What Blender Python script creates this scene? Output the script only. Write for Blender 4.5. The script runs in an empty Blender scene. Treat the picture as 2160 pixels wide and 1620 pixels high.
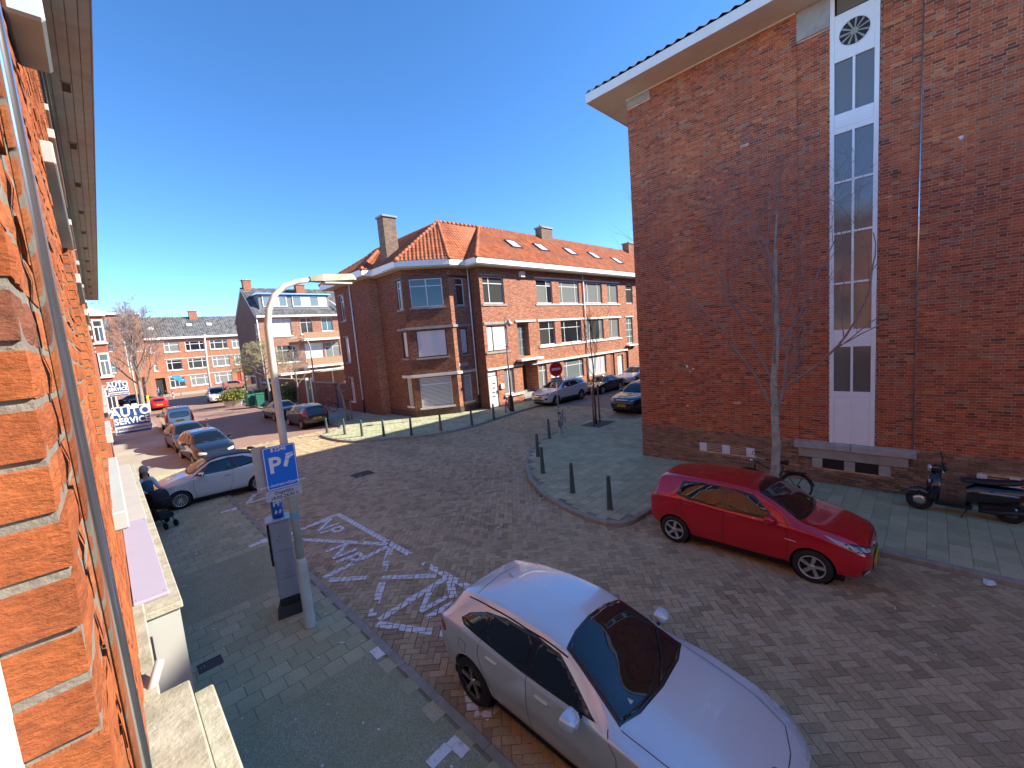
import bpy, bmesh, math, random
import numpy as np
from mathutils import Vector, Matrix
from mathutils.bvhtree import BVHTree
from mathutils.geometry import delaunay_2d_cdt

random.seed(7)
RNG = np.random.default_rng(11)
SC = bpy.context.scene
COL = SC.collection
rad = math.radians

# ------------------------------------------------------------------ camera
CAM_H = 4.7
def cam_axes(yaw=rad(44.39967), pitch=rad(-6.29528), roll=rad(-4.72965)):
    f = np.array([math.sin(yaw)*math.cos(pitch), math.cos(yaw)*math.cos(pitch), math.sin(pitch)])
    r = np.array([math.cos(yaw), -math.sin(yaw), 0.0])
    u = np.cross(r, f)
    return (math.cos(roll)*r + math.sin(roll)*u, -math.sin(roll)*r + math.cos(roll)*u, f)
cr, cu, cf = cam_axes()
cam = bpy.data.cameras.new('camera')
cam.sensor_width = 36.0
cam.lens = 36.0*876.48/2160.0
cam.clip_start = 0.02
cam.clip_end = 2000
camo = bpy.data.objects.new('camera', cam)
COL.objects.link(camo)
camo.matrix_world = Matrix(((cr[0], cu[0], -cf[0], 0), (cr[1], cu[1], -cf[1], 0), (cr[2], cu[2], -cf[2], CAM_H), (0, 0, 0, 1)))
SC.camera = camo

# ------------------------------------------------------------------ sky and sun
SUN_EL, SUN_AZ = rad(31.0), rad(38.0)          # azimuth measured from +X towards -Y
to_sun = Vector((math.cos(SUN_EL)*math.cos(SUN_AZ), -math.cos(SUN_EL)*math.sin(SUN_AZ), math.sin(SUN_EL)))
world = bpy.data.worlds.new('World')
SC.world = world
world.use_nodes = True
wn = world.node_tree.nodes
sky = wn.new('ShaderNodeTexSky')
sky.sky_type = 'NISHITA'
sky.sun_disc = False
sky.sun_elevation = SUN_EL
sky.sun_rotation = math.atan2(to_sun.x, to_sun.y)
sky.altitude = 1800.0
sky.air_density = 0.75
sky.dust_density = 0.0
sky.ozone_density = 3.5
bg = wn['Background']
bg.inputs['Strength'].default_value = 0.088
hs = wn.new('ShaderNodeHueSaturation')            # the phone's punchy blue, over the whole sky alike
hs.inputs['Saturation'].default_value = 1.16
world.node_tree.links.new(sky.outputs[0], hs.inputs['Color'])
world.node_tree.links.new(hs.outputs[0], bg.inputs['Color'])
sun = bpy.data.lights.new('sun', 'SUN')
sun.energy = 2.7
sun.angle = rad(0.53)
sun.color = (1.0, 0.93, 0.82)
suno = bpy.data.objects.new('sun', sun)
COL.objects.link(suno)
suno.rotation_euler = to_sun.to_track_quat('Z', 'Y').to_euler()
suno.location = to_sun*60
SC.view_settings.view_transform = 'Standard'
SC.view_settings.look = 'None'
SC.view_settings.gamma = 1.0
SC.view_settings.use_curve_mapping = False
SC.view_settings.exposure = 2.15
SC.render.engine = 'CYCLES'
SC.cycles.use_denoising = True
SC.cycles.max_bounces = 8
SC.cycles.caustics_reflective = False
SC.cycles.caustics_refractive = False
SC.cycles.sample_clamp_indirect = 6.0

# ------------------------------------------------------------------ materials
MATS = {}
def _nt(name):
    m = bpy.data.materials.new(name); m.use_nodes = True
    nt = m.node_tree; b = nt.nodes['Principled BSDF']
    MATS[name] = m
    return m, nt, b
def srgb(h):
    v = [int(h[i:i+2], 16)/255 for i in (0, 2, 4)]
    return tuple(c/12.92 if c <= .04045 else ((c+.055)/1.055)**2.4 for c in v)
def mul(c, k): return tuple(min(1, max(0, a*k)) for a in c)
def _mix(nt, fac, a, b, mode='MIX'):
    n = nt.nodes.new('ShaderNodeMix'); n.data_type = 'RGBA'; n.blend_type = mode
    if isinstance(fac, (int, float)): n.inputs[0].default_value = fac
    else: nt.links.new(fac, n.inputs[0])
    for s, v in ((6, a), (7, b)):
        if isinstance(v, tuple): n.inputs[s].default_value = (*v[:3], 1)
        else: nt.links.new(v, n.inputs[s])
    return n.outputs[2]
def _noise(nt, scale, detail=4, rough=.55, coord=None, vscale=None):
    n = nt.nodes.new('ShaderNodeTexNoise'); n.inputs['Scale'].default_value = scale
    n.inputs['Detail'].default_value = detail; n.inputs['Roughness'].default_value = rough
    src = coord
    if src is None:
        g = nt.nodes.new('ShaderNodeNewGeometry'); src = g.outputs['Position']
    if vscale:
        mp = nt.nodes.new('ShaderNodeMapping'); mp.inputs['Scale'].default_value = vscale
        nt.links.new(src, mp.inputs[0]); src = mp.outputs[0]
    nt.links.new(src, n.inputs['Vector'])
    return n.outputs['Fac']
def _ramp(nt, fac, stops, interp='LINEAR'):
    n = nt.nodes.new('ShaderNodeValToRGB'); r = n.color_ramp; r.interpolation = interp
    while len(r.elements) < len(stops): r.elements.new(.5)
    for e, (p, c) in zip(r.elements, stops):
        e.position = p; e.color = (*c[:3], 1) if not isinstance(c, (int, float)) else (c, c, c, 1)
    nt.links.new(fac, n.inputs[0])
    return n.outputs[0]
def _bump(nt, b, h, strength, dist=.01):
    n = nt.nodes.new('ShaderNodeBump'); n.inputs['Strength'].default_value = strength; n.inputs['Distance'].default_value = dist
    nt.links.new(h, n.inputs['Height']); nt.links.new(n.outputs[0], b.inputs['Normal'])
def mat(name, c, rough=.6, metal=0, var=.12, vs=6, bump=0, bs=60, coat=0, spec=.5, dirt=0, dirtc=(.09, .08, .065), ds=1.3):
    """plain surface with uneven tone, fine relief and optional blotches of dirt"""
    if name in MATS: return MATS[name]
    m, nt, b = _nt(name)
    b.inputs['Roughness'].default_value = rough; b.inputs['Metallic'].default_value = metal
    b.inputs['Coat Weight'].default_value = coat; b.inputs['Coat Roughness'].default_value = .04
    b.inputs['Specular IOR Level'].default_value = spec
    col = None
    if var > 0:
        f = _noise(nt, vs, 5)
        col = _ramp(nt, f, [(.25, mul(c, 1-var)), (.75, mul(c, 1+var))])
    if dirt > 0:
        f = _ramp(nt, _noise(nt, ds, 8, .65), [(.48, 0.0), (.75, dirt)])
        col = _mix(nt, f, col if col is not None else c, dirtc)
    if col is not None: nt.links.new(col, b.inputs['Base Color'])
    else: b.inputs['Base Color'].default_value = (*c, 1)
    if bump: _bump(nt, b, _noise(nt, bs, 4), bump, .006)
    return m
def mat_paint(name, c, metal=.0, rough=.22, flake=0, coat=1.0):
    m, nt, b = _nt(name)
    b.inputs['Base Color'].default_value = (*c, 1); b.inputs['Metallic'].default_value = metal
    b.inputs['Roughness'].default_value = rough; b.inputs['Coat Weight'].default_value = coat; b.inputs['Coat Roughness'].default_value = .03
    f = _noise(nt, 1.1, 3, .5)                      # faint road film
    nt.links.new(_ramp(nt, f, [(.3, mul(c, .96)), (.8, mul(c, 1.03))]), b.inputs['Base Color'])
    return m
def mat_glass(name, c=(.012, .015, .018), rough=.02, spec=.9):
    m, nt, b = _nt(name)
    b.inputs['Base Color'].default_value = (*c, 1); b.inputs['Roughness'].default_value = rough
    b.inputs['Specular IOR Level'].default_value = spec; b.inputs['IOR'].default_value = 1.55
    return m
def mat_clear(name, tint=(.82, .9, .88)):
    """thin see-through pane: mostly transparent, mirror-like at grazing angles"""
    m = bpy.data.materials.new(name); m.use_nodes = True; nt = m.node_tree; nt.nodes.clear()
    o = nt.nodes.new('ShaderNodeOutputMaterial'); t = nt.nodes.new('ShaderNodeBsdfTransparent'); g = nt.nodes.new('ShaderNodeBsdfGlossy')
    t.inputs[0].default_value = (*tint, 1); g.inputs['Roughness'].default_value = .01
    fr = nt.nodes.new('ShaderNodeFresnel'); fr.inputs[0].default_value = 1.75
    mx = nt.nodes.new('ShaderNodeMixShader')
    nt.links.new(fr.outputs[0], mx.inputs[0]); nt.links.new(t.outputs[0], mx.inputs[1]); nt.links.new(g.outputs[0], mx.inputs[2])
    nt.links.new(mx.outputs[0], o.inputs[0]); MATS[name] = m
    return m
def mat_pieces(name, stops, src='ISLAND', zone=None, zs=.5, zlo=.42, zhi=.62, rough=.85, bump=.5, bs=35, grain=.18, spec=.3, gv=None, dirt=0, dirtc=(.1, .1, .09), dv=None):
    """bricks / pavers: one random tone per piece, drifting in large zones, with grain"""
    m, nt, b = _nt(name)
    b.inputs['Roughness'].default_value = rough; b.inputs['Specular IOR Level'].default_value = spec
    if src == 'ISLAND':
        g = nt.nodes.new('ShaderNodeNewGeometry'); r = g.outputs['Random Per Island']
    else:
        g = nt.nodes.new('ShaderNodeObjectInfo'); r = g.outputs['Random']
    col = _ramp(nt, r, stops)
    if zone:
        col2 = _ramp(nt, r, zone)
        col = _mix(nt, _ramp(nt, _noise(nt, zs, 3, .6), [(zlo, 0.0), (zhi, 1.0)]), col, col2)
    gr = _noise(nt, bs*.6, 6, .65, vscale=gv)
    col = _mix(nt, grain, col, _ramp(nt, gr, [(.25, (.0, .0, .0)), (.8, (1, .95, .9))]), 'OVERLAY')
    if dirt: col = _mix(nt, _ramp(nt, _noise(nt, .9, 8, .7, vscale=dv), [(.45, 0.0), (.8, dirt)]), col, dirtc)
    nt.links.new(col, b.inputs['Base Color'])
    _bump(nt, b, _noise(nt, bs, 6, .7, vscale=gv), bump, .006)
    return m
def mat_brickwall(name, c1, c2, mortar, bw=.215, bh=.0625, axis='XZ', bump=.6, zone=None, dirt=.0):
    """brickwork too far off to tell the bricks apart"""
    m, nt, b = _nt(name)
    b.inputs['Roughness'].default_value = .9; b.inputs['Specular IOR Level'].default_value = .25
    g = nt.nodes.new('ShaderNodeNewGeometry'); s = nt.nodes.new('ShaderNodeSeparateXYZ'); cb = nt.nodes.new('ShaderNodeCombineXYZ')
    nt.links.new(g.outputs['Position'], s.inputs[0])
    if axis == 'XZ': nt.links.new(s.outputs[0], cb.inputs[0])
    elif axis == 'YZ': nt.links.new(s.outputs[1], cb.inputs[0])
    else:
        a = nt.nodes.new('ShaderNodeMath'); a.operation = 'SUBTRACT'; nt.links.new(s.outputs[0], a.inputs[0]); nt.links.new(s.outputs[1], a.inputs[1])
        k = nt.nodes.new('ShaderNodeMath'); k.operation = 'MULTIPLY'; k.inputs[1].default_value = .7071; nt.links.new(a.outputs[0], k.inputs[0]); nt.links.new(k.outputs[0], cb.inputs[0])
    nt.links.new(s.outputs[2], cb.inputs[1])
    t = nt.nodes.new('ShaderNodeTexBrick'); nt.links.new(cb.outputs[0], t.inputs['Vector'])
    t.inputs['Scale'].default_value = 1.0; t.inputs['Brick Width'].default_value = bw; t.inputs['Row Height'].default_value = bh
    t.inputs['Mortar Size'].default_value = .007; t.inputs['Mortar Smooth'].default_value = .2; t.inputs['Bias'].default_value = -.1
    t.inputs['Color1'].default_value = (*c1, 1); t.inputs['Color2'].default_value = (*c2, 1); t.inputs['Mortar'].default_value = (*mortar, 1)
    col = t.outputs['Color']
    col = _mix(nt, _ramp(nt, _noise(nt, .6, 6, .65), [(.35, 0.0), (.75, .55)]), col, _mix(nt, .6, col, zone or mul(c1, .55)))
    col = _mix(nt, .25, col, _ramp(nt, _noise(nt, 14, 5), [(.3, (.1, .1, .1)), (.8, (.9, .9, .9))]), 'OVERLAY')
    col = _mix(nt, .45, col, _ramp(nt, _noise(nt, 1.0, 3, .6, vscale=(4.5, 4.5, 15.5)), [(.3, (.12, .12, .12)), (.72, (.88, .88, .88))]), 'OVERLAY')
    if dirt: col = _mix(nt, _ramp(nt, _noise(nt, .8, 8, .7), [(.45, 0.0), (.8, dirt)]), col, (.05, .045, .04))
    nt.links.new(col, b.inputs['Base Color'])
    iv = nt.nodes.new('ShaderNodeMath'); iv.operation = 'SUBTRACT'; iv.inputs[0].default_value = 1; nt.links.new(t.outputs['Fac'], iv.inputs[1])
    _bump(nt, b, iv.outputs[0], bump, .008)
    return m

# ------------------------------------------------------------------ geometry helpers
class MB:
    """collects simple shapes; build() links them as one mesh object"""
    def __init__(s): s.v = []; s.f = []; s.sm = []
    def add(s, vs, fs, smooth=False):
        o = len(s.v); s.v.extend([tuple(map(float, p)) for p in vs])
        s.f.extend([tuple(i+o for i in f) for f in fs]); s.sm.extend([smooth]*len(fs)); return s
    def box(s, x0, y0, z0, x1, y1, z1):
        return s.add([(x0, y0, z0), (x1, y0, z0), (x1, y1, z0), (x0, y1, z0), (x0, y0, z1), (x1, y0, z1), (x1, y1, z1), (x0, y1, z1)],
                     [(0, 3, 2, 1), (4, 5, 6, 7), (0, 1, 5, 4), (1, 2, 6, 5), (2, 3, 7, 6), (3, 0, 4, 7)])
    def cbox(s, cx, cy, cz, sx, sy, sz): return s.box(cx-sx/2, cy-sy/2, cz-sz/2, cx+sx/2, cy+sy/2, cz+sz/2)
    def bbox(s, x0, y0, z0, x1, y1, z1, r=.01):
        """box with chamfered edges"""
        X = (x0, x1); Y = (y0, y1); Z = (z0, z1); vs = []; idx = {}
        for i in (0, 1):
            for j in (0, 1):
                for k in (0, 1):
                    sx, sy, sz = (1, -1)[i], (1, -1)[j], (1, -1)[k]
                    for ax in range(3):
                        p = [X[i]+sx*r, Y[j]+sy*r, Z[k]+sz*r]; p[ax] = (X[i], Y[j], Z[k])[ax]
                        idx[(i, j, k, ax)] = len(vs); vs.append(p)
        fs = []
        for ax in range(3):
            a, b = [q for q in range(3) if q != ax]
            for e in (0, 1):
                q = []
                for (u, w) in ((0, 0), (1, 0), (1, 1), (0, 1)):
                    t = [0, 0, 0]; t[ax] = e; t[a] = u; t[b] = w; q.append(idx[(*t, ax)])
                fs.append(q)
        for ax in range(3):
            a, b = [q for q in range(3) if q != ax]
            for u in (0, 1):
                for w in (0, 1):
                    t0 = [0, 0, 0]; t0[a] = u; t0[b] = w; t1 = list(t0); t1[ax] = 1
                    fs.append([idx[(*t0, a)], idx[(*t1, a)], idx[(*t1, b)], idx[(*t0, b)]])
        for i in (0, 1):
            for j in (0, 1):
                for k in (0, 1): fs.append([idx[(i, j, k, 0)], idx[(i, j, k, 1)], idx[(i, j, k, 2)]])
        c = Vector(((x0+x1)/2, (y0+y1)/2, (z0+z1)/2)); out = []
        for f in fs:
            p = [Vector(vs[i]) for i in f]; n = (p[1]-p[0]).cross(p[2]-p[0]); m = sum(p, Vector())/len(p)
            out.append(f if n.dot(m-c) > 0 else f[::-1])
        return s.add(vs, out)
    def prism(s, poly, axis, a0, a1):
        """polygon in the two other axes, extruded along axis 'x','y' or 'z'"""
        n = len(poly)
        def P(p, a): return {'x': (a, p[0], p[1]), 'y': (p[0], a, p[1]), 'z': (p[0], p[1], a)}[axis]
        ar = sum(poly[i][0]*poly[(i+1) % n][1]-poly[(i+1) % n][0]*poly[i][1] for i in range(n))
        flip = (ar < 0) ^ (axis == 'y')
        vs = [P(p, a0) for p in poly]+[P(p, a1) for p in poly]
        fs = [tuple(range(n))[::-1], tuple(range(n, 2*n))]+[(i, (i+1) % n, n+(i+1) % n, n+i) for i in range(n)]
        if flip: fs = [f[::-1] for f in fs]
        return s.add(vs, fs)
    def tube(s, pts, rads, n=8, cap=True, smooth=True):
        pts = [Vector(p) for p in pts]
        if isinstance(rads, (int, float)): rads = [rads]*len(pts)
        vs = []; up = Vector((0, 0, 1)); prev = None
        for i, p in enumerate(pts):
            d = (pts[min(i+1, len(pts)-1)]-pts[max(i-1, 0)])
            if d.length < 1e-9: d = Vector((0, 0, 1))
            d.normalize()
            if prev is None:
                a = d.cross(up)
                if a.length < .05: a = d.cross(Vector((1, 0, 0)))
            else: a = prev-d*prev.dot(d)
            a.normalize(); prev = a; b = d.cross(a)
            for k in range(n):
                t = 2*math.pi*k/n; vs.append(p+(a*math.cos(t)+b*math.sin(t))*rads[i])
        fs = []
        for i in range(len(pts)-1):
            for k in range(n): fs.append((i*n+k, i*n+(k+1) % n, (i+1)*n+(k+1) % n, (i+1)*n+k))
        o = len(s.v); s.add(vs, fs, smooth)
        if cap: s.f.append(tuple(o+k for k in range(n))[::-1]); s.f.append(tuple(o+(len(pts)-1)*n+k for k in range(n))); s.sm += [False]*2
        return s
    def lathe(s, prof, c=(0, 0, 0), axis='z', n=24, smooth=True, cap=True):
        """profile of (radius, height) turned about axis"""
        vs = []
        for r, h in prof:
            for k in range(n):
                t = 2*math.pi*k/n; x, y = r*math.cos(t), r*math.sin(t)
                p = {'z': (x, y, h), 'x': (h, x, y), 'y': (y, h, x)}[axis]; vs.append((p[0]+c[0], p[1]+c[1], p[2]+c[2]))
        fs = []
        for i in range(len(prof)-1):
            for k in range(n): fs.append((i*n+k, i*n+(k+1) % n, (i+1)*n+(k+1) % n, (i+1)*n+k))
        o = len(s.v); s.add(vs, fs, smooth)
        if cap:
            if prof[0][0] > 1e-4: s.f.append(tuple(o+k for k in range(n))[::-1]); s.sm.append(False)
            if prof[-1][0] > 1e-4: s.f.append(tuple(o+(len(prof)-1)*n+k for k in range(n))); s.sm.append(False)
        return s
    def quad(s, a, b, c, d): return s.add([a, b, c, d], [(0, 1, 2, 3)])
    def ball(s, c, rx, ry=None, rz=None, n=12, m=8):
        ry = ry or rx; rz = rz or rx; vs = []; fs = []
        for i in range(m+1):
            ph = math.pi*i/m
            for k in range(n):
                t = 2*math.pi*k/n; vs.append((c[0]+rx*math.sin(ph)*math.cos(t), c[1]+ry*math.sin(ph)*math.sin(t), c[2]+rz*math.cos(ph)))
        for i in range(m):
            for k in range(n): fs.append((i*n+k, (i+1)*n+k, (i+1)*n+(k+1) % n, i*n+(k+1) % n))
        return s.add(vs, fs, True)
    def mesh(s, name):
        me = bpy.data.meshes.new(name); me.from_pydata(s.v, [], s.f); me.polygons.foreach_set('use_smooth', s.sm); me.update(); return me
    def build(s, name, m, parent=None, loc=None):
        return link(name, s.mesh(name), m, parent, loc)
def link(name, me, m, parent=None, loc=None):
    if m is not None: me.materials.clear(); me.materials.append(m if not isinstance(m, str) else MATS[m])
    o = bpy.data.objects.new(name, me); COL.objects.link(o)
    if parent is not None: o.parent = parent
    if loc is not None: o.location = loc
    return o
def np_mesh(name, V, F, smooth=False):
    V = np.asarray(V, float); F = np.asarray(F, int); me = bpy.data.meshes.new(name)
    me.vertices.add(len(V)); me.vertices.foreach_set('co', V.ravel())
    k = F.shape[1]; me.loops.add(F.size); me.loops.foreach_set('vertex_index', F.ravel())
    me.polygons.add(len(F)); me.polygons.foreach_set('loop_start', np.arange(0, F.size, k)); me.polygons.foreach_set('loop_total', np.full(len(F), k))
    me.polygons.foreach_set('use_smooth', np.full(len(F), smooth)); me.update(calc_edges=True); me.validate(); return me
def thing(name, label, cat, loc=(0, 0, 0), rz=0, group=None):
    o = bpy.data.objects.new(name, None); COL.objects.link(o); o.location = loc; o.rotation_euler = (0, 0, rz)
    o.empty_display_size = .2
    return tag(o, label, cat, group)
def tag(o, label=None, cat=None, group=None, kind=None):
    if label: o['label'] = label
    if cat: o['category'] = cat
    if group: o['group'] = group
    if kind: o['kind'] = kind
    return o
def struct(o): o['kind'] = 'structure'; return o
def stuff(o): o['kind'] = 'stuff'; return o
def dup(root, loc, rz, label, group=None):
    r = root.copy(); COL.objects.link(r); r.location = loc; r.rotation_euler = (0, 0, rz); tag(r, label, None, group)
    for ch in list(root.children):
        c = ch.copy(); COL.objects.link(c); c.parent = r
        for g in ch.children:
            d = g.copy(); COL.objects.link(d); d.parent = c
    return r
_TXT = {}
def text_mesh(s, size=1.0, bold=0.0, sx=1.0, align='CENTER', shear=0):
    """flat letter outlines from the built-in typeface, as mesh data in x (right) and y (up)"""
    c = bpy.data.curves.new('t', 'FONT'); c.body = s; c.size = size; c.align_x = align; c.align_y = 'CENTER'; c.offset = bold; c.shear = shear
    c.resolution_u = 3; c.space_character = 1.0 if not bold else 1.05
    o = bpy.data.objects.new('t', c); COL.objects.link(o); dg = bpy.context.evaluated_depsgraph_get()
    me = bpy.data.meshes.new_from_object(o.evaluated_get(dg)); bpy.data.objects.remove(o)
    me.transform(Matrix.Diagonal((sx, 1, 1, 1))); return me
def place_text(s, m, parent, pos, right, up, size, bold=0.0, sx=1.0, name='lettering', align='CENTER', shear=0):
    me = text_mesh(s, size, bold, sx, align, shear)
    r = Vector(right).normalized(); u = Vector(up).normalized(); n = r.cross(u)
    M = Matrix(((r.x, u.x, n.x, pos[0]), (r.y, u.y, n.y, pos[1]), (r.z, u.z, n.z, pos[2]), (0, 0, 0, 1)))
    me.transform(M); return link(name, me, m, parent)
def cam_px(P):
    """rough picture position and depth of world points, only used to choose which pieces get objects of their own"""
    q = np.asarray(P, float)-np.array([0, 0, CAM_H]); d = q@cf
    d = np.where(d < .05, .05, d)
    return 1080+876.48*(q@cr)/d, 810-876.48*(q@cu)/d, q@cf

# ================================================================== ground, road, pavements
def inside(poly, X, Y):
    X = np.asarray(X); Y = np.asarray(Y); r = np.zeros(X.shape, bool); n = len(poly); j = n-1
    for i in range(n):
        xi, yi = poly[i]; xj, yj = poly[j]
        c = ((yi > Y) != (yj > Y)) & (X < (xj-xi)*(Y-yi)/((yj-yi) if yj != yi else 1e-9)+xi); r ^= c; j = i
    return r
def boxes_mesh(name, cx, cy, hx, hy, ang, z0, z1, bev=.003, jit=.0015):
    """many flat blocks, top and four sides, one island each"""
    n = len(cx); ca, sa = np.cos(ang), np.sin(ang)
    sx = np.array([-1, 1, 1, -1]); sy = np.array([-1, -1, 1, 1])
    lx = sx[None]*hx[:, None]; ly = sy[None]*hy[:, None]
    tx = sx[None]*(hx[:, None]-bev); ty = sy[None]*(hy[:, None]-bev)
    def R(a, b): return cx[:, None]+a*ca[:, None]-b*sa[:, None], cy[:, None]+a*sa[:, None]+b*ca[:, None]
    bx, by = R(lx, ly); ux, uy = R(tx, ty)
    dz = RNG.normal(0, jit, n)[:, None]+RNG.normal(0, jit*.6, (n, 4))
    V = np.zeros((n, 12, 3))
    V[:, 0:4, 0] = bx; V[:, 0:4, 1] = by; V[:, 0:4, 2] = z0
    V[:, 4:8, 0] = bx; V[:, 4:8, 1] = by; V[:, 4:8, 2] = z1+dz-bev
    V[:, 8:12, 0] = ux; V[:, 8:12, 1] = uy; V[:, 8:12, 2] = z1+dz
    f = [(8, 9, 10, 11)]+[(i, (i+1) % 4, 4+(i+1) % 4, 4+i) for i in range(4)]+[(4+i, 4+(i+1) % 4, 8+(i+1) % 4, 8+i) for i in range(4)]
    F = (np.array(f)[None]+12*np.arange(n)[:, None, None]).reshape(-1, 4)
    return np_mesh(name, V.reshape(-1, 3), F)
def pick_largest(cx, cy, cz, k, xr=(0, 2160), yr=(0, 1620)):
    x, y, d = cam_px(np.stack([cx, cy, np.full_like(cx, cz)], 1))
    sc = np.where((d > .3) & (x > xr[0]) & (x < xr[1]) & (y > yr[0]) & (y < yr[1]), 1/np.maximum(d, .1), 0)
    idx = np.argsort(-sc)[:k]
    return idx[sc[idx] > 0]

mat('earth', (.10, .095, .08), .95, var=.3, vs=.6, bump=.4, bs=12)
g = MB(); g.quad((-700, -700, -.16), (900, -700, -.16), (900, 900, -.16), (-700, 900, -.16)); struct(g.build('ground', 'earth'))

# --- road
def far_road(name, c1, c2, joint):
    m, nt, b = _nt(name); b.inputs['Roughness'].default_value = .85
    t = nt.nodes.new('ShaderNodeTexBrick'); gg = nt.nodes.new('ShaderNodeNewGeometry'); mp = nt.nodes.new('ShaderNodeMapping')
    mp.inputs['Rotation'].default_value = (0, 0, rad(45)); nt.links.new(gg.outputs['Position'], mp.inputs[0]); nt.links.new(mp.outputs[0], t.inputs['Vector'])
    t.inputs['Scale'].default_value = 1; t.inputs['Brick Width'].default_value = .24; t.inputs['Row Height'].default_value = .12; t.inputs['Mortar Size'].default_value = .006
    t.inputs['Color1'].default_value = (*c1, 1); t.inputs['Color2'].default_value = (*c2, 1); t.inputs['Mortar'].default_value = (*joint, 1)
    col = _mix(nt, _ramp(nt, _noise(nt, .35, 7, .65), [(.35, 0.0), (.75, .5)]), t.outputs['Color'], mul(c1, .6))
    nt.links.new(col, b.inputs['Base Color']); _bump(nt, b, _noise(nt, 30, 5), .3, .01)
far_road('far_road', (.36, .21, .15), (.31, .195, .145), (.2, .15, .115))
m, nt, b = _nt('joint_sand'); b.inputs['Roughness'].default_value = 1.0
nt.links.new(_mix(nt, _ramp(nt, _noise(nt, .28, 4, .6), [(.44, 0.0), (.56, 1.0)]), (.075, .06, .04), (.66, .57, .40)), b.inputs['Base Color'])
PAVE_STOPS = [(0.0, (.31, .23, .135)), (.25, (.42, .315, .185)), (.55, (.49, .37, .215)), (.8, (.55, .42, .245)), (.93, (.46, .38, .25)), (1.0, (.60, .43, .25))]
PAVE_ZONE = [(0.0, (.38, .30, .175)), (.5, (.49, .39, .23)), (1.0, (.57, .46, .275))]
for nm, s_ in (('paver_mass', 'ISLAND'), ('paver_piece', 'OBJECT')):
    mat_pieces(nm, PAVE_STOPS, s_, PAVE_ZONE, zs=.3, zlo=.45, zhi=.62, rough=.8, bump=.55, bs=55, grain=.3, dirt=.5, dirtc=(.19, .155, .10), dv=(1, .22, 1))
RZ = -.10
g = MB(); g.quad((-.5, -12, RZ-.012), (42, -12, RZ-.012), (42, 27, RZ-.012), (-.5, 27, RZ-.012))
road = struct(g.build('road', 'joint_sand'))
g = MB(); g.quad((-4, 27, RZ-.004), (60, 27, RZ-.004), (60, 130, RZ-.004), (-4, 130, RZ-.004)); g.quad((22, -12, RZ-.004), (70, -12, RZ-.004), (70, 26.99, RZ-.004), (22, 26.99, RZ-.004))
g.quad((-40, 60, RZ-.006), (-4.01, 60, RZ-.006), (-4.01, 90, RZ-.006), (-40, 90, RZ-.006))
struct(g.build('street', 'far_road'))

PAVE_L = [(-.3, -6), (2.66, -6), (2.66, 58), (-.3, 58)]
PAVE_R = [(10.25, -8), (10.25, 4.45), (10.05, 4.85), (9.6, 5.06), (8.87, 5.1), (8.5, 5.25), (8.33, 5.55), (8.28, 5.95), (8.4, 6.8), (8.8, 8.0), (9.6, 9.4), (10.9, 10.8), (12.0, 11.65), (13.2, 12.3), (14.5, 12.8), (15.8, 13.0), (17.75, 12.98), (19.0, 12.9), (19.35, 12.5), (19.4, 11.0), (42, 11.0), (42, 7.0), (14.5, 7.0), (14.5, -8)]
PAVE_I = [(8.62, 25.2), (8.52, 24.3), (8.56, 23.3), (8.65, 22.4), (8.94, 21.45), (9.6, 20.6), (10.47, 19.95), (11.2, 19.1), (11.8, 18.65), (13.0, 18.2), (14.48, 18.1), (18.5, 18.7), (23.3, 19.06), (42, 19.3), (42, 23), (24, 23), (15.5, 30), (15.5, 56), (10.5, 56), (10.5, 26.8), (10.1, 26.1), (9.2, 25.6)]
PAVE_F = [(-30, 86), (60, 86), (60, 93.5), (-30, 93.5)]

def herringbone(x0, y0, x1, y1, w, polys):
    ca = math.cos(rad(45)); cx, cy = (x0+x1)/2, (y0+y1)/2; R = math.hypot(x1-x0, y1-y0)/2+1; N = int(R/w)+2
    I, J = np.meshgrid(np.arange(-N, N), np.arange(-N, N)); k = (I-J) % 4
    H = k == 0; Vv = k == 2
    lx = np.concatenate([I[H]+1.0, I[Vv]+.5])*w; ly = np.concatenate([J[H]+.5, J[Vv]+0.0])*w
    a = np.concatenate([np.zeros(H.sum()), np.full(Vv.sum(), rad(90))])
    wob = .012*np.sin(lx*1.7+.5)*np.cos(ly*1.3)
    X = cx+(lx+wob)*ca-(ly)*ca; Y = cy+(lx)*ca+(ly-wob)*ca; ang = a+rad(45)+RNG.normal(0, .012, len(a))
    ok = (X > x0) & (X < x1) & (Y > y0) & (Y < y1)
    for p in polys: ok &= ~inside(p, X, Y)
    return X[ok]+RNG.normal(0, .0015, ok.sum()), Y[ok]+RNG.normal(0, .0015, ok.sum()), ang[ok]
PW = .122
px, py, pa = herringbone(2.7, -2.2, 22, 27, PW, [PAVE_L, PAVE_R, PAVE_I])
HX = PW-.0042; HY = PW/2-.0042
big = pick_largest(px, py, RZ, 300)
rest = np.ones(len(px), bool); rest[big] = False
o = link('paver_field', boxes_mesh('paver_field', px[rest], py[rest], np.full(rest.sum(), HX), np.full(rest.sum(), HY), pa[rest], RZ-.03, RZ), 'paver_mass', road); stuff(o)
pm = [boxes_mesh('paver', np.zeros(1), np.zeros(1), np.array([HX]), np.array([HY]), np.zeros(1), -.03, 0, jit=.002) for _ in range(4)]
for q in pm: q.materials.append(MATS['paver_piece'])
mat('paver_red', (.55, .17, .09), .85, var=.2, vs=20, bump=.4)
red_me = boxes_mesh('paver', np.zeros(1), np.zeros(1), np.array([HX]), np.array([HY]), np.zeros(1), -.03, 0, jit=.002); red_me.materials.append(MATS['paver_red'])
red_set = set()
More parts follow.
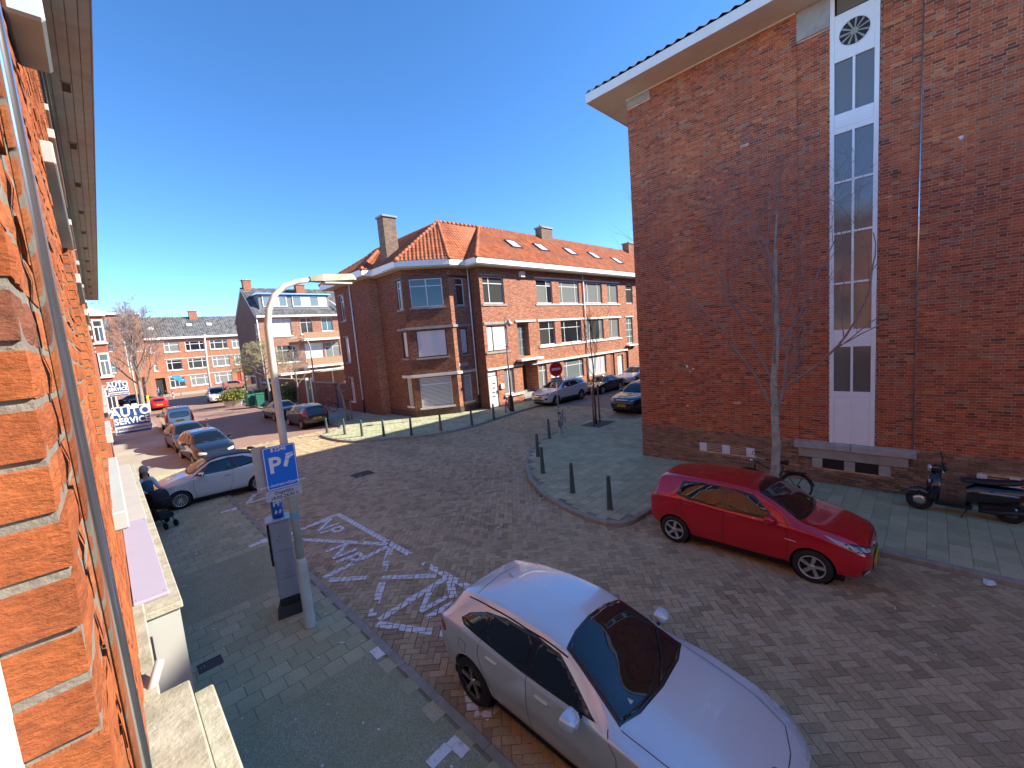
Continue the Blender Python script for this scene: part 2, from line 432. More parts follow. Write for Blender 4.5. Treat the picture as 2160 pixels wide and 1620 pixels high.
for (rx_, ry_) in ((5.62, 2.28), (5.80, 2.06), (5.72, 1.86), (5.95, 1.95)): red_set.add(int(np.argmin((px-rx_)**2+(py-ry_)**2)))
for n_, i in enumerate(big):
    o = link('paver', red_me if int(i) in red_set else pm[n_ % 4], None, road, (px[i], py[i], RZ)); o.rotation_euler = (0, 0, pa[i])

# --- painted lines on the pavers, cut at every joint
def clip_poly(P, Q):
    """convex P clipped to convex counter-clockwise Q"""
    out = P
    for i in range(len(Q)):
        a, b = Q[i], Q[(i+1) % len(Q)]; ex, ey = b[0]-a[0], b[1]-a[1]; inp = out; out = []
        for k in range(len(inp)):
            p, q = inp[k], inp[(k+1) % len(inp)]
            dp = ex*(p[1]-a[1])-ey*(p[0]-a[0]); dq = ex*(q[1]-a[1])-ey*(q[0]-a[0])
            if dp >= 0: out.append(p)
            if (dp >= 0) != (dq >= 0):
                t = dp/(dp-dq); out.append((p[0]+(q[0]-p[0])*t, p[1]+(q[1]-p[1])*t))
        if len(out) < 3: return []
    return out
def ccw(P):
    a = sum(P[i][0]*P[(i+1) % len(P)][1]-P[(i+1) % len(P)][0]*P[i][1] for i in range(len(P)))
    return P if a > 0 else P[::-1]
PAINT_N = [0]
def paint_on_pavers(name, polys, label_parent, wear=.04):
    PAINT_N[0] += 1; pz = RZ+.0045+.0005*PAINT_N[0]; mb = MB(); c = np.cos(pa); s = np.sin(pa)
    for P in polys:
        P = ccw(P); mx = sum(p[0] for p in P)/len(P); my = sum(p[1] for p in P)/len(P); r = max(math.hypot(p[0]-mx, p[1]-my) for p in P)+.2
        for i in np.nonzero((px-mx)**2+(py-my)**2 < r*r)[0]:
            if random.random() < wear: continue
            q = [(px[i]+a*c[i]-b_*s[i], py[i]+a*s[i]+b_*c[i]) for a, b_ in ((-HX+.004, -HY+.004), (HX-.004, -HY+.004), (HX-.004, HY-.004), (-HX+.004, HY-.004))]
            d = clip_poly(P, q)
            if len(d) >= 3: mb.add([(*p, pz) for p in d], [tuple(range(len(d)))])
    o = mb.build(name, 'road_paint', label_parent); return o
m, nt, b = _nt('road_paint'); b.inputs['Roughness'].default_value = .7
nt.links.new(_mix(nt, _ramp(nt, _noise(nt, 9, 9, .75), [(.5, 0.0), (.68, .75)]), (.80, .82, .80), (.3, .26, .2)), b.inputs['Base Color'])
def strip(a, b, w=.11):
    d = Vector((b[0]-a[0], b[1]-a[1])); d.normalize(); n = Vector((-d.y, d.x))*w/2
    return [(a[0]+n.x, a[1]+n.y), (b[0]+n.x, b[1]+n.y), (b[0]-n.x, b[1]-n.y), (a[0]-n.x, a[1]-n.y)]
MARK_LINES = [((2.903, 12.183), (4.442, 12.443)), ((4.442, 12.443), (4.515, 8.417)), ((4.504, 7.891), (4.549, 6.314)), ((2.967, 11.848), (4.434, 9.388)), ((2.806, 9.15), (4.381, 9.264)), ((4.394, 9.149), (3.755, 8.29)), ((2.843, 8.958), (3.403, 8.37)), ((3.611, 8.098), (4.491, 7.073)), ((3.545, 7.932), (2.885, 7.063)), ((4.475, 6.968), (2.919, 6.858)), ((2.837, 6.784), (3.487, 5.58)), ((4.456, 6.828), (4.154, 6.312)), ((3.026, 4.437), (2.788, 4.047)), ((2.868, 3.953), (3.187, 3.953)), ((2.808, 16.025), (3.462, 16.21)), ((2.894, 16.106), (3.322, 16.977))]
lines = struct(bpy.data.objects.new('road_marking', None)); COL.objects.link(lines)
for a_, b_ in MARK_LINES: paint_on_pavers('painted_line', [strip(a_, b_, .15)], lines)
def glyph(s_, pos, right, up, size, bold=.035):
    me = text_mesh(s_, size, bold, 1.15); R = Vector(right).normalized(); U = Vector(up).normalized(); out = []
    me.calc_loop_triangles()
    for t in me.loop_triangles:
        out.append([(pos[0]+R.x*me.vertices[i].co.x+U.x*me.vertices[i].co.y, pos[1]+R.y*me.vertices[i].co.x+U.y*me.vertices[i].co.y) for i in t.vertices])
    return out
for p_ in [(3.864, 11.736), (3.516, 9.8), (3.768, 6.44)]: paint_on_pavers('painted_letters', glyph('NP', p_, (-.05, -1, 0), (1, -.05, 0), .80, .016), lines, .03)

# --- pavements
tile_c = (.155, .165, .14)
TS = [(0.0, (.36, .385, .23)), (.35, (.42, .445, .27)), (.7, (.46, .475, .29)), (1.0, (.51, .51, .33))]
TZ = [(0.0, (.40, .405, .24)), (.6, (.46, .455, .28)), (1.0, (.51, .50, .32))]
for nm, s_ in (('tile_mass', 'ISLAND'), ('tile_piece', 'OBJECT')):
    mat_pieces(nm, TS, s_, TZ, zs=.55, rough=.9, bump=.4, bs=70, grain=.35, dirt=.55, dirtc=(.19, .19, .12))
mat('tile_joint', (.20, .205, .13), .95, var=.3, vs=3)
mat('kerb_stone', (.33, .31, .25), .9, var=.2, vs=7, bump=.3, bs=90, dirt=.5, dirtc=(.17, .16, .12))
mat('far_pavement', (.38, .35, .27), .9, var=.22, vs=1.2, bump=.3, bs=20, dirt=.5, ds=.6)
def aggregate(name):
    m, nt, b = _nt(name); b.inputs['Roughness'].default_value = .95
    gg = nt.nodes.new('ShaderNodeNewGeometry'); v = nt.nodes.new('ShaderNodeTexVoronoi'); v.inputs['Scale'].default_value = 75; nt.links.new(gg.outputs['Position'], v.inputs['Vector'])
    col = _ramp(nt, v.outputs['Color'], [(.1, (.25, .265, .16)), (.55, (.36, .37, .23)), (.88, (.46, .46, .31)), (1.0, (.7, .68, .52))])
    col = _mix(nt, _ramp(nt, _noise(nt, 1.4, 7, .65), [(.4, 0.0), (.7, .65)]), col, (.26, .29, .13))
    nt.links.new(col, b.inputs['Base Color']); _bump(nt, b, v.outputs['Distance'], .6, .01)
aggregate('aggregate')
def kerbs(parent, poly, i0, i1, w=.13, L=.95):
    """individual kerb stones along part of the outline"""
    pts = [Vector((*p, 0)) for p in poly[i0:i1+1]]; path = [pts[0]]
    for a, b in zip(pts, pts[1:]):
        n = max(1, round((b-a).length/L))
        for k in range(1, n+1): path.append(a.lerp(b, k/n))
    ar = sum(poly[i][0]*poly[(i+1) % len(poly)][1]-poly[(i+1) % len(poly)][0]*poly[i][1] for i in range(len(poly)))
    sgn = 1 if ar > 0 else -1
    nrm = []
    for i in range(len(path)):
        d = path[min(i+1, len(path)-1)]-path[max(i-1, 0)]; d.normalize(); nrm.append(Vector((-d.y, d.x, 0))*sgn)
    for i in range(len(path)-1):
        a, b = path[i], path[i+1]; d = (b-a).normalized()*.004; t = .006+random.uniform(-.003, .003)
        a1, b1 = a+d-nrm[i]*.004, b-d-nrm[i+1]*.004; a2, b2 = a1+nrm[i]*w, b1+nrm[i+1]*w; c = .018
        a3, b3 = a1+nrm[i]*c, b1+nrm[i+1]*c
        mb = MB(); vs = [(p.x, p.y, z) for p, z in ((a1, -.15), (b1, -.15), (b1, t-c), (a1, t-c), (a3, t), (b3, t), (a2, t), (b2, t), (a2, -.15), (b2, -.15))]
        mb.add(vs, [(0, 1, 2, 3) if sgn < 0 else (3, 2, 1, 0), (3, 2, 5, 4) if sgn < 0 else (4, 5, 2, 3), (4, 5, 7, 6) if sgn < 0 else (6, 7, 5, 4), (0, 3, 4, 6, 8), (1, 9, 7, 5, 2)])
        mb.build('kerb_stone', 'kerb_stone', parent)
def tiles(parent, poly, x0, y0, x1, y1, npieces, skip=(), inset=.14, ts=.3):
    X = []; Y = []; r = 0; y = y0
    while y < y1:
        off = ts/2 if r % 2 else 0; x = np.arange(x0-off, x1, ts); X.append(x+ts/2); Y.append(np.full(len(x), y+ts/2)); y += ts; r += 1
    X = np.concatenate(X); Y = np.concatenate(Y); ok = np.ones(len(X), bool)
    for dx in (-inset, inset):
        for dy in (-inset, inset): ok &= inside(poly, X+dx, Y+dy)
    for (a, b, c, d) in skip: ok &= ~((X > a) & (X < c) & (Y > b) & (Y < d))
    X = X[ok]; Y = Y[ok]; h = np.full(len(X), ts/2-.0035); an = RNG.normal(0, .006, len(X))
    big = pick_largest(X, Y, 0, npieces); rest = np.ones(len(X), bool); rest[big] = False
    if rest.any(): stuff(link('tile_field', boxes_mesh('tile_field', X[rest], Y[rest], h[rest], h[rest], an[rest], -.03, 0, .004, .002), 'tile_mass', parent))
    if len(big):
        tm = [boxes_mesh('paving_tile', np.zeros(1), np.zeros(1), h[:1], h[:1], np.zeros(1), -.03, 0, .004, .002) for _ in range(4)]
        for q in tm: q.materials.append(MATS['tile_piece'])
        for k, i in enumerate(big):
            o = link('paving_tile', tm[k % 4], None, parent, (X[i], Y[i], 0)); o.rotation_euler = (0, 0, an[i])
def slab(name, poly, m, z=-.007): return struct(MB().prism(poly, 'z', -.15, z).build(name, m))
pl = slab('pavement', PAVE_L, 'tile_joint'); pr = slab('pavement', PAVE_R, 'tile_joint'); pi = slab('pavement', PAVE_I, 'tile_joint'); pf = slab('pavement', PAVE_F, 'far_pavement', 0)
PATCH = [(.45, 2.2, 2.36, 6.05), (.32, 9.3, 2.36, 11.75)]
tiles(pl, PAVE_L, -.2, .4, 2.66, 24, 300, PATCH)
for q in PATCH: MB().box(q[0]-.12, q[1]-.1, -.05, q[2]+.13, q[3]+.1, -.003).build('aggregate_patch', 'aggregate', pl)
tiles(pr, PAVE_R, 8, -3, 22, 13.2, 300)
tiles(pi, PAVE_I, 8, 18, 24, 30, 120)
MB().box(-.25, 24.0, -.05, 2.5, 58, -.002).build('plain_paving', 'far_pavement', pl)
MB().prism([(10.64, 30), (15.5, 30), (15.5, 56), (10.64, 56)], 'z', -.05, -.002).build('plain_paving', 'far_pavement', pi)
kerbs(pl, PAVE_L, 1, 2); kerbs(pr, PAVE_R, 0, 20); kerbs(pi, PAVE_I, 0, 13); kerbs(pi, PAVE_I+PAVE_I[:1], 18, 22)
for (x, y, w_, h_, a_) in [(2.157, 3.906, .28, .14, .06), (2.368, 3.824, .14, .28, .06), (2.2, 12.101, .28, .12, .05), (2.42, 12.129, .14, .26, .05), (2.234, 15.664, .3, .12, 0), (2.433, 15.628, .14, .26, 0), (2.46, 6.0, .14, .26, 0)]:
    mb = MB(); mb.box(-w_/2, -h_/2, .001, w_/2, h_/2, .0055); o = mb.build('painted_tile', 'road_paint', lines, (x, y, 0)); o.rotation_euler = (0, 0, a_)
# manhole covers and drain grates
mat('cast_iron', (.055, .055, .055), .55, .6, var=.3, vs=20, bump=.3)
def grate(name, x, y, w, h, z, label, n=6, rz=0):
    t = thing(name, label, 'drain', (x, y, z), rz); MB().box(-w/2, -h/2, -.03, w/2, h/2, .0).build('grate_base', 'cast_iron', t)
    fr = MB()
    for a in ((-w/2, -h/2, w/2, -h/2+.03), (-w/2, h/2-.03, w/2, h/2), (-w/2, -h/2+.03, -w/2+.03, h/2-.03), (w/2-.03, -h/2+.03, w/2, h/2-.03)): fr.box(a[0], a[1], .0, a[2], a[3], .006)
    fr.build('grate_frame', 'cast_iron', t)
    for i in range(n):
        x_ = -w/2+.05+(w-.1)*(i+.5)/n; MB().box(x_-.012, -h/2+.03, .0, x_+.012, h/2-.03, .005).build('grate_bar', 'cast_iron', t)
grate('manhole_cover', 6.7, 15.6, .75, .6, RZ+.002, 'square cast iron manhole cover in the middle of the brick road')
grate('pavement_drain', .6, 7.9, .32, .26, .002, 'small dark drain grate in the pavement beside the shopfront box')
# litter
mat('litter_white', (.75, .75, .73), .8)
for (x, y, s_, l) in ((10.15, -.75, .17, 'crumpled white paper in the gutter in front of the red hatchback'), (8.5, 20.1, .09, 'white paper scrap on the road off the corner kerb'), (14.0, 21.0, .2, 'white plastic scrap on the corner pavement behind the bollards')):
    mb = MB(); n = 7; vs = [(0, 0, .05*s_/.17)]+[(s_*random.uniform(.6, 1.1)*math.cos(6.283*k/n), s_*.6*random.uniform(.6, 1.1)*math.sin(6.283*k/n), random.uniform(.005, .04)) for k in range(n)]
    mb.add(vs, [(0, 1+k, 1+(k+1) % n) for k in range(n)]); z = 0 if inside(PAVE_I, np.array([x]), np.array([y]))[0] else RZ
    tag(mb.build('paper_scrap', 'litter_white', None, (x, y, z+.004)), l, 'litter')

# specks of litter nobody would count
mb = MB()
for k in range(90):
    if random.random() < .6: x, y, z = random.uniform(.3, 2.5), random.uniform(2.5, 14), .003
    else: x, y, z = random.uniform(4.8, 10), random.uniform(-.5, 12), RZ+.004
    if z < 0 and (inside(PAVE_R, np.array([x]), np.array([y]))[0]): z = .003
    a = random.uniform(0, 6.28); l = random.choice((.012, .015, .02, .04)); w_ = random.uniform(.006, .014); c_, s_ = math.cos(a), math.sin(a)
    mb.add([(x+l*c_-w_*s_, y+l*s_+w_*c_, z+.004), (x-l*c_-w_*s_, y-l*s_+w_*c_, z), (x-l*c_+w_*s_, y-l*s_-w_*c_, z+.003), (x+l*c_+w_*s_, y+l*s_-w_*c_, z)], [(0, 1, 2, 3)])
o = mb.build('litter', 'litter_white'); tag(o, 'specks of paper and cigarette ends scattered over road and pavement', 'litter', None, 'stuff')

# ================================================================== near house (its wall runs past the camera) and the tall block opposite
def wb(mb, name, m, root):
    """build a part from world coordinates under a root that stands somewhere else"""
    o = mb.build(name, m, root); 
    if root.parent is None: o.location = -root.location
    return o
mat('mortar', (.20, .18, .145), .97, var=.25, vs=25, bump=.6, bs=120)
mat('mortar_dark', (.66, .44, .30), .97, var=.25, vs=9)
mat('concrete', (.42, .41, .37), .9, var=.18, vs=5, bump=.25, bs=90, dirt=.6, dirtc=(.2, .19, .16), ds=2)
mat('mossy_stone', (.36, .34, .26), .95, var=.25, vs=14, bump=.8, bs=60, dirt=.75, dirtc=(.17, .16, .08), ds=6)
mat('white_paint', (.76, .77, .75), .5, var=.05, vs=4, dirt=.2, dirtc=(.45, .45, .42), ds=3)
mat('white_weathered', (.40, .41, .38), .6, var=.1, vs=4, dirt=.6, dirtc=(.35, .33, .27), ds=4)
mat('upvc', (.70, .71, .72), .35, var=.03, vs=3)
mat('zinc', (.66, .70, .74), .2, .95, var=.15, vs=8)
mat('lavender', (.36, .34, .42), .55, var=.06, vs=3, dirt=.15, ds=3)
mat('grey_paint', (.36, .38, .36), .6, var=.1, vs=5, dirt=.3, ds=2)
mat('soffit_wood', (.36, .45, .47), .75, var=.15, vs=4, dirt=.35, dirtc=(.2, .18, .15), ds=3)
mat('dark_gap', (.02, .02, .022), .7, var=0)
mat('black_paint', (.025, .026, .03), .45, var=.1)
mat('room_dark', (.03, .03, .033), .9, var=.3, vs=2)
mat('curtain', (.62, .62, .58), .9, var=.12, vs=3)
mat('blind', (.55, .56, .58), .7, var=.05)
mat_glass('window_glass', (.02, .026, .03), .015)
mat_glass('window_glass_b', (.045, .055, .06), .03)
# bricks of the near wall
NB = [(0.0, (.32, .085, .03)), (.35, (.42, .115, .036)), (.7, (.50, .15, .046)), (.93, (.36, .13, .06)), (1.0, (.24, .085, .05))]
for nm, s_ in (('near_brick_mass', 'ISLAND'), ('near_brick_piece', 'OBJECT')):
    mat_pieces(nm, NB, s_, rough=.92, bump=1.0, bs=95, grain=.42, gv=(1, .3, 1.8), dirt=.35, dirtc=(.15, .07, .04))
mat_brickwall('near_brickwork', (.42, .115, .04), (.36, .09, .035), (.30, .27, .22), axis='YZ')

NX = -.05
near = thing('brick_house', 'orange brick house front running past the camera with white lintels and deep boarded eaves', 'house', (0, 1, 0))
CH = .0635
def rough_brick(L, seed, H=CH-.012, D=.098):
    """one hand-made brick lying along y, its front at x = 0: uneven face, worn edges"""
    r = np.random.default_rng(seed); ny, nz = 6, 2; V = []; F = []
    ys = np.linspace(0, L, ny+1); zs = np.linspace(0, H, nz+1)
    for j, z in enumerate(zs):
        for i, y in enumerate(ys):
            e = (i in (0, ny)) or (j in (0, nz))
            V.append((r.normal(0, .0011)-(.0025 if e else 0), y+(r.normal(0, .001)), z+(r.normal(0, .0011))))
    W = ny+1
    for j in range(nz):
        for i in range(ny): F.append((j*W+i, j*W+i+1, (j+1)*W+i+1, (j+1)*W+i))
    o = len(V); V += [(-D, 0, 0), (-D, L, 0), (-D, L, H), (-D, 0, H)]
    F += [tuple(range(0, W))[::-1]+(o, o+1), tuple(range(nz*W, (nz+1)*W))+(o+2, o+3), tuple(j*W for j in range(nz+1))+(o+3, o), tuple(j*W+ny for j in range(nz, -1, -1))+(o+1, o+2)]
    me = bpy.data.meshes.new('brick'); me.from_pydata(V, [], F); me.update(); me.materials.append(MATS['near_brick_piece']); return me
stretch = [rough_brick(.205, k) for k in range(5)]; heads = [rough_brick(.098, 20+k) for k in range(3)]
Y0 = .667; WIN = [(2.78, 4.45), (6.2, 7.9), (9.6, 11.3)]
bricks = []
nrow = int((9.28-2.9)/CH)
for r_ in range(nrow):
    z = 2.9+r_*CH; y = Y0; first = True; head = (r_ % 2 == 0)
    while y < 8.9:
        L = .098 if (first and head) else .205
        cut = None
        for (a, b) in WIN:
            up = (4.02 < z < 5.60) or (7.1 < z < 8.7)
            if up and y < b and y+L > a: cut = (a, b)
        if cut is None: bricks.append((y, z, L)); y += L+.011
        else:
            if cut[0]-y > .05: bricks.append((y, z, cut[0]-y-.003))
            y = cut[1]+.003
        first = False
ca = np.array([[NX, b_[0]+.1, b_[1]+.03] for b_ in bricks]); sx, sy, sd = cam_px(ca)
vis = np.where((sd > .1) & (sx > -30) & (sx < 400) & (sy > -30) & (sy < 1650), 1/ca[:, 1], 0)
hero = set(np.argsort(-vis)[:300].tolist())
MBk = MB()
for i, (y, z, L) in enumerate(bricks):
    std = abs(L-.205) < .002 or abs(L-.098) < .002
    if i in hero and std:
        me = random.choice(stretch if L > .15 else heads)
        o = link('brick', me, None, near, (NX+random.gauss(0, .0015), y-1+random.gauss(0, .0015), z+random.gauss(0, .001)))
    else: 
        j = random.gauss(0, .0015); MBk.box(NX-.098, y, z, NX+j, y+L, z+CH-.012)
stuff(wb(MBk, 'brick_mass', 'near_brick_mass', near))
wb(MB().box(NX-.11, Y0+.006, 2.6, NX-.0045, 2.77, 9.3).box(NX-.11, 2.77, 2.6, NX-.0045, 9.0, 4.0).box(NX-.11, 2.77, 5.66, NX-.0045, 9.0, 7.08).box(NX-.11, 2.77, 8.75, NX-.0045, 9.0, 9.3).box(NX-.11, 4.46, 4.0, NX-.0045, 6.19, 5.66).box(NX-.11, 4.46, 7.08, NX-.0045, 6.19, 8.75).box(NX-.11, 7.91, 4.0, NX-.0045, 9.0, 5.66).box(NX-.11, 7.91, 7.08, NX-.0045, 9.0, 8.75), 'mortar_bed', 'mortar', near)
# joint strips drawn slightly proud in the bed joints, as pointing
wb(MB().box(NX-.02, 9.0, 0, NX, 38, 9.3).box(NX-.02, 3.4, 0, NX-.012, 9.0, 2.9).box(NX-.1, -.9, 0, NX-.012, 3.4, 2.6), 'wall', 'near_brickwork', near)
wb(MB().box(-9, -.9, 0, NX-.12, 38, 9.3), 'inner_wall', 'room_dark', near)
wb(MB().box(-9, -40, 0, NX, -1.0, 9.3), 'wall', 'near_brickwork', near)
# own window frame in the reveal and neighbouring windows
wb(MB().box(-.17, Y0-.05, 3.6, -.1135, Y0+.004, 5.6), 'window_frame', 'upvc', near)
def near_window(y0, y1, z0, z1, k):
    f = MB(); t = .07; x0, x1 = NX-.115, NX-.075
    f.box(x0, y0, z0, x1, y0+t, z1); f.box(x0, y1-t, z0, x1, y1, z1); f.box(x0, y0+t, z0, x1, y1-t, z0+t); f.box(x0, y0+t, z1-t, x1, y1-t, z1); f.box(x0, (y0+y1)/2-.03, z0+t, x1, (y0+y1)/2+.03, z1-t)
    w = wb(f, 'window', 'upvc', near); wb2 = MB().box(NX-.104, y0+t, z0+t, NX-.098, y1-t, z1-t).build('pane', 'window_glass', w)
    wb(MB().bbox(NX-.1, y0-.06, z0-.09, 0.0, y1+.06, z0, .006), 'window_sill', 'white_weathered', near)
    wb(MB().bbox(NX-.1, y0-.07, z1+.005, -.012, y1+.07, z1+.10, .006), 'lintel', 'white_weathered', near)
for k, (a, b_) in enumerate(WIN+[(13.0, 14.7), (16.4, 18.1), (19.8, 21.5), (23.2, 24.9), (28, 29.7)]):
    near_window(a, b_, 4.03, 5.61, k); near_window(a, b_, 7.11, 8.7, k)
# windows of the same front on the camera's other side, mirrored in the cars
for a in (-3.2, -6.6, -10.0, -13.4):
    for (z0, z1) in ((4.03, 5.61), (7.11, 8.7), (.9, 2.6)):
        w = wb(MB().bbox(NX-.01, a, z0, NX+.03, a+1.7, z1, .01), 'window', 'upvc', near); MB().box(NX+.031, a+.1, z0+.1, NX+.035, a+.8, z1-.1).box(NX+.031, a+.9, z0+.1, NX+.035, a+1.6, z1-.1).build('pane', 'window_glass', w)
# boarded eaves
for i in range(5):
    x0 = NX+.006+i*.117; wb(MB().bbox(x0, -40, 9.3, x0+.111, 38, 9.33, .004), 'eaves_board', 'soffit_wood', near)
wb(MB().box(NX, -40, 9.334, .52, 38, 9.6), 'eaves_box', 'soffit_wood', near)
wb(MB().box(.537, -40, 9.285, .552, 38.02, 9.62), 'eaves_fascia', 'grey_paint', near)
for k in range(14):
    y = 7.45+2.46*k; v = wb(MB().box(.17, y-.16, 9.286, .30, y+.16, 9.2995), 'eaves_vent', 'grey_paint', near); MB().box(.185, y-.14, 9.282, .285, y+.14, 9.2855).build('vent_slot', 'dark_gap', v)
for (x_, r_) in ((NX+.03, .02), (NX+.075, .012)): wb(MB().tube([(x_, .2, 9.26), (x_, 38, 9.26)], r_, 8), 'cable_pipe', 'white_weathered', near)
# conduit with clips
py_ = .845; wb(MB().tube([(NX+.014, py_, 2.2), (NX+.014, py_, 9.28)], .0098, 16), 'conduit', 'zinc', near)
wb(MB().tube([(NX+.010, py_+.028, 2.2), (NX+.010, py_+.028, 9.28)], .004, 8), 'cable', 'grey_paint', near)
for z in (3.0, 6.9): wb(MB().bbox(NX-.002, py_-.015, z, NX+.027, py_+.015, z+.012, .003), 'pipe_clip', 'zinc', near)
wb(MB().bbox(NX, 1.67, 5.63, .024, 1.95, 6.35, .008), 'sunblind_box', 'soffit_wood', near)
# ledge, panel roof and boxed shopfront below
shop = thing('shopfront_box', 'white boxed shopfront with lavender roof panel and mossy stone ledge under the orange wall', 'shopfront', (.05, 5, 0))
wb(MB().bbox(NX, 3.05, 3.30, .158, 8.2, 3.34, .005), 'ledge', 'mossy_stone', shop)
wb(MB().bbox(NX+.002, 3.2, 3.342, .112, 5.0, 3.362, .003), 'roof_panel', 'lavender', shop)
wb(MB().bbox(NX+.002, 5.01, 3.342, .118, 8.1, 3.36, .003), 'roof_panel', 'white_weathered', shop)
wb(MB().box(NX, 3.07, 0, .142, 8.15, 3.299), 'box_wall', 'white_weathered', shop)
wb(MB().bbox(-.01, 3.052, 3.05, .006, 3.069, 3.2, .003), 'hinge', 'black_paint', shop)
for (x_, y_) in ((-.03, 3.24), (.095, 3.24), (-.03, 4.95), (.095, 4.95)): wb(MB().lathe([(.005, 0), (.004, .003), (0, .004)], (x_, y_, 3.362), n=8), 'screw', 'zinc', shop)
st = thing('stone_sill', 'weathered concrete sill with mossy lower slab at the foot of the orange wall', 'sill', (0, 1.5, 3.3))
wb(MB().bbox(NX-.02, .3, 3.40, .081, 1.96, 3.52, .006), 'upper_slab', 'mossy_stone', st)
wb(MB().bbox(.083, .3, 3.36, .148, 1.97, 3.45, .006), 'lower_slab', 'mossy_stone', st)
wb(MB().bbox(NX-.02, 1.97, 3.2, -.005, 3.04, 3.42, .006), 'side_slab', 'mossy_stone', st)
wb(MB().box(NX-.02, .3, 0, .07, 1.95, 3.398), 'support', 'grey_paint', st)
wb(MB().lathe([(.012, 0), (.0165, .001), (.0165, .16), (.0135, .16), (.0135, .05), (0, .05)], (0, 0, 0), 'z', 16), 'overflow_pipe', 'grey_paint', st)
_op = [c for c in st.children if c.name.startswith('overflow')][0]; _op.rotation_euler = (rad(-38), rad(30), 0); _op.location = (-.05, .66, .07)
# next house on with the white bay windows
bay = thing('bay_house', 'red brick house with white bay windows beyond the deep boarded eaves', 'house', (-3, 46, 0))
mat_brickwall('bay_brick', (.40, .12, .06), (.34, .095, .05), (.3, .26, .22), axis='XZ')
wb(MB().box(-8, 45, 0, .68, 58, 8.95).box(-8, 38.05, 0, -.2, 45, 9.5), 'wall', 'bay_brick', bay)
wb(MB().bbox(-8, 44.8, 8.95, .85, 58.2, 9.3, .02), 'cornice', 'white_paint', bay)
wb(MB().prism([(-8, 9.3), (.7, 9.3), (-3.5, 12)], 'y', 45, 58), 'roof', 'soffit_wood', bay)
for (z0, z1) in ((6.95, 8.7), (4.35, 6.15), (1.6, 3.4)):
    w = wb(MB().bbox(.02, 44.93, z0, .64, 44.998, z1, .01), 'window', 'white_paint', bay)
    MB().box(.12, 44.922, z0+.12, .31, 44.929, z0+1.15).box(.37, 44.922, z0+.12, .55, 44.929, z0+1.15).box(.12, 44.922, z0+1.25, .55, 44.929, z1-.12).build('pane', 'window_glass_b', w)
    wb(MB().bbox(-.05, 44.85, z0-.14, .74, 44.995, z0-.005, .01), 'window_sill', 'white_paint', bay)

# ------------------------------------------------------------------ projecting garage signs
mat('sign_blue', (.02, .06, .19), .4, var=.06, vs=2); mat('sign_white', (.55, .56, .57), .45, var=.03); mat('print_white', (.85, .86, .86), .5, var=0); mat('print_navy', (.03, .06, .16), .5, var=0)
def auto_sign(y, x0, x1, z0, z1, label):
    W = x1-x0; H = z1-z0; t = thing('garage_sign', label, 'sign', (x0+W/2, y, z0), 0, 'projecting garage signs')
    MB().bbox(-W/2, 0, 0, W/2, .11, H, .008).build('sign_box', 'sign_white', t)
    MB().box(-W/2+.022, -.004, .3*H, W/2-.022, -.0005, H-.022).build('sign_face', 'sign_blue', t)
    MB().box(-W/2+.022, -.004, .022, W/2-.022, -.0005, .1*H).build('sign_band', 'sign_blue', t)
    MB().bbox(-W/2-.16, .03, H*.25, -W/2-.001, .08, H*.32, .004).build('bracket', 'grey_paint', t); MB().bbox(-W/2-.16, .03, H*.75, -W/2-.001, .08, H*.82, .004).build('bracket', 'grey_paint', t)
    place_text('AUTO', MATS['print_white'], t, (0, -.007, H*.78), (1, 0, 0), (0, 0, 1), H*.43, .012*H, .90*W/.75)
    place_text('SERVICE', MATS['print_white'], t, (0, -.007, H*.47), (1, 0, 0), (0, 0, 1), H*.31, .009*H, .83*W/.75)
    place_text('peterscarcentre.nl', MATS['print_navy'], t, (0.03, -.006, H*.20), (1, 0, 0), (0, 0, 1), H*.155, .002, .80*W/.75)
    for s_ in (-.1, .05): 
        MB().bbox(-.02+s_, .02, H+.001, .1+s_, .07, H+.045, .01).build('top_lamp', 'sign_white', t).rotation_euler = (0, 0, 0)
auto_sign(15.0, .065, .80, 3.01, 3.745, 'blue and white AUTO SERVICE sign, the larger and nearer of the two')
auto_sign(27.0, .125, .845, 3.5, 4.2, 'blue and white AUTO SERVICE sign, the smaller one farther down the street')

# ================================================================== tall brick block opposite
RX = 13.8; RY = 7.45; SOF = 12.35
block = thing('brick_apartment_block', 'tall red brick block with overhanging cream eaves and one narrow white stair window', 'building', (RX+4, 2, 0))
RB = [(0.0, (.15, .065, .042)), (.1, (.32, .08, .042)), (.4, (.46, .112, .05)), (.7, (.58, .15, .06)), (.86, (.40, .13, .065)), (.95, (.36, .22, .13)), (1.0, (.72, .22, .08))]
RBZ = [(0.0, (.36, .11, .055)), (.2, (.54, .145, .055)), (.75, (.70, .205, .068)), (.92, (.46, .22, .12)), (1.0, (.78, .25, .085))]
RP = [(0.0, (.184, .115, .072)), (.5, (.299, .185, .116)), (.85, (.368, .220, .136)), (1.0, (.437, .300, .176))]
for s_, n_ in (('ISLAND', 'mass'), ('OBJECT', 'piece')):
    mat_pieces('block_brick_'+n_, RB, s_, RBZ, zs=.42, zlo=.54, zhi=.72, rough=.9, bump=.6, bs=40, grain=.25, gv=(1, .7, 1.3), dirt=.5, dirtc=(.17, .075, .05), dv=(1, 1, .12))
    mat_pieces('plinth_brick_'+n_, RP, s_, rough=.85, bump=.5, bs=40, grain=.25, dirt=.4, dirtc=(.06, .055, .05))
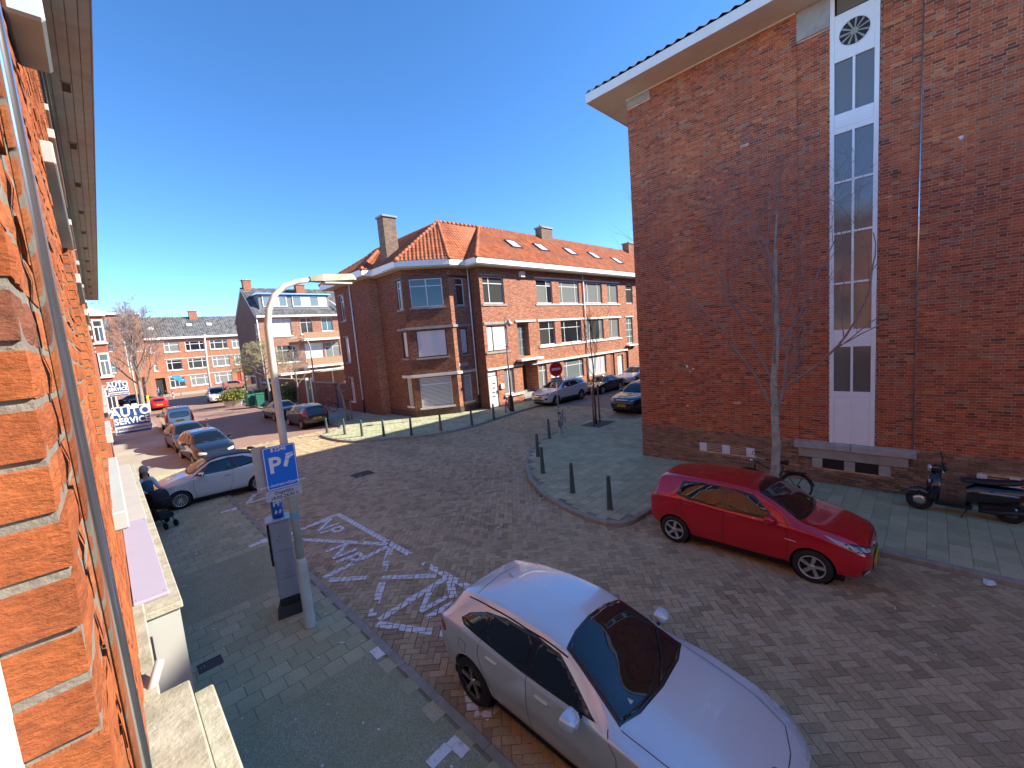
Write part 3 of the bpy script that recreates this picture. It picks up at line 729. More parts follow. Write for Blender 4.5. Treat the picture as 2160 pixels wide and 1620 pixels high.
def course_bricks(z0, z1, y0, y1, ch, pattern, off_odd, openings):
    out = []; n = int(round((z1-z0)/ch))
    for r in range(n):
        z = z0+r*ch; y = y0-(off_odd if r % 2 else 0)-pattern[0]; k = 0
        while y < y1:
            L = pattern[k % len(pattern)]; a, b = max(y, y0), min(y+L-.011, y1); segs = [(a, b)]
            for (oa, ob, oz0, oz1) in openings:
                if z+ch > oz0+.005 and z < oz1-.005: segs = [s for (p, q) in segs for s in ((p, min(q, oa)), (max(p, ob), q)) if s[1]-s[0] > .015]
            out += [(p, q, z, z+ch-.011) for p, q in segs if q-p > .03]
            y += L; k += 1
    return out
OPEN = [(.995, 1.935, 1.16, 13), (1.935, 2.63, 11.65, 13)]
BC = .0665
sets = []
for (ya, yb, x_) in ((-5.5, .26, RX), (.30, 2.63, RX+.03), (2.63, RY, RX)):
    sets += [(x_, 'block_brick', q) for q in course_bricks(1.18, 12.35, ya, yb, BC, (.222, .12), .171, OPEN+[(6.62, RY, 12.07, 13)])]
VENTS = [(3.76, 5.4, .47, .75), (.68, 2.31, .42, .69), (-1.9, -.77, .5, .76)]
sets += [(RX-.012, 'plinth_brick', q) for q in course_bricks(-.05, 1.18, -5.5, RY+.012, .0615, (.222,), .111, VENTS+[(.20, 2.72, .97, 1.2), (.34, 2.63, .70, 1.0)])]
C = np.array([[s_[0], (s_[2][0]+s_[2][1])/2, (s_[2][2]+s_[2][3])/2] for s_ in sets]); bx, by, bd = cam_px(C)
Ln = np.array([s_[2][1]-s_[2][0] for s_ in sets])
score = np.where((bx > 1300) & (bx < 2150) & (by > 5) & (by < 1100), Ln/bd**2*(1+0*bd), 0)
hero = np.zeros(len(sets), bool); hero[np.argsort(-score)[:300]] = True
V8 = np.array([(0, 0, 0), (0, 1, 0), (0, 1, 1), (0, 0, 1), (1, 0, 0), (1, 1, 0), (1, 1, 1), (1, 0, 1)], float)
F8 = np.array([(0, 3, 2, 1), (0, 1, 5, 4), (1, 2, 6, 5), (2, 3, 7, 6), (3, 0, 4, 7)])
def brick_mesh(name, lst):
    n = len(lst); lo = np.array([[x, q[0], q[2]] for x, q in lst], float); hi = np.array([[x+.05, q[1], q[3]] for x, q in lst], float); lo[:, 0] += RNG.normal(0, .0022, n)
    V = lo[:, None]+V8[None]*(hi-lo)[:, None]; V += RNG.normal(0, .0008, V.shape)
    F = (F8[None]+8*np.arange(n)[:, None, None]).reshape(-1, 4)
    return np_mesh(name, V.reshape(-1, 3), F)
for kind in ('block_brick', 'plinth_brick'):
    lst = [(s_[0], s_[2]) for s_, h in zip(sets, hero) if s_[1] == kind and not h]
    o = link('brick_mass', brick_mesh('brick_mass', lst), kind+'_mass', block); o.location = -block.location; stuff(o)
unit = {}
for s_, h in zip(sets, hero):
    if not h: continue
    x_, kind, (a, b_, z0, z1) = s_; key = (kind, round(b_-a, 2), round(z1-z0, 3))
    if key not in unit:
        me = brick_mesh('brick', [(0, (0, b_-a, 0, z1-z0))]); me.materials.append(MATS[kind+'_piece']); unit[key] = me
    o = link('brick', unit[key], None, block, Vector((x_, a, z0))-block.location)
mat('splash_white', (.8, .78, .74), .8, var=.1)
for (y_, z_, r_) in ((5.72, 3.28, .05), (5.55, 3.2, .035), (5.62, 3.12, .03), (5.75, 1.95, .035), (-.35, 8.2, .05)):
    m_ = MB(); n_ = 9; m_.add([(RX-.006, y_, z_)]+[(RX-.005, y_+r_*random.uniform(.5, 1.2)*math.cos(6.283*k/n_), z_+r_*random.uniform(.5, 1.2)*math.sin(6.283*k/n_)) for k in range(n_)], [(0, 1+k, 1+(k+1) % n_) for k in range(n_)]); wb(m_, 'paint_splash', 'splash_white', block)
# body behind the bricks
wb(MB().box(RX+.008, 2.63, 0, RX+.3, RY-.005, 12.36).box(RX+.038, .28, 0, RX+.3, 2.629, 1.1).box(RX+.038, 1.94, 1.1, RX+.3, 2.629, 12.36).box(RX+.038, .28, 1.1, RX+.3, .99, 12.36).box(RX+.008, -5.6, 0, RX+.3, .279, 12.36), 'mortar_bed', 'mortar_dark', block)
wb(MB().box(RX+.31, -30, 0, RX+9.5, RY-.01, 12.35).box(RX+.02, -30, 0, RX+.3, -5.61, 12.35), 'wall', 'near_brickwork', block)
mat_brickwall('block_side', (.24, .08, .05), (.19, .065, .045), (.25, .2, .17), axis='XZ')
wb(MB().box(RX+.06, RY-.009, 0, RX+9.5, RY-.001, 12.34), 'side_wall', 'block_side', block)
mat('eaves_cream', (.86, .80, .64), .7, var=.06, vs=2, dirt=.15, dirtc=(.4, .36, .28)); mat('eaves_fascia', (.90, .88, .80), .6, var=.06, vs=3)
wb(MB().box(RX-.98, -30, SOF, RX+9.6, RY+.93, SOF+.06), 'eaves', 'eaves_cream', block)
wb(MB().box(RX-1.0, -30, SOF-.012, RX-.981, RY+.95, SOF+.26).box(RX-.98, RY+.931, SOF-.012, RX+9.6, RY+.95, SOF+.26), 'fascia', 'eaves_fascia', block)
wb(MB().box(RX-.03, 2.64, SOF-.04, RX, RY+.02, SOF-.003), 'eaves_batten', 'eaves_fascia', block)
mat('slate_tile', (.10, .10, .105), .75, var=.25, vs=4, bump=.2)
rf = MB()
for k in range(128):
    y1 = RY+.95-k*.3; y0 = y1-.3; run = max(.25, min(5.2, RY+.99-y1+.1)); q = run/5.2*2.83
    rf.add([(RX-1.03, y0, SOF+.27), (RX-1.03, y0+.15, SOF+.34), (RX-1.03, y1-.02, SOF+.27), (RX-1.03+run, y0, SOF+.27+q), (RX-1.03+run, y0+.15, SOF+.34+q), (RX-1.03+run, y1-.02, SOF+.27+q)], [(0, 1, 4, 3), (1, 2, 5, 4)])
stuff(wb(rf, 'roof_tiles', 'slate_tile', block))
hz0, hz1 = SOF+.262, SOF+3.08; A_, B_, C_, D_ = (RX-1.0, RY+.95, hz0), (RX+9.4, RY+.95, hz0), (RX+9.4, -30, hz0), (RX-1.0, -30, hz0); E_, F_ = (RX+4.2, RY-4.25, hz1), (RX+4.2, -30, hz1)
wb(MB().add([A_, B_, C_, D_, E_, F_], [(0, 4, 5, 3), (1, 2, 5, 4), (0, 1, 4), (3, 5, 2), (0, 3, 2, 1)]), 'roof', 'slate_tile', block)
wb(MB().box(RX+9.51, -6, 0, 75, RY-.02, 12.34), 'side_wing', 'block_side', block)
wb(MB().box(RX+9.61, -7, SOF, 75, RY+.93, SOF+.27), 'eaves', 'eaves_cream', block); wb(MB().prism([(RY+.95, SOF+.275), (-7, SOF+.275), (1, SOF+3.08)], 'x', RX+9.62, 75), 'roof', 'slate_tile', block)
# concrete blocks, sill, cellar vents
wb(MB().bbox(RX+.0, 1.937, 11.65, RX+.06, 2.628, 12.34, .006), 'concrete_block', 'concrete', block)
wb(MB().bbox(RX-.012, 6.62, 12.07, RX+.06, RY+.004, 12.34, .006), 'concrete_block', 'concrete', block)
wb(MB().bbox(RX-.16, .22, .98, RX+.1, 1.46, 1.16, .012), 'sill_stone', 'concrete', block); wb(MB().bbox(RX-.16, 1.468, .98, RX+.1, 2.72, 1.16, .012), 'sill_stone', 'concrete', block)
wb(MB().prism([(RX-.11, .979), (RX+.1, .979), (RX+.1, .71), (RX-.04, .71)], 'y', .36, 2.62), 'sill_bracket', 'concrete', block)
for (a, b_, z0, z1) in VENTS:
    n = 5; L = (b_-a); 
    wb(MB().box(RX+.02, a, z0, RX+.05, b_, z1), 'vent_back', 'dark_gap', block)
    segs = [(a, a+.14*L), (a+.43*L, a+.57*L), (a+.86*L, b_)]
    for p, q in segs: wb(MB().bbox(RX-.02, p, z0, RX+.04, q, z1, .005), 'vent_stone', 'concrete' if a > 0 and a < 3 else 'white_paint', block)
    for p, q in ((a+.14*L, a+.43*L), (a+.57*L, a+.86*L)):
        for k in range(5): wb(MB().box(RX+.002, p+.005, z0+.02+k*(z1-z0-.02)/5, RX+.012, q-.005, z0+.04+k*(z1-z0-.02)/5), 'vent_bar', 'black_paint', block)
wb(MB().tube([(RX+.0, .28, 1.2), (RX+.0, .28, 12.3)], .014, 8), 'conductor', 'zinc', block)
mat('upvc_strip', (.90, .90, .86), .4, var=.03, vs=3)
# the narrow white window strip
ys = (1.93, 1.0); fx = RX-.02
wf = wb(MB().bbox(fx, 1.0, 1.165, fx+.1, 1.09, 13, .006).bbox(fx, 1.84, 1.165, fx+.1, 1.93, 13, .006), 'window_frame', 'upvc_strip', block)
bars = [(2.44, 2.58), (3.76, 4.21), (9.07, 9.53), (10.74, 11.8)]
for (z0, z1) in bars: wb(MB().bbox(fx+.004, 1.091, z0, fx+.08, 1.839, z1, .005), 'panel', 'upvc_strip', block)
wb(MB().bbox(fx+.012, 1.091, 1.17, fx+.08, 1.839, 2.439, .005), 'panel', 'upvc_strip', block)
for (z0, z1) in ((3.90, 4.08), (9.2, 9.4)): wb(MB().bbox(fx-.003, 1.12, z0, fx+.005, 1.81, z1, .004), 'panel_field', 'upvc_strip', block)
for (a, b_) in ((1.12, 1.455), (1.475, 1.81)): wb(MB().bbox(fx+.006, a, 1.24, fx+.013, b_, 2.4, .004), 'panel_field', 'upvc_strip', block)
mat_glass('stair_glass', (.17, .145, .11), .12, 1.0)  # tan of the facade mirrored in the panes put into the base colour
rows = [(2.58, 3.76), (4.21, 5.38), (5.42, 6.64), (6.68, 7.89), (7.93, 9.07), (9.53, 10.74), (11.84, 12.9)]
wb(MB().bbox(fx+.006, 1.44, 2.58, fx+.07, 1.49, 10.74, .004), 'mullion', 'upvc_strip', block)
for z in (5.40, 6.66, 7.91): wb(MB().bbox(fx+.008, 1.091, z-.025, fx+.07, 1.439, z+.025, .004), 'transom', 'upvc_strip', block); wb(MB().bbox(fx+.008, 1.491, z-.025, fx+.07, 1.839, z+.025, .004), 'transom', 'upvc_strip', block)
for (z0, z1) in rows:
    for (a, b_) in ((1.091, 1.439), (1.491, 1.839)) if z0 < 11 else ((1.13, 1.8),): wb(MB().box(fx+.045, a, z0, fx+.05, b_, z1), 'pane', 'stair_glass', block)
# round fan in the panel
fan = MB(); fan.lathe([(.30, 0), (.30, .002)], (fx+.002, 1.46, 11.285), 'x', 40); wb(fan, 'fan_opening', 'dark_gap', block)
mat('fan_metal', (.38, .35, .28), .6, .2, var=.2, vs=9)
wb(MB().lathe([(.075, -.012), (.08, -.002), (.08, .001)], (fx, 1.46, 11.285), 'x', 20), 'fan_hub', 'fan_metal', block)
wb(MB().lathe([(.305, .004), (.305, -.012), (.287, -.012), (.287, .004)], (fx, 1.46, 11.285), 'x', 40, cap=False), 'fan_ring', 'upvc_strip', block)
for k in range(11):
    t = 6.2832*k/11; c, s_ = math.cos(t), math.sin(t); p = []
    for (r_, w2, dx) in ((.082, -.014, -.002), (.27, -.026, -.003), (.28, .02, -.011), (.082, .012, -.009)): p.append((fx+dx, 1.46+r_*c-w2*s_, 11.285+r_*s_+w2*c))
    wb(MB().add(p, [(0, 1, 2, 3)]), 'fan_blade', 'fan_metal', block)

# ================================================================== houses across the junction and down the street
class Wall:
    """a straight wall in plan from P0 to P1; u runs along it, outward normal to the right of the way"""
    def __init__(s, P0, P1, flip=False):
        s.P0 = Vector((P0[0], P0[1])); d = Vector((P1[0]-P0[0], P1[1]-P0[1])); s.L = d.length; s.d = d/s.L
        s.n = Vector((s.d.y, -s.d.x))
        if flip: s.n = -s.n
    def p(s, u, o, z): q = s.P0+s.d*u+s.n*o; return (q.x, q.y, z)
    def box(s, mb, u0, u1, o0, o1, z0, z1):
        v = [s.p(u, o, z) for z in (z0, z1) for (u, o) in ((u0, o0), (u1, o0), (u1, o1), (u0, o1))]
        f = [(0, 3, 2, 1), (4, 5, 6, 7), (0, 1, 5, 4), (1, 2, 6, 5), (2, 3, 7, 6), (3, 0, 4, 7)]
        a, b, c = (Vector(v[i]) for i in (4, 5, 6))
        if (b-a).cross(c-b).z < 0: f = [q[::-1] for q in f]
        return mb.add(v, f)
    def face(s, mb, u0, u1, z0, z1, holes, depth=.1, off=0.0):
        us = sorted({u0, u1, *[h[0] for h in holes], *[h[1] for h in holes]}); zs = sorted({z0, z1, *[h[2] for h in holes], *[h[3] for h in holes]})
        us = [u for u in us if u0 <= u <= u1]; zs = [z for z in zs if z0 <= z <= z1]
        for a, b in zip(us, us[1:]):
            for c, d in zip(zs, zs[1:]):
                mu, mz = (a+b)/2, (c+d)/2
                if any(h[0] < mu < h[1] and h[2] < mz < h[3] for h in holes): continue
                mb.quad(s.p(a, off, c), s.p(b, off, c), s.p(b, off, d), s.p(a, off, d))
        for h in holes:
            dd = h[4] if len(h) > 4 else depth
            for (p, q) in (((h[0], h[2]), (h[0], h[3])), ((h[1], h[3]), (h[1], h[2])), ((h[0], h[3]), (h[1], h[3])), ((h[1], h[2]), (h[0], h[2]))):
                mb.quad(s.p(p[0], off, p[1]), s.p(q[0], off, q[1]), s.p(q[0], off-dd, q[1]), s.p(p[0], off-dd, p[1]))
def striped(name, c1, c2, scale, axis, spec=.7, rough=.05):
    m, nt, b = _nt(name); g = nt.nodes.new('ShaderNodeNewGeometry'); w = nt.nodes.new('ShaderNodeTexWave'); w.wave_type = 'BANDS'
    w.bands_direction = axis; w.inputs['Scale'].default_value = scale; w.inputs['Distortion'].default_value = 1.2 if axis == 'X' else .0; w.inputs['Detail'].default_value = 2
    mp = nt.nodes.new('ShaderNodeMapping'); mp.inputs['Rotation'].default_value = (0, 0, rad(20)); nt.links.new(g.outputs['Position'], mp.inputs[0]); nt.links.new(mp.outputs[0], w.inputs['Vector'])
    nt.links.new(_ramp(nt, w.outputs['Fac'], [(.3, c1), (.75, c2)]), b.inputs['Base Color']); b.inputs['Roughness'].default_value = rough; b.inputs['Specular IOR Level'].default_value = spec
striped('glass_curtain', (.10, .11, .11), (.32, .33, .31), 5.0, 'X'); striped('glass_blind', (.22, .23, .25), (.78, .80, .82), 3.6, 'Z', .5, .1)
mat_glass('glass_dark', (.018, .022, .025), .015); mat_glass('glass_room', (.06, .065, .06), .03); mat_glass('glass_white', (.68, .72, .72), .06, .6); mat_glass('glass_teal', (.10, .2, .22), .05); mat_glass('glass_grey', (.16, .19, .19), .08)
GLASSES = ['glass_curtain', 'glass_dark', 'glass_room', 'glass_curtain']
def window(root, W, u0, u1, z0, z1, mull=(), trans=(), frame='upvc', glass='glass_dark', t=.065, depth=.08, light=None):
    """frame recessed in its opening, one pane per light"""
    f = MB(); o0, o1 = -depth-.05, -depth
    us = [u0, *mull, u1]; zs = [z0, *trans, z1]
    W.box(f, u0, u0+t, o0, o1, z0, z1); W.box(f, u1-t, u1, o0, o1, z0, z1); W.box(f, u0+t, u1-t, o0, o1, z0, z0+t); W.box(f, u0+t, u1-t, o0, o1, z1-t, z1)
    for m_ in mull: W.box(f, m_-t*.45, m_+t*.45, o0, o1-.004, z0+t, z1-t)
    for q in trans:
        for a, b in zip(us, us[1:]): W.box(f, a+t*.5, b-t*.5, o0, o1-.008, q-t*.4, q+t*.4)
    w = wb(f, 'window', frame, root)
    for i, (a, b) in enumerate(zip(us, us[1:])):
        for j, (c, d) in enumerate(zip(zs, zs[1:])):
            gm = glass if isinstance(glass, str) else glass[(i+j) % len(glass)]
            g = MB(); W.box(g, a+t*.4, b-t*.4, -depth-.034, -depth-.028, c+t*.4, d-t*.4); g.build('pane', gm, w)
    return w
def trim(root, W, name, m, u0, u1, o0, o1, z0, z1): g = MB(); W.box(g, u0, u1, o0, o1, z0, z1); return wb(g, name, m, root)

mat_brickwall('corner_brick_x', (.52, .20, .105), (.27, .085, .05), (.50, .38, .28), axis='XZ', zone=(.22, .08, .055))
mat_brickwall('corner_brick_y_shaded', (.29, .10, .055), (.12, .042, .028), (.30, .21, .15), axis='YZ', zone=(.10, .04, .028))  # same brick, shade of faces turned from the sun put into the colour
mat_brickwall('corner_brick_d_shaded', (.29, .10, .055), (.12, .042, .028), (.30, .21, .15), axis='D', zone=(.10, .04, .028))  # diagonal bay face: brick tone lowered to carry its shade
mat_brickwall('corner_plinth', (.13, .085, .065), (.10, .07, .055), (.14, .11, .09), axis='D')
mat('stone_grey', (.33, .31, .28), .85, var=.15, vs=3, dirt=.35, ds=2); mat('stone_white', (.72, .71, .66), .7, var=.08, vs=3, dirt=.3, dirtc=(.45, .42, .36), ds=2)
mat('fascia_white', (.80, .79, .75), .55, var=.05, vs=2, dirt=.15, dirtc=(.5, .47, .4)); mat('soffit_cream', (.60, .53, .41), .75, var=.08, vs=2)
mat('brown_door', (.22, .09, .045), .5, var=.15, vs=5); mat('dark_frame', (.05, .052, .058), .4, var=.1)
ROOF = [(0.0, (.34, .085, .035)), (.4, (.46, .12, .045)), (.75, (.54, .16, .06)), (1.0, (.30, .095, .05))]
mat_pieces('red_pantile', ROOF, 'ISLAND', [(0.0, (.27, .09, .045)), (1.0, (.48, .15, .065))], zs=.6, rough=.75, bump=.3, bs=20, grain=.25, dirt=.6, dirtc=(.16, .085, .045))
mat_pieces('grey_pantile', [(0.0, (.085, .085, .085)), (.6, (.14, .14, .14)), (1.0, (.2, .195, .185))], 'ISLAND', rough=.8, bump=.3, bs=20, grain=.2, dirt=.3, dirtc=(.1, .1, .07))
def tile_slope(root, poly, m, w=.25, h=.34, cap=True):
    """pantiles over a planar roof face whose first edge is the eaves"""
    P = [Vector(p) for p in poly]; e = (P[1]-P[0]).normalized()
    nrm = Vector((0, 0, 0))
    for i in range(1, len(P)-1): nrm += (P[i]-P[0]).cross(P[i+1]-P[0])
    nrm.normalize()
    if nrm.z < 0: nrm = -nrm
    up = nrm.cross(e)
    if up.z < 0: up = -up
    p2 = [((p-P[0]).dot(e), (p-P[0]).dot(up)) for p in P]
    u0, u1 = min(p[0] for p in p2), max(p[0] for p in p2); v1 = max(p[1] for p in p2)
    U, Vv = np.meshgrid(np.arange(u0-w, u1+w, w), np.arange(0, v1, h)); U = U.ravel()+w/2; Vv = Vv.ravel()
    ok = inside(p2, U, Vv+h*.45) | inside(p2, U-w*.45, Vv+h*.3) & inside(p2, U+w*.45, Vv+h*.3); U = U[ok]; Vv = Vv[ok]
    xs = np.array([-.5, -.32, -.14, .08, .3, .52])*w; hs = np.array([.018, .0, .012, .048, .052, .02])
    n = len(U); a = np.zeros((n, 12, 3)); E = np.array(e); UP = np.array(up); N = np.array(nrm); O = np.array(P[0])
    for r, (dv, dh) in enumerate(((-.03, .03), (h+.02, .004))):
        for k in range(6): a[:, r*6+k] = O+(U+xs[k])[:, None]*E+(Vv+dv)[:, None]*UP+(hs[k]+dh)*N+RNG.normal(0, .003, (n, 1))*N
    F = np.array([(k, k+1, 7+k, 6+k) for k in range(5)]); F = (F[None]+12*np.arange(n)[:, None, None]).reshape(-1, 4)
    o = link('roof_tiles', np_mesh('roof_tiles', a.reshape(-1, 3), F, True), m, root); o.location = -root.location; stuff(o)
    wb(MB().add([tuple(p-nrm*.01) for p in P], [tuple(range(len(P)))]), 'roof', m, root)
def ridge_caps(root, a, b, m, r=.12, step=.36, name='ridge_tiles'):
    a, b = Vector(a), Vector(b); L = (b-a).length; n = max(1, int(L/step)); g = MB()
    for k in range(n):
        p, q = a.lerp(b, k/n), a.lerp(b, (k+1.08)/n); g.tube([p, q], [r*1.12, r*.92], 8)
    stuff(wb(g, name, m, root))
def chimney(root, x, y, z0, z1, sx, sy, m, pots=2):
    c = wb(MB().box(x-sx/2, y-sy/2, z0, x+sx/2, y+sy/2, z1), 'chimney', m, root)
    MB().bbox(x-sx/2-.09, y-sy/2-.09, z1+.001, x+sx/2+.09, y+sy/2+.09, z1+.13, .02).build('chimney_cap', 'stone_grey', c)
    for k in range(pots): MB().lathe([(.1, z1+.131), (.11, z1+.2), (.085, z1+.36), (.07, z1+.36), (.07, z1+.2)], (x+(k-(pots-1)/2)*.32, y, 0), n=10).build('chimney_pot', 'stone_grey', c)
    return c
def skylight(root, p0, e, up, nrm, w, h):
    p0, e, up, nrm = map(Vector, (p0, e, up, nrm)); f = MB()
    def bx(mb, a, b, c, d, h0, h1):
        v = [tuple(p0+e*x+up*y+nrm*z) for z in (h0, h1) for (x, y) in ((a, c), (b, c), (b, d), (a, d))]
        mb.add(v, [(0, 3, 2, 1), (4, 5, 6, 7), (0, 1, 5, 4), (1, 2, 6, 5), (2, 3, 7, 6), (3, 0, 4, 7)])
    for q in ((0, .08, 0, h), (w-.08, w, 0, h), (.08, w-.08, 0, .08), (.08, w-.08, h-.08, h)): bx(f, q[0], q[1], q[2], q[3], -.02, .13)
    s_ = wb(f, 'skylight', 'dark_frame', root); g = MB(); bx(g, .08, w-.08, .08, h-.08, .08, .1); g.build('pane', 'glass_white', s_)

# ---- corner apartment house
corner = thing('corner_apartment_house', 'three storey brick corner house with orange tiled hip roof and polygonal window bay', 'building', (20, 26, 0))
PA, PB, PC, PD, PE, PF = (13.75, 27.3), (14.4, 27.3), (14.4, 23.95), (16.8, 22.3), (18.5, 22.3), (18.5, 21.2)
ZT = 9.55
W6 = Wall(PF, (47, 21.2)); W5 = Wall(PE, PF, True); W4 = Wall(PD, PE); W3 = Wall(PC, PD); W2 = Wall(PB, PC); W1 = Wall(PA, PB); W0 = Wall((13.75, 33), PA)
for W in (W6, W4, W3, W2, W1, W0): assert W.n.x*(-1)+W.n.y*(-1) > -.2
X0 = 18.5
F6 = [ # storey, u-range, z-range, mullions, transoms, frame, glass
 (18.79, 20.73, 7.15, 8.95, (19.37,), (8.5,), 'upvc', 'glass_room'), (24.15, 26.02, 7.15, 8.97, (25.4,), (8.5,), 'upvc', ['glass_curtain', 'glass_dark']), (26.89, 29.6, 7.15, 8.97, (27.33, 29.09), (8.5,), 'upvc', 'glass_curtain'), (30.46, 33.12, 7.17, 8.97, (30.9, 32.48), (), 'upvc', 'glass_curtain'), (33.95, 35.83, 7.17, 8.97, (34.5,), (), 'upvc', 'glass_curtain'),
 (18.79, 20.69, 3.9, 5.65, (19.38,), (), 'dark_frame', 'glass_white'), (24.18, 26.04, 3.95, 5.72, (25.4,), (5.2,), 'upvc', ['glass_room', 'glass_dark']), (26.81, 29.61, 3.95, 5.72, (27.33, 29.09), (5.2,), 'upvc', 'glass_dark'), (30.32, 33.05, 3.92, 5.72, (30.9, 32.48), (), 'upvc', ['glass_curtain', 'glass_room']), (33.95, 35.75, 3.92, 5.73, (34.5,), (), 'upvc', 'glass_curtain'),
 (20.05, 21.04, .76, 2.55, (20.5,), (), 'upvc', 'glass_curtain'), (23.75, 24.7, .1, 2.52, (24.3,), (2.0,), 'upvc', 'glass_curtain'), (25.2, 26.4, .8, 2.52, (25.8,), (2.0,), 'upvc', 'glass_white'), (26.83, 29.6, .9, 2.52, (27.3, 29.1), (2.05,), 'upvc', 'glass_grey'), (30.39, 33.15, .8, 2.46, (31.2, 32.4), (), 'upvc', 'glass_blind'), (35.14, 36.16, .2, 2.25, (35.6,), (), 'upvc', 'glass_white'),
 (37.06, 38.31, 3.2, 5.75, (37.68,), (3.9, 4.55, 5.2), 'upvc', 'glass_grey'), (37.3, 38.6, 7.15, 8.97, (), (8.5,), 'upvc', 'glass_room'), (39.5, 41, 3.9, 5.7, (), (), 'upvc', 'glass_room')]
holes = [(a-X0, b-X0, c, d) for (a, b, c, d, *_r) in F6]+[(21.75-X0, 22.95-X0, 3.3, 5.72, .35), (18.56-X0, 19.4-X0, 0, 2.6, .12), (21.95-X0, 23.65-X0, 0, 2.62, 1.3), (33.91-X0, 34.62-X0, 0, 2.45, .15), (36.5-X0, 37.2-X0, 0, 2.5, .2)]
g = MB(); W6.face(g, 0, W6.L, .0, ZT, holes, .14); wb(g, 'wall', 'corner_brick_x', corner)
for (a, b, c, d, mu, tr, fr, gl) in F6: window(corner, W6, a-X0, b-X0, c, d, [q-X0 for q in mu], tr, fr, gl)
g = MB(); W5.face(g, 0, W5.L, 0, ZT, []); wb(g, 'wall', 'corner_brick_y_shaded', corner)
g = MB(); W1.face(g, 0, W1.L, 0, ZT, []); wb(g, 'wall', 'corner_brick_x', corner)
h2 = [(2.55, 3.15, 7.13, 8.95), (2.55, 3.15, 3.95, 5.7), (2.55, 3.15, .75, 2.6)]; h3 = [(.42, 2.5, 7.16, 8.97), (.5, 2.45, 3.9, 5.68), (.42, 2.5, .6, 2.55)]; h4 = [(.55, 1.25, 7.14, 8.97), (.6, 1.2, 3.9, 5.65), (.52, 1.2, .68, 2.5)]
h0 = [(33-32.2, 33-31.5, 7.07, 8.93), (33-32.2, 33-31.5, 3.88, 5.78), (33-32.15, 33-31.5, .83, 2.62)]
for W, hh, m_ in ((W2, h2, 'corner_brick_y_shaded'), (W3, h3, 'corner_brick_d_shaded'), (W4, h4, 'corner_brick_x'), (W0, h0, 'corner_brick_y_shaded')):
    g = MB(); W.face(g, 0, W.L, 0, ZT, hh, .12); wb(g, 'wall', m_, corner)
for W, hh in ((W2, h2), (W4, h4), (W0, h0)):
    for k, (a, b, c, d) in enumerate(hh): window(corner, W, a, b, c, d, (), (d-.45,) if k != 1 else (), 'dark_frame' if k == 1 and W is not W0 else 'upvc', ('glass_room', 'glass_white', 'glass_blind')[k], .07)
window(corner, W3, *h3[0], ((.42+2.5)/2,), (8.5,), 'upvc', 'glass_dark'); window(corner, W3, *h3[1], (), (), 'dark_frame', 'glass_white'); window(corner, W3, *h3[2], (), (2.1,), 'upvc', 'glass_blind')
# stone bands, sills, lintels
for (a, b, z0, z1, m_, o) in ((18.6, 20.95, 6.98, 7.1, 'stone_grey', .06), (18.62, 20.95, 9.02, 9.12, 'stone_grey', .04), (23.98, 36.08, 7.0, 7.1, 'stone_white', .06), (24.0, 36.1, 9.03, 9.13, 'stone_white', .05), (18.58, 20.9, 3.74, 3.86, 'stone_grey', .06), (18.58, 20.99, 5.72, 5.9, 'stone_grey', .05), (24.0, 36.1, 3.76, 3.92, 'stone_white', .07), (24.0, 36.15, 5.78, 5.93, 'stone_white', .06), (21.57, 23.78, 5.8, 5.93, 'stone_white', .08), (18.5, 21.92, 2.62, 2.76, 'stone_white', .10), (23.0, 36.9, 2.58, 2.74, 'stone_white', .14), (19.95, 21.85, .58, .72, 'stone_white', .12), (36.9, 38.5, 5.8, 5.9, 'stone_white', .06)):
    trim(corner, W6, 'stone_band', m_, a-X0, b-X0, .002, o, z0, z1)
trim(corner, W6, 'balcony_slab', 'stone_white', 21.46-X0, 23.89-X0, .002, .5, 2.98, 3.14); trim(corner, W6, 'balcony_slab', 'stone_white', 36.8-X0, 38.6-X0, .002, .4, 2.98, 3.1)
window(corner, W6, 21.78-X0, 22.92-X0, 3.32, 5.7, ((21.78+22.92)/2-X0,), (3.92, 4.52, 5.1), 'stone_grey', 'glass_grey', .05, .3)
for W, hh in ((W2, h2), (W3, h3), (W4, h4), (W0, h0)):
    for k, (a, b, c, d) in enumerate(hh):
        trim(corner, W, 'window_sill', ('stone_grey', 'stone_grey', 'stone_white')[k], a-.12, min(b+.12, W.L-.02), .002, .07, c-.13, c-.01)
        if W is W0: trim(corner, W, 'lintel', 'stone_grey', a-.12, b+.12, .002, .05, d+.01, d+.12)
for W, u0, u1 in ((W2, 2.2, W2.L-.02), (W3, .0, W3.L), (W4, .0, W4.L-.15)):
    for (z0, z1, m_, o) in ((9.0, 9.12, 'dark_frame', .05), (5.74, 5.9, 'stone_grey', .08), (2.62, 2.8, 'stone_white', .09)): trim(corner, W, 'stone_band', m_, u0, u1, .002, o, z0, z1)
for W, (u0, u1) in ((W3, (0, W3.L)), (W2, (0, W2.L)), (W4, (0, W4.L))): trim(corner, W, 'plinth', 'corner_plinth', u0+.002, u1-.002, .002, .02, 0, .42)
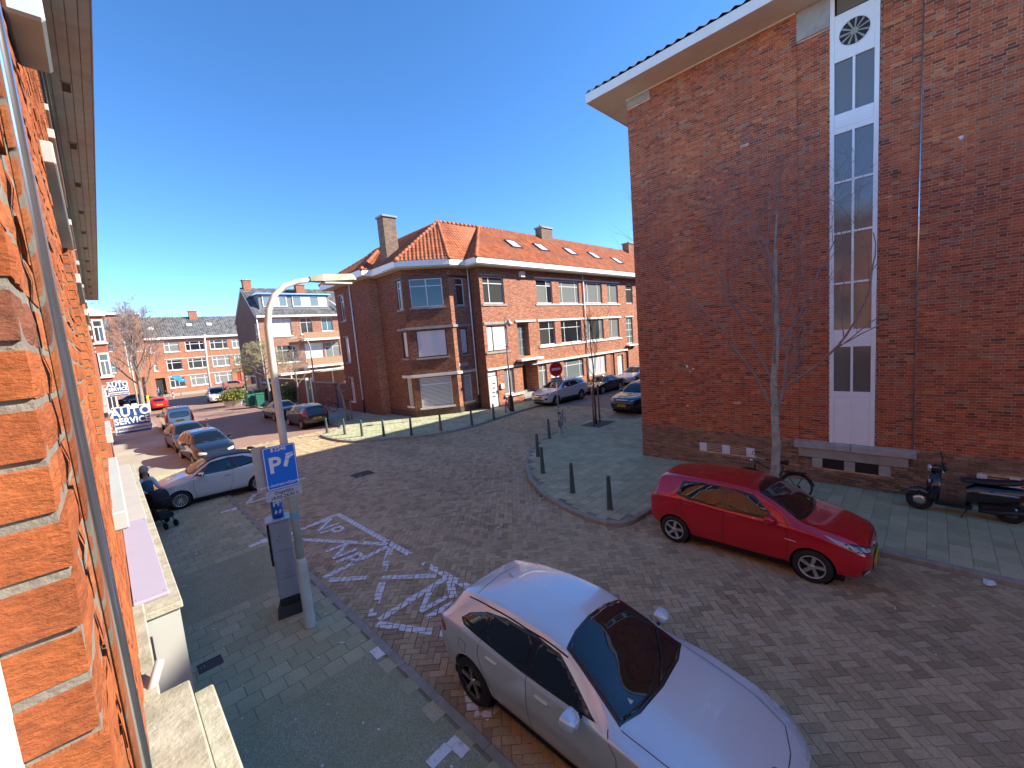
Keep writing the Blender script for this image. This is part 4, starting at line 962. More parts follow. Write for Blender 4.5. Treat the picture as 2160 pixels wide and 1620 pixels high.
# doors, porch, street name plate, boxes on the wall, downpipes
d = trim(corner, W6, 'door', 'upvc', 18.58-X0, 19.38-X0, -.11, -.05, .05, 2.2)
for k in range(4): W6.box(mb_ := MB(), 18.82-X0+.03*k, 19.12-X0+.03*k, -.049, -.045, .75+.3*k, .82+.3*k); mb_.build('door_light', 'glass_dark', d)
W6.box(mb_ := MB(), 19.28-X0, 19.31-X0, -.05, .0, .95, 1.2); mb_.build('door_handle', 'zinc', d)
trim(corner, W6, 'fanlight', 'glass_white', 18.58-X0, 19.38-X0, -.1, -.08, 2.25, 2.58)
trim(corner, W6, 'door', 'brown_door', 33.93-X0, 34.6-X0, -.14, -.09, .1, 2.4); trim(corner, W6, 'door', 'brown_door', 36.52-X0, 37.18-X0, -.19, -.14, .1, 2.45)
trim(corner, W6, 'porch_back', 'corner_plinth', 21.95-X0, 23.65-X0, -1.32, -1.28, .5, 2.62)
for k in range(4): trim(corner, W6, 'step', 'stone_grey', 21.96-X0, 23.64-X0, -1.27, .32-.3*k, .02+.0*k if k == 0 else .17*k-.003, .17*(k+1)-.005)
pl_ = trim(corner, W4, 'street_name_plate', 'sign_white', .22, .98, .002, .02, 3.12, 3.3)
place_text('Jan van Riebeekstraat'[0:0] or '', MATS['print_navy'], pl_, (0, 0, 0), (1, 0, 0), (0, 0, 1), .1) if False else None
for k in range(3): W4.box(mb_ := MB(), .28, .92-.1*k, .0202, .0212, 3.25-.045*k, 3.265-.045*k); mb_.build('lettering', 'print_navy', pl_)
trim(corner, W6, 'alarm_box', 'white_paint', 22.35-X0, 22.75-X0, .002, .25, 9.02, 9.42); trim(corner, W6, 'letter_box', 'white_paint', 19.6-X0, 19.88-X0, .002, .12, 1.25, 1.6)
for (x, y, z0, z1) in ((18.38, 22.16, 0, 9.6), (30.15, 21.12, 0, 9.6), (13.68, 30.1, 0, 9.6)):
    wb(MB().tube([(x, y, z0), (x, y, z1)], .05, 10), 'downpipe', 'white_paint', corner)
    if z0 == 0: wb(MB().tube([(x, y-.001, .01), (x, y-.001, 1.0)], .058, 10), 'downpipe_foot', 'black_paint', corner)
# inner core so no light leaks through
wb(MB().prism([(14.2, 33), (14.2, 27.7), (14.75, 27.6), (14.75, 24.2), (17.0, 22.65), (18.9, 22.65), (46.9, 22.65), (46.9, 29), (24, 33)], 'z', .0, 9.5), 'core', 'room_dark', corner)
# eaves
EO = [(47, 20.45), (17.75, 20.45), (17.75, 21.55), (16.45, 21.55), (13.72, 23.45), (13.72, 26.55), (13.0, 26.55), (13.0, 33.8), (47, 33.8)]
EI = [(46.99, 20.47), (17.77, 20.47), (17.77, 21.57), (16.46, 21.57), (13.74, 23.46), (13.74, 26.57), (13.02, 26.57), (13.02, 33.78), (46.99, 33.78)]
wb(MB().prism(EI, 'z', 9.56, 9.62), 'soffit', 'soffit_cream', corner)
for i in range(7):
    a, b = EO[i], EO[i+1]; dx, dy = b[0]-a[0], b[1]-a[1]; L = math.hypot(dx, dy); nx, ny = dy/L*.04, -dx/L*.04
    s_ = MB().prism([a, b, (b[0]-nx*1.0, b[1]-ny*1.0), (a[0]-nx, a[1]-ny)], 'z', 9.625+.001*i, 9.98+.001*i); wb(s_, 'fascia', 'fascia_white', corner)
ze = 9.97; AP = (18.1, 24.6, 13.2); AQ = (21.9, 24.6, 13.3); AR = (47, 24.6, 13.3)
e6, e5, e4, e3 = (17.75, 20.43, ze), (17.75, 21.55, ze), (16.45, 21.53, ze), (13.7, 23.43, ze)
tile_slope(corner, [e6, (47, 20.43, ze), AR, AQ], 'red_pantile'); tile_slope(corner, [e5, e6, AQ], 'red_pantile'); tile_slope(corner, [e4, e5, AQ, AP], 'red_pantile'); tile_slope(corner, [e3, e4, AP], 'red_pantile')
tile_slope(corner, [(13.7, 33.8, ze), e3, AP, (18.1, 33.8, 13.2)], 'red_pantile')
WA = (16.3, 30.2, 12.15); tile_slope(corner, [(12.98, 33.85, ze), (12.98, 26.5, ze), WA], 'red_pantile'); tile_slope(corner, [(12.98, 26.5, ze), (17.6, 26.5, ze), WA], 'red_pantile')
for a, b in ((AQ, e6), (AP, e4), (AP, e3), (AP, AQ), (AQ, AR), (WA, (12.98, 26.5, ze)), (WA, (12.98, 33.8, ze))): ridge_caps(corner, a, b, 'red_pantile')
wb(MB().add([(18.1, 24.6, 13.2), (21.9, 24.6, 13.3), (47, 24.6, 13.3), (47, 33.8, 9), (18.1, 33.8, 9)], [(0, 1, 2, 3, 4)]), 'roof', 'red_pantile', corner)
mat_brickwall('chimney_brick', (.26, .17, .12), (.2, .13, .095), (.22, .18, .15), axis='D'); mat_brickwall('chimney_red', (.42, .15, .08), (.34, .11, .06), (.35, .27, .2), axis='XZ')
chimney(corner, 15.0, 26.1, 9.9, 13.35, .95, .8, 'chimney_brick', 0); chimney(corner, 29.5, 24.5, 12.0, 14.0, 1.5, .7, 'chimney_brick', 4); chimney(corner, 44.4, 24.5, 12.2, 14.1, 1.7, .8, 'chimney_red', 2)
for k in range(4): wb(MB().bbox(15.5+.14*k, 25.6-.02*k, 10.4+.16*k, 15.7+.14*k, 26.7, 10.62+.16*k, .01), 'lead_flashing', 'stone_grey', corner)
sl_e, sl_u = (1, 0, 0), Vector((0, .778, .628)); sl_n = Vector((0, -.628, .778))
for (x, y) in ((22.9, 22.1), (26.2, 22.2), (30.1, 22.2), (33.7, 22.1), (37.0, 21.7)): skylight(corner, (x, y, ze+(y-20.43)*.807), sl_e, sl_u, sl_n, 1.1, 1.2)

# ---- grey roofed house with dormer and balconies
gh = thing('grey_roofed_house', 'brick house with dark tiled roof, wide dormer and stacked balconies behind the garden wall', 'house', (20, 62, 0))
mat_brickwall('house_brick_x', (.40, .2, .12), (.32, .15, .095), (.34, .27, .2), axis='XZ'); mat_brickwall('house_brick_y_shaded', (.24, .12, .085), (.18, .09, .07), (.22, .17, .13), axis='YZ')  # y brick carries the gable's shade in its colour; garden wall shares it
G1 = Wall((14.05, 57), (30, 57)); G0 = Wall((14.05, 67.5), (14.05, 57)); gx = 14.05
gw = [(15.56, 17.82, 7.33, 9.45, (16.1, 16.7, 17.25), (), 'glass_blind'), (18.88, 20.34, 7.4, 9.5, (19.7,), (8.9,), 'glass_room'), (21.55, 23.01, 7.66, 9.5, (22.3,), (), 'glass_teal'), (15.77, 18.22, 4.0, 6.1, (16.4, 17.6), (5.5,), 'glass_room'), (19.06, 21.4, 3.9, 6.2, (19.8, 20.6), (5.6,), 'glass_white'), (21.6, 23.6, 3.9, 6.2, (22.6,), (5.6,), 'glass_curtain'), (24.5, 26.5, 7.4, 9.4, (25.5,), (), 'glass_room')]
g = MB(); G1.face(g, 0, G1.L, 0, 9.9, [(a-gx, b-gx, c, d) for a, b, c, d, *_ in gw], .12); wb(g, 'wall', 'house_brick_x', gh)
for (a, b, c, d, mu, tr, gl) in gw:
    window(gh, G1, a-gx, b-gx, c, d, [q-gx for q in mu], tr, 'upvc', gl); trim(gh, G1, 'window_sill', 'stone_white', a-gx-.1, b-gx+.1, .002, .08, c-.14, c-.01)
g = MB(); gp = [(67.5, 0), (67.5, 9.75), (61.9, 13.6), (57, 9.9), (57, 0)]; g.add([(14.05, y, z) for y, z in gp], [(0, 1, 2, 3, 4)]); wb(g, 'gable_wall', 'house_brick_y_shaded', gh)
wb(MB().box(14.1, 57.3, 0, 29.9, 67.4, 9.6), 'core', 'room_dark', gh)
for (a, b) in (((57, 9.98), (61.9, 13.75)), ((61.9, 13.75), (67.6, 9.85))): 
    wb(MB().prism([(a[0], a[1]), (b[0], b[1]), (b[0], b[1]-.25), (a[0], a[1]-.25)], 'x', 13.9, 14.04), 'barge_board', 'stone_white', gh)
tile_slope(gh, [(13.9, 56.5, 9.75), (30, 56.5, 9.75), (30, 61.9, 13.75), (13.9, 61.9, 13.75)], 'grey_pantile', .28, .36); wb(MB().add([(13.9, 61.9, 13.75), (30, 61.9, 13.75), (30, 67.8, 9.7), (13.9, 67.8, 9.7)], [(0, 1, 2, 3)]), 'roof', 'grey_pantile', gh)
trim(gh, G1, 'gutter', 'fascia_white', -.1, G1.L, .35, .6, 9.6, 9.82); trim(gh, G1, 'soffit', 'fascia_white', -.1, G1.L, .002, .35, 9.6, 9.66)
D1 = Wall((14.7, 57.6), (23.1, 57.6)); mat('dormer_grey', (.16, .17, .18), .6, var=.1)
wb(MB().box(14.7, 57.62, 10.55, 23.1, 61.2, 12.45), 'dormer', 'dormer_grey', gh); trim(gh, D1, 'dormer_roof', 'zinc', -.25, D1.L+.25, -3.6, .35, 12.45, 12.62)
for (a, b, n) in ((15.1, 17.85, 3), (18.5, 22.8, 4)): window(gh, D1, a-14.7, b-14.7, 10.95, 12.3, [a-14.7+(b-a)*k/n for k in range(1, n)], (), 'upvc', ['glass_grey', 'glass_white'], .09, -.06)
mat('balcony_brown', (.36, .21, .12), .7, var=.1)
for (z0, z1, zs) in ((6.75, 7.55, 6.5), (3.3, 4.25, 3.05)):
    trim(gh, G1, 'balcony_parapet', 'balcony_brown', 18.75-gx, 23.7-gx, 1.1, 1.2, z0, z1); trim(gh, G1, 'balcony_slab', 'fascia_white', 18.7-gx, 23.75-gx, .002, 1.22, zs, z0-.002)
trim(gh, G1, 'canopy', 'fascia_white', 15.4-gx, 26-gx, .002, 1.6, 2.45, 2.68); trim(gh, G1, 'canopy', 'stone_grey', 19.0-gx, 26-gx, 1.61, 4.4, 2.5, 2.62)
for k, x in enumerate((16.5, 19, 21.5)): trim(gh, G1, 'canopy_post', 'white_paint', x-gx, x+.12-gx, 1.4, 1.5, 0, 2.44)
chimney(gh, 14.7, 61.9, 12.5, 14.7, .9, .8, 'chimney_red', 1); chimney(gh, 20.6, 60.6, 12.2, 14.1, 1.1, .8, 'chimney_red', 1)
skylight(gh, (15.6, 60.0, 12.35), (1, 0, 0), Vector((0, .804, .595)), Vector((0, -.595, .804)), .8, .9)
wb(MB().tube([(22.7, 60.5, 13.3), (24.2, 56.7, 10.6)], .09, 8), 'downpipe', 'white_paint', gh); wb(MB().tube([(14.0, 56.7, 9.7), (14.0, 56.9, 3.0)], .06, 8), 'downpipe', 'white_paint', gh)
G0w = Wall((14.05, 67.5), (14.05, 57)); trim(gh, G0w, 'window', 'upvc', 67.5-57.9, 67.5-57.3, .002, .05, 7.2, 8.9); trim(gh, G0w, 'pane', 'glass_grey', 67.5-57.84, 67.5-57.36, .051, .056, 7.28, 8.82)
trim(gh, G0w, 'shop_window', 'white_paint', 67.5-66.3, 67.5-61, .002, .1, .55, 2.6); trim(gh, G0w, 'pane', 'glass_room', 67.5-66.2, 67.5-61.1, .101, .11, .7, 2.5)
trim(gh, G0w, 'shop_door', 'brown_door', 67.5-59.6, 67.5-58.6, .002, .04, 0, 2.4)
mat('sign_yellow', (.8, .6, .04), .5, var=.05)
sg = thing('shop_sign', 'yellow projecting shop sign on the gable of the grey roofed house', 'sign', (13.5, 62.6, 3.1)); MB().bbox(-.55, -.09, 0, .5, .09, .62, .02).build('sign_box', 'sign_yellow', sg); MB().box(.5, -.03, .25, .56, .03, .35).build('bracket', 'black_paint', sg)
for k in range(2): MB().box(-.42, -.095, .15+.22*k, .38, -.0905, .24+.22*k).build('lettering', 'black_paint', sg)

# ---- garden wall with gate between the corner house and the grey roofed house
gwall = thing('garden_wall', 'old brick garden wall with a green door along the shaded side pavement', 'wall', (13.9, 45, 0))
GW = Wall((13.9, 56.9), (13.9, 33.05))
g = MB(); GW.box(g, 56.9-56.9, 56.9-42.7, -.22, 0, 0, 2.3); GW.box(g, 56.9-41.0, 56.9-35.6, -.22, 0, 0, 2.1); GW.box(g, 56.9-34.5, 56.9-33.06, -.22, 0, 0, 2.1); wb(g, 'brickwork', 'house_brick_y_shaded', gwall)
mat('door_green', (.03, .15, .10), .45, var=.12, vs=4); mat('door_navy', (.03, .05, .12), .5, var=.1)
d = trim(gwall, GW, 'door', 'door_green', 56.9-42.4, 56.9-41.35, -.1, -.04, .02, 2.3); GW.box(mb_ := MB(), 56.9-41.95, 56.9-41.7, -.039, -.035, 1.45, 1.7); mb_.build('notice', 'sign_yellow', d)
trim(gwall, GW, 'door_post', 'white_paint', 56.9-42.69, 56.9-42.42, -.2, .02, 0, 2.5); trim(gwall, GW, 'door_post', 'white_paint', 56.9-41.33, 56.9-41.02, -.2, .02, 0, 2.5); trim(gwall, GW, 'gate', 'door_navy', 56.9-35.58, 56.9-34.52, -.12, -.06, .05, 2.0)
for k, (a, b) in enumerate(((56.9, 42.7), (41.0, 35.6), (34.5, 33.06))): trim(gwall, GW, 'coping', 'stone_grey', 56.9-a+.01, 56.9-b-.01, -.26, .04, (2.302, 2.102, 2.102)[k], (2.38, 2.17, 2.17)[k])

# ---- terrace closing the far end of the street
ter = thing('far_terrace', 'long three storey brick terrace with grey tiled roof closing the far end of the street', 'building', (13, 95, 0))
mat_brickwall('terrace_brick', (.46, .19, .105), (.38, .145, .085), (.36, .28, .2), axis='XZ')
T1 = Wall((5.3, 92), (34, 92)); tx = 5.3; tw = []
for (z0, z1) in ((7.15, 8.8), (4.0, 5.75), (.98, 2.75)):
    for (a, b, n) in ((8.2, 10.28, 1), (11.1, 13.85, 2), (14.65, 17.33, 2), (18.1, 20.6, 2), (21.6, 24.2, 2)):
        if z0 < 1 and a == 18.1: a, b, n = 19.3, 20.9, 1
        tw.append((a, b, z0, z1, [a+.7, b-.7][:n]))
tw += [(6.4, 6.85, 7.2, 8.5, []), (6.5, 6.95, 4.1, 5.5, [])]
g = MB(); T1.face(g, 0, T1.L, 0, 9.4, [(a-tx, b-tx, c, d) for a, b, c, d, m_ in tw]+[(6.36-tx, 7.65-tx, 0, 2.85, 1.5), (18.1-tx, 18.75-tx, 0, 2.55, .2)], .12); wb(g, 'wall', 'terrace_brick', ter)
for k, (a, b, c, d, mu) in enumerate(tw): window(ter, T1, a-tx, b-tx, c, d, [q-tx for q in mu], (d-.5,), 'upvc', GLASSES[k % 4], .1); trim(ter, T1, 'window_sill', 'stone_white', a-tx-.1, b-tx+.1, .002, .1, c-.14, c-.01)
trim(ter, T1, 'door', 'door_red' if 'door_red' in MATS else mat('door_red', (.42, .03, .02), .45), 18.12-tx, 18.73-tx, -.15, -.1, .05, 2.5); trim(ter, T1, 'passage_back', 'room_dark', 6.36-tx, 7.65-tx, -1.52, -1.48, 0, 2.85)
for (z0, z1) in ((9.3, 9.62),): trim(ter, T1, 'gutter', 'fascia_white', -.1, T1.L, .25, .55, z0, z1)
for z in (2.85, 5.85): trim(ter, T1, 'stone_band', 'stone_white', 8.0-tx, T1.L, .002, .06, z, z+.1)
tile_slope(ter, [(5.2, 91.5, 9.5), (34, 91.5, 9.5), (34, 97, 13.5), (5.2, 97, 13.5)], 'grey_pantile', .34, .45); wb(MB().box(5.4, 92.3, 0, 33.9, 101, 9.3), 'core', 'room_dark', ter)
chimney(ter, 13.5, 96.5, 12.8, 14.4, 1.2, .9, 'chimney_red', 2)
for (x, y) in ((6.6, 93.5), (12, 94.2), (15, 94.2)): skylight(ter, (x, y, 9.5+(y-91.5)*.727), (1, 0, 0), Vector((0, .809, .588)), Vector((0, -.588, .809)), 1.0, 1.1)
tow = thing('stair_tower_house', 'flat roofed orange brick house with tall glazed stair window beside the far terrace', 'building', (2, 88, 0))
K1 = Wall((-8, 86), (5.4, 86)); kx = -8; kw = [(1.02, 1.85, 10.6, 12.4), (1.02, 1.85, 7.55, 9.3), (1.02, 1.85, 4.35, 6.1), (1.02, 1.85, 1.2, 3.0), (3.15, 3.85, 4.3, 12.4), (-1.5, .2, 10.6, 12.4), (-1.5, .2, 7.55, 9.3), (-1.5, .2, 4.35, 6.1)]
g = MB(); K1.face(g, 0, K1.L, 0, 13.0, [(a-kx, b-kx, c, d) for a, b, c, d in kw], .12); wb(g, 'wall', 'terrace_brick', tow)
for k, (a, b, c, d) in enumerate(kw): window(tow, K1, a-kx, b-kx, c, d, (), (6.3, 8.3, 10.4) if k == 4 else (c+.9,), 'upvc', 'glass_room' if k == 4 else ['glass_teal', 'glass_grey'], .1)
trim(tow, K1, 'flat_roof', 'fascia_white', -.2, K1.L+.1, -8, .35, 13.0, 13.25); wb(MB().box(-7.9, 86.3, 0, 5.3, 94, 12.9), 'core', 'room_dark', tow); wb(MB().box(5.38, 86.02, 0, 5.4, 92, 12.9), 'side_wall', 'terrace_brick', tow)
trim(tow, K1, 'pier', 'terrace_brick', 2.15-kx, 5.38-kx, .002, .35, 3.5, 12.99) if False else None
chimney(tow, 2.6, 88, 13.26, 13.6, .8, .6, 'stone_grey', 3)
tag(MB().box(-12, 120, 0, 60, 121, 8).build('distant_terrace', 'terrace_brick'), 'distant brick terrace glimpsed behind the far street', 'building') if False else None

# ================================================================== cars
def curve(tab, s):
    """smooth monotone curve through (position, value) pairs"""
    x = np.array([t[0] for t in tab], float); y = np.array([t[1] for t in tab], float); h = np.diff(x); d = np.diff(y)/h
    m = np.zeros(len(x)); m[0] = d[0]; m[-1] = d[-1]
    for i in range(1, len(x)-1): m[i] = 0 if d[i-1]*d[i] <= 0 else 2*d[i-1]*d[i]/(d[i-1]+d[i])
    s = np.clip(s, x[0], x[-1]); k = np.clip(np.searchsorted(x, s, side='right')-1, 0, len(x)-2); t = (s-x[k])/h[k]
    return (2*t**3-3*t**2+1)*y[k]+(t**3-2*t**2+t)*h[k]*m[k]+(-2*t**3+3*t**2)*y[k+1]+(t**3-t**2)*h[k]*m[k+1]
mat('tyre', (.018, .018, .019), .85, var=.2, vs=30, bump=.3); mat('black_trim', (.016, .016, .018), .5, var=.1); mat('black_gloss', (.012, .012, .014), .12, var=0, coat=.5)
mat('alloy', (.62, .62, .63), .3, .85, var=.08); mat('chrome', (.75, .75, .76), .12, 1.0, var=0); mat('seam', (.008, .008, .009), .9, var=0)
mat_glass('car_glass', (.006, .008, .010), .01, .75); mat('plate_yellow', (.78, .52, .02), .45, var=.04); mat('under_black', (.008, .008, .009), .95, var=0)
mat_glass('lamp_clear', (.42, .44, .46), .05, 1.0); mat_glass('lamp_red', (.42, .008, .012), .06, .8); mat_glass('lamp_dark', (.03, .032, .035), .04, 1.0); mat_glass('lamp_orange', (.6, .16, .01), .08, .6)
mat('seat_cloth', (.06, .062, .066), .9)
mat_paint('paint_silver', (.66, .75, .78), .3, .25); mat_paint('paint_red', (.55, .001, .016), .2, .2); mat_paint('paint_white', (.70, .71, .70), 0, .25); mat_paint('paint_mint', (.62, .66, .62), 0, .25)
mat_paint('paint_black', (.010, .011, .015), .1, .2); mat_paint('paint_grey', (.05, .05, .052), .5, .28); mat_paint('paint_champagne', (.42, .43, .40), .6, .3); mat_paint('paint_far_red', (.42, .012, .012), .1, .25); mat_paint('paint_brown', (.34, .16, .11), .2, .3); mat_paint('paint_vanwhite', (.72, .74, .78), 0, .25)

P_HATCH = dict(L=4.32, H=1.43, W=.9,
 top=[(0, .60), (.06, .68), (.25, .76), (.6, .86), (1.05, .945), (1.27, .985), (1.65, 1.19), (2.05, 1.36), (2.4, 1.42), (2.8, 1.43), (3.3, 1.405), (3.75, 1.345), (3.92, 1.30), (4.05, 1.14), (4.17, 1.0), (4.27, .93), (4.32, .74)],
 belt=[(0, .55), (.3, .70), (.8, .83), (1.2, .90), (2.5, .955), (3.6, 1.0), (4.1, .96), (4.25, .88), (4.32, .70)],
 wt=[(0, .50), (.15, .60), (.6, .70), (1.25, .735), (1.6, .68), (2.05, .60), (2.6, .60), (3.3, .575), (3.9, .545), (4.1, .64), (4.27, .64), (4.32, .55)],
 wb=[(0, .54), (.08, .68), (.25, .79), (.6, .86), (1.5, .875), (2.6, .875), (3.6, .88), (4.0, .85), (4.2, .78), (4.32, .60)],
 wm=[(0, .56), (.08, .70), (.25, .82), (.6, .89), (1.5, .89), (2.6, .885), (3.4, .90), (3.9, .89), (4.2, .81), (4.32, .64)],
 sill=[(0, .30), (.25, .20), (.9, .19), (3.4, .20), (4.0, .26), (4.32, .36)], wheels=(.80, 3.47), R=.325)
def scaled(P, L, H, W, wheels=None, R=None, **over):
    kx, kz, ky = L/P['L'], H/P['H'], W/P['W']; Q = dict(L=L, H=H, W=W, wheels=wheels or tuple(w*kx for w in P['wheels']), R=R or P['R'])
    for k in ('top', 'belt', 'sill'): Q[k] = [(a*kx, b*kz) for a, b in P[k]]
    for k in ('wt', 'wb', 'wm'): Q[k] = [(a*kx, b*ky) for a, b in P[k]]
    for k, v in over.items(): Q[k] = v
    return Q
P_SUV = dict(L=4.5, H=1.64, W=.92,
 top=[(0, .72), (.06, .84), (.25, .95), (.7, 1.04), (1.1, 1.09), (1.25, 1.13), (1.65, 1.38), (2.0, 1.55), (2.4, 1.63), (3.0, 1.64), (3.6, 1.60), (4.05, 1.53), (4.2, 1.42), (4.33, 1.18), (4.45, 1.06), (4.5, .8)],
 belt=[(0, .66), (.3, .86), (.8, .98), (1.3, 1.04), (2.6, 1.09), (3.8, 1.15), (4.3, 1.1), (4.5, .78)],
 wt=[(0, .55), (.15, .66), (.6, .76), (1.2, .79), (1.6, .72), (2.0, .64), (3.0, .63), (4.0, .60), (4.25, .62), (4.42, .66), (4.5, .55)],
 wb=[(0, .58), (.08, .72), (.25, .83), (.6, .89), (1.5, .9), (3.6, .9), (4.1, .87), (4.4, .8), (4.5, .62)],
 wm=[(0, .6), (.08, .74), (.25, .86), (.6, .92), (3.6, .92), (4.1, .9), (4.4, .83), (4.5, .66)],
 sill=[(0, .34), (.3, .25), (1, .25), (3.6, .26), (4.2, .34), (4.5, .45)], wheels=(.9, 3.58), R=.355)
P_SEDAN = dict(L=4.7, H=1.43, W=.9,
 top=[(0, .58), (.06, .66), (.3, .74), (.8, .84), (1.2, .92), (1.35, .96), (1.75, 1.17), (2.15, 1.36), (2.5, 1.42), (2.9, 1.43), (3.3, 1.37), (3.7, 1.18), (4.0, 1.04), (4.3, 1.01), (4.62, .97), (4.7, .72)],
 belt=[(0, .52), (.3, .68), (.8, .80), (1.4, .88), (2.6, .92), (3.8, .95), (4.4, .93), (4.7, .68)],
 wt=[(0, .48), (.15, .6), (.6, .69), (1.3, .73), (1.7, .67), (2.15, .58), (2.9, .57), (3.4, .57), (3.8, .66), (4.3, .72), (4.6, .68), (4.7, .55)],
 wb=[(0, .52), (.08, .68), (.25, .78), (.6, .85), (1.5, .87), (3.8, .87), (4.3, .84), (4.6, .76), (4.7, .6)],
 wm=[(0, .54), (.08, .7), (.25, .81), (.6, .88), (1.5, .9), (3.8, .9), (4.3, .87), (4.6, .79), (4.7, .62)],
 sill=[(0, .28), (.25, .2), (.9, .19), (3.7, .2), (4.3, .26), (4.7, .36)], wheels=(.88, 3.62), R=.32)
P_VAN = dict(L=4.15, H=1.80, W=.86,
 top=[(0, .68), (.05, .76), (.3, .88), (.65, .98), (.85, 1.03), (1.2, 1.35), (1.5, 1.62), (1.8, 1.75), (2.4, 1.80), (3.4, 1.80), (3.95, 1.75), (4.05, 1.6), (4.1, 1.2), (4.13, .9), (4.15, .7)],
 belt=[(0, .62), (.3, .82), (.9, .99), (1.5, 1.05), (3, 1.07), (4.0, 1.06), (4.15, .7)],
 wt=[(0, .5), (.15, .62), (.8, .72), (1.2, .72), (1.7, .68), (2.4, .68), (3.6, .67), (3.95, .63), (4.08, .70), (4.15, .62)],
 wb=[(0, .55), (.08, .7), (.25, .79), (.6, .84), (3.6, .85), (4.05, .80), (4.15, .66)],
 wm=[(0, .57), (.08, .72), (.25, .82), (.6, .86), (3.6, .86), (4.05, .82), (4.15, .68)],
 sill=[(0, .32), (.25, .24), (3.6, .24), (4.0, .3), (4.15, .38)], wheels=(.82, 3.42), R=.315)

def car_body(P, nx=76):
    L = P['L']; t = np.linspace(0, 1, nx); s = L*(.5-.5*np.cos(np.pi*t))*.65+L*t*.35
    zt, zb, zs = curve(P['top'], s), curve(P['belt'], s), curve(P['sill'], s); wt, wb_, wm = curve(P['wt'], s), curve(P['wb'], s), curve(P['wm'], s)
    zb = np.minimum(zb, zt-.035); cab = np.clip((zt-zb)/.25, 0, 1); cr = .025+.05*cab
    zm = zs+.52*(zb-zs)
    ctl = np.stack([np.stack([np.zeros(nx), wm*.80, wm*.95, wm, wb_*1.0, wb_*.985, wt+.012, wt*.90, wt*.5, np.zeros(nx)], 1),
                    np.stack([zs, zs, zs+.07, zm, zb-.02, zb+.012, zt-cr, zt-cr*.35, zt-.008*cab, zt], 1)], 2)
    for _ in range(2):
        a, b = ctl[:, :-1], ctl[:, 1:]; q = np.empty((nx, 2*a.shape[1], 2)); q[:, 0::2] = .75*a+.25*b; q[:, 1::2] = .25*a+.75*b
        ctl = np.concatenate([ctl[:, :1], q, ctl[:, -1:]], 1)
    n = ctl.shape[1]; ring = 2*n-2; V = np.zeros((nx, ring, 3))
    V[:, :n, 0] = ctl[:, :, 0]; V[:, :n, 2] = ctl[:, :, 1]; V[:, n:, 0] = -ctl[:, n-2:0:-1, 0]; V[:, n:, 2] = ctl[:, n-2:0:-1, 1]; V[:, :, 1] = s[:, None]
    F = [(i*ring+k, i*ring+(k+1) % ring, (i+1)*ring+(k+1) % ring, (i+1)*ring+k) for i in range(nx-1) for k in range(ring)]
    verts = V.reshape(-1, 3).tolist(); c0 = len(verts); verts += [[0, -.012, float(V[0, :, 2].mean())], [0, L+.008, float(V[-1, :, 2].mean())]]
    F += [((k+1) % ring, k, c0) for k in range(ring)]+[((nx-1)*ring+k, (nx-1)*ring+(k+1) % ring, c0+1) for k in range(ring)]
    me = bpy.data.meshes.new('body'); me.from_pydata(verts, [], F); me.update(); me.polygons.foreach_set('use_smooth', [True]*len(F))
    bm = bmesh.new(); bm.from_mesh(me); bmesh.ops.recalc_face_normals(bm, faces=bm.faces); bm.to_mesh(me); bm.free()
    return me
def cut_arches(me, P, gap=.045):
    g = MB()
    for w in P['wheels']: g.lathe([(P['R']+gap, -1.2), (P['R']+gap, 1.2)], (0, w, P['R']), 'x', 40)
    a = bpy.data.objects.new('a', me); b = bpy.data.objects.new('b', g.mesh('b')); COL.objects.link(a); COL.objects.link(b)
    bm = bmesh.new(); bm.from_mesh(b.data); bmesh.ops.recalc_face_normals(bm, faces=bm.faces); bm.to_mesh(b.data); bm.free()
    m = a.modifiers.new('x', 'BOOLEAN'); m.operation = 'DIFFERENCE'; m.object = b; m.solver = 'EXACT'
    dg = bpy.context.evaluated_depsgraph_get(); out = bpy.data.meshes.new_from_object(a.evaluated_get(dg)); bpy.data.objects.remove(a); bpy.data.objects.remove(b)
    if len(out.polygons) < 200: return me
    out.polygons.foreach_set('use_smooth', [True]*len(out.polygons))
    try: out.set_sharp_from_angle(angle=rad(38))
    except Exception: pass
    return out
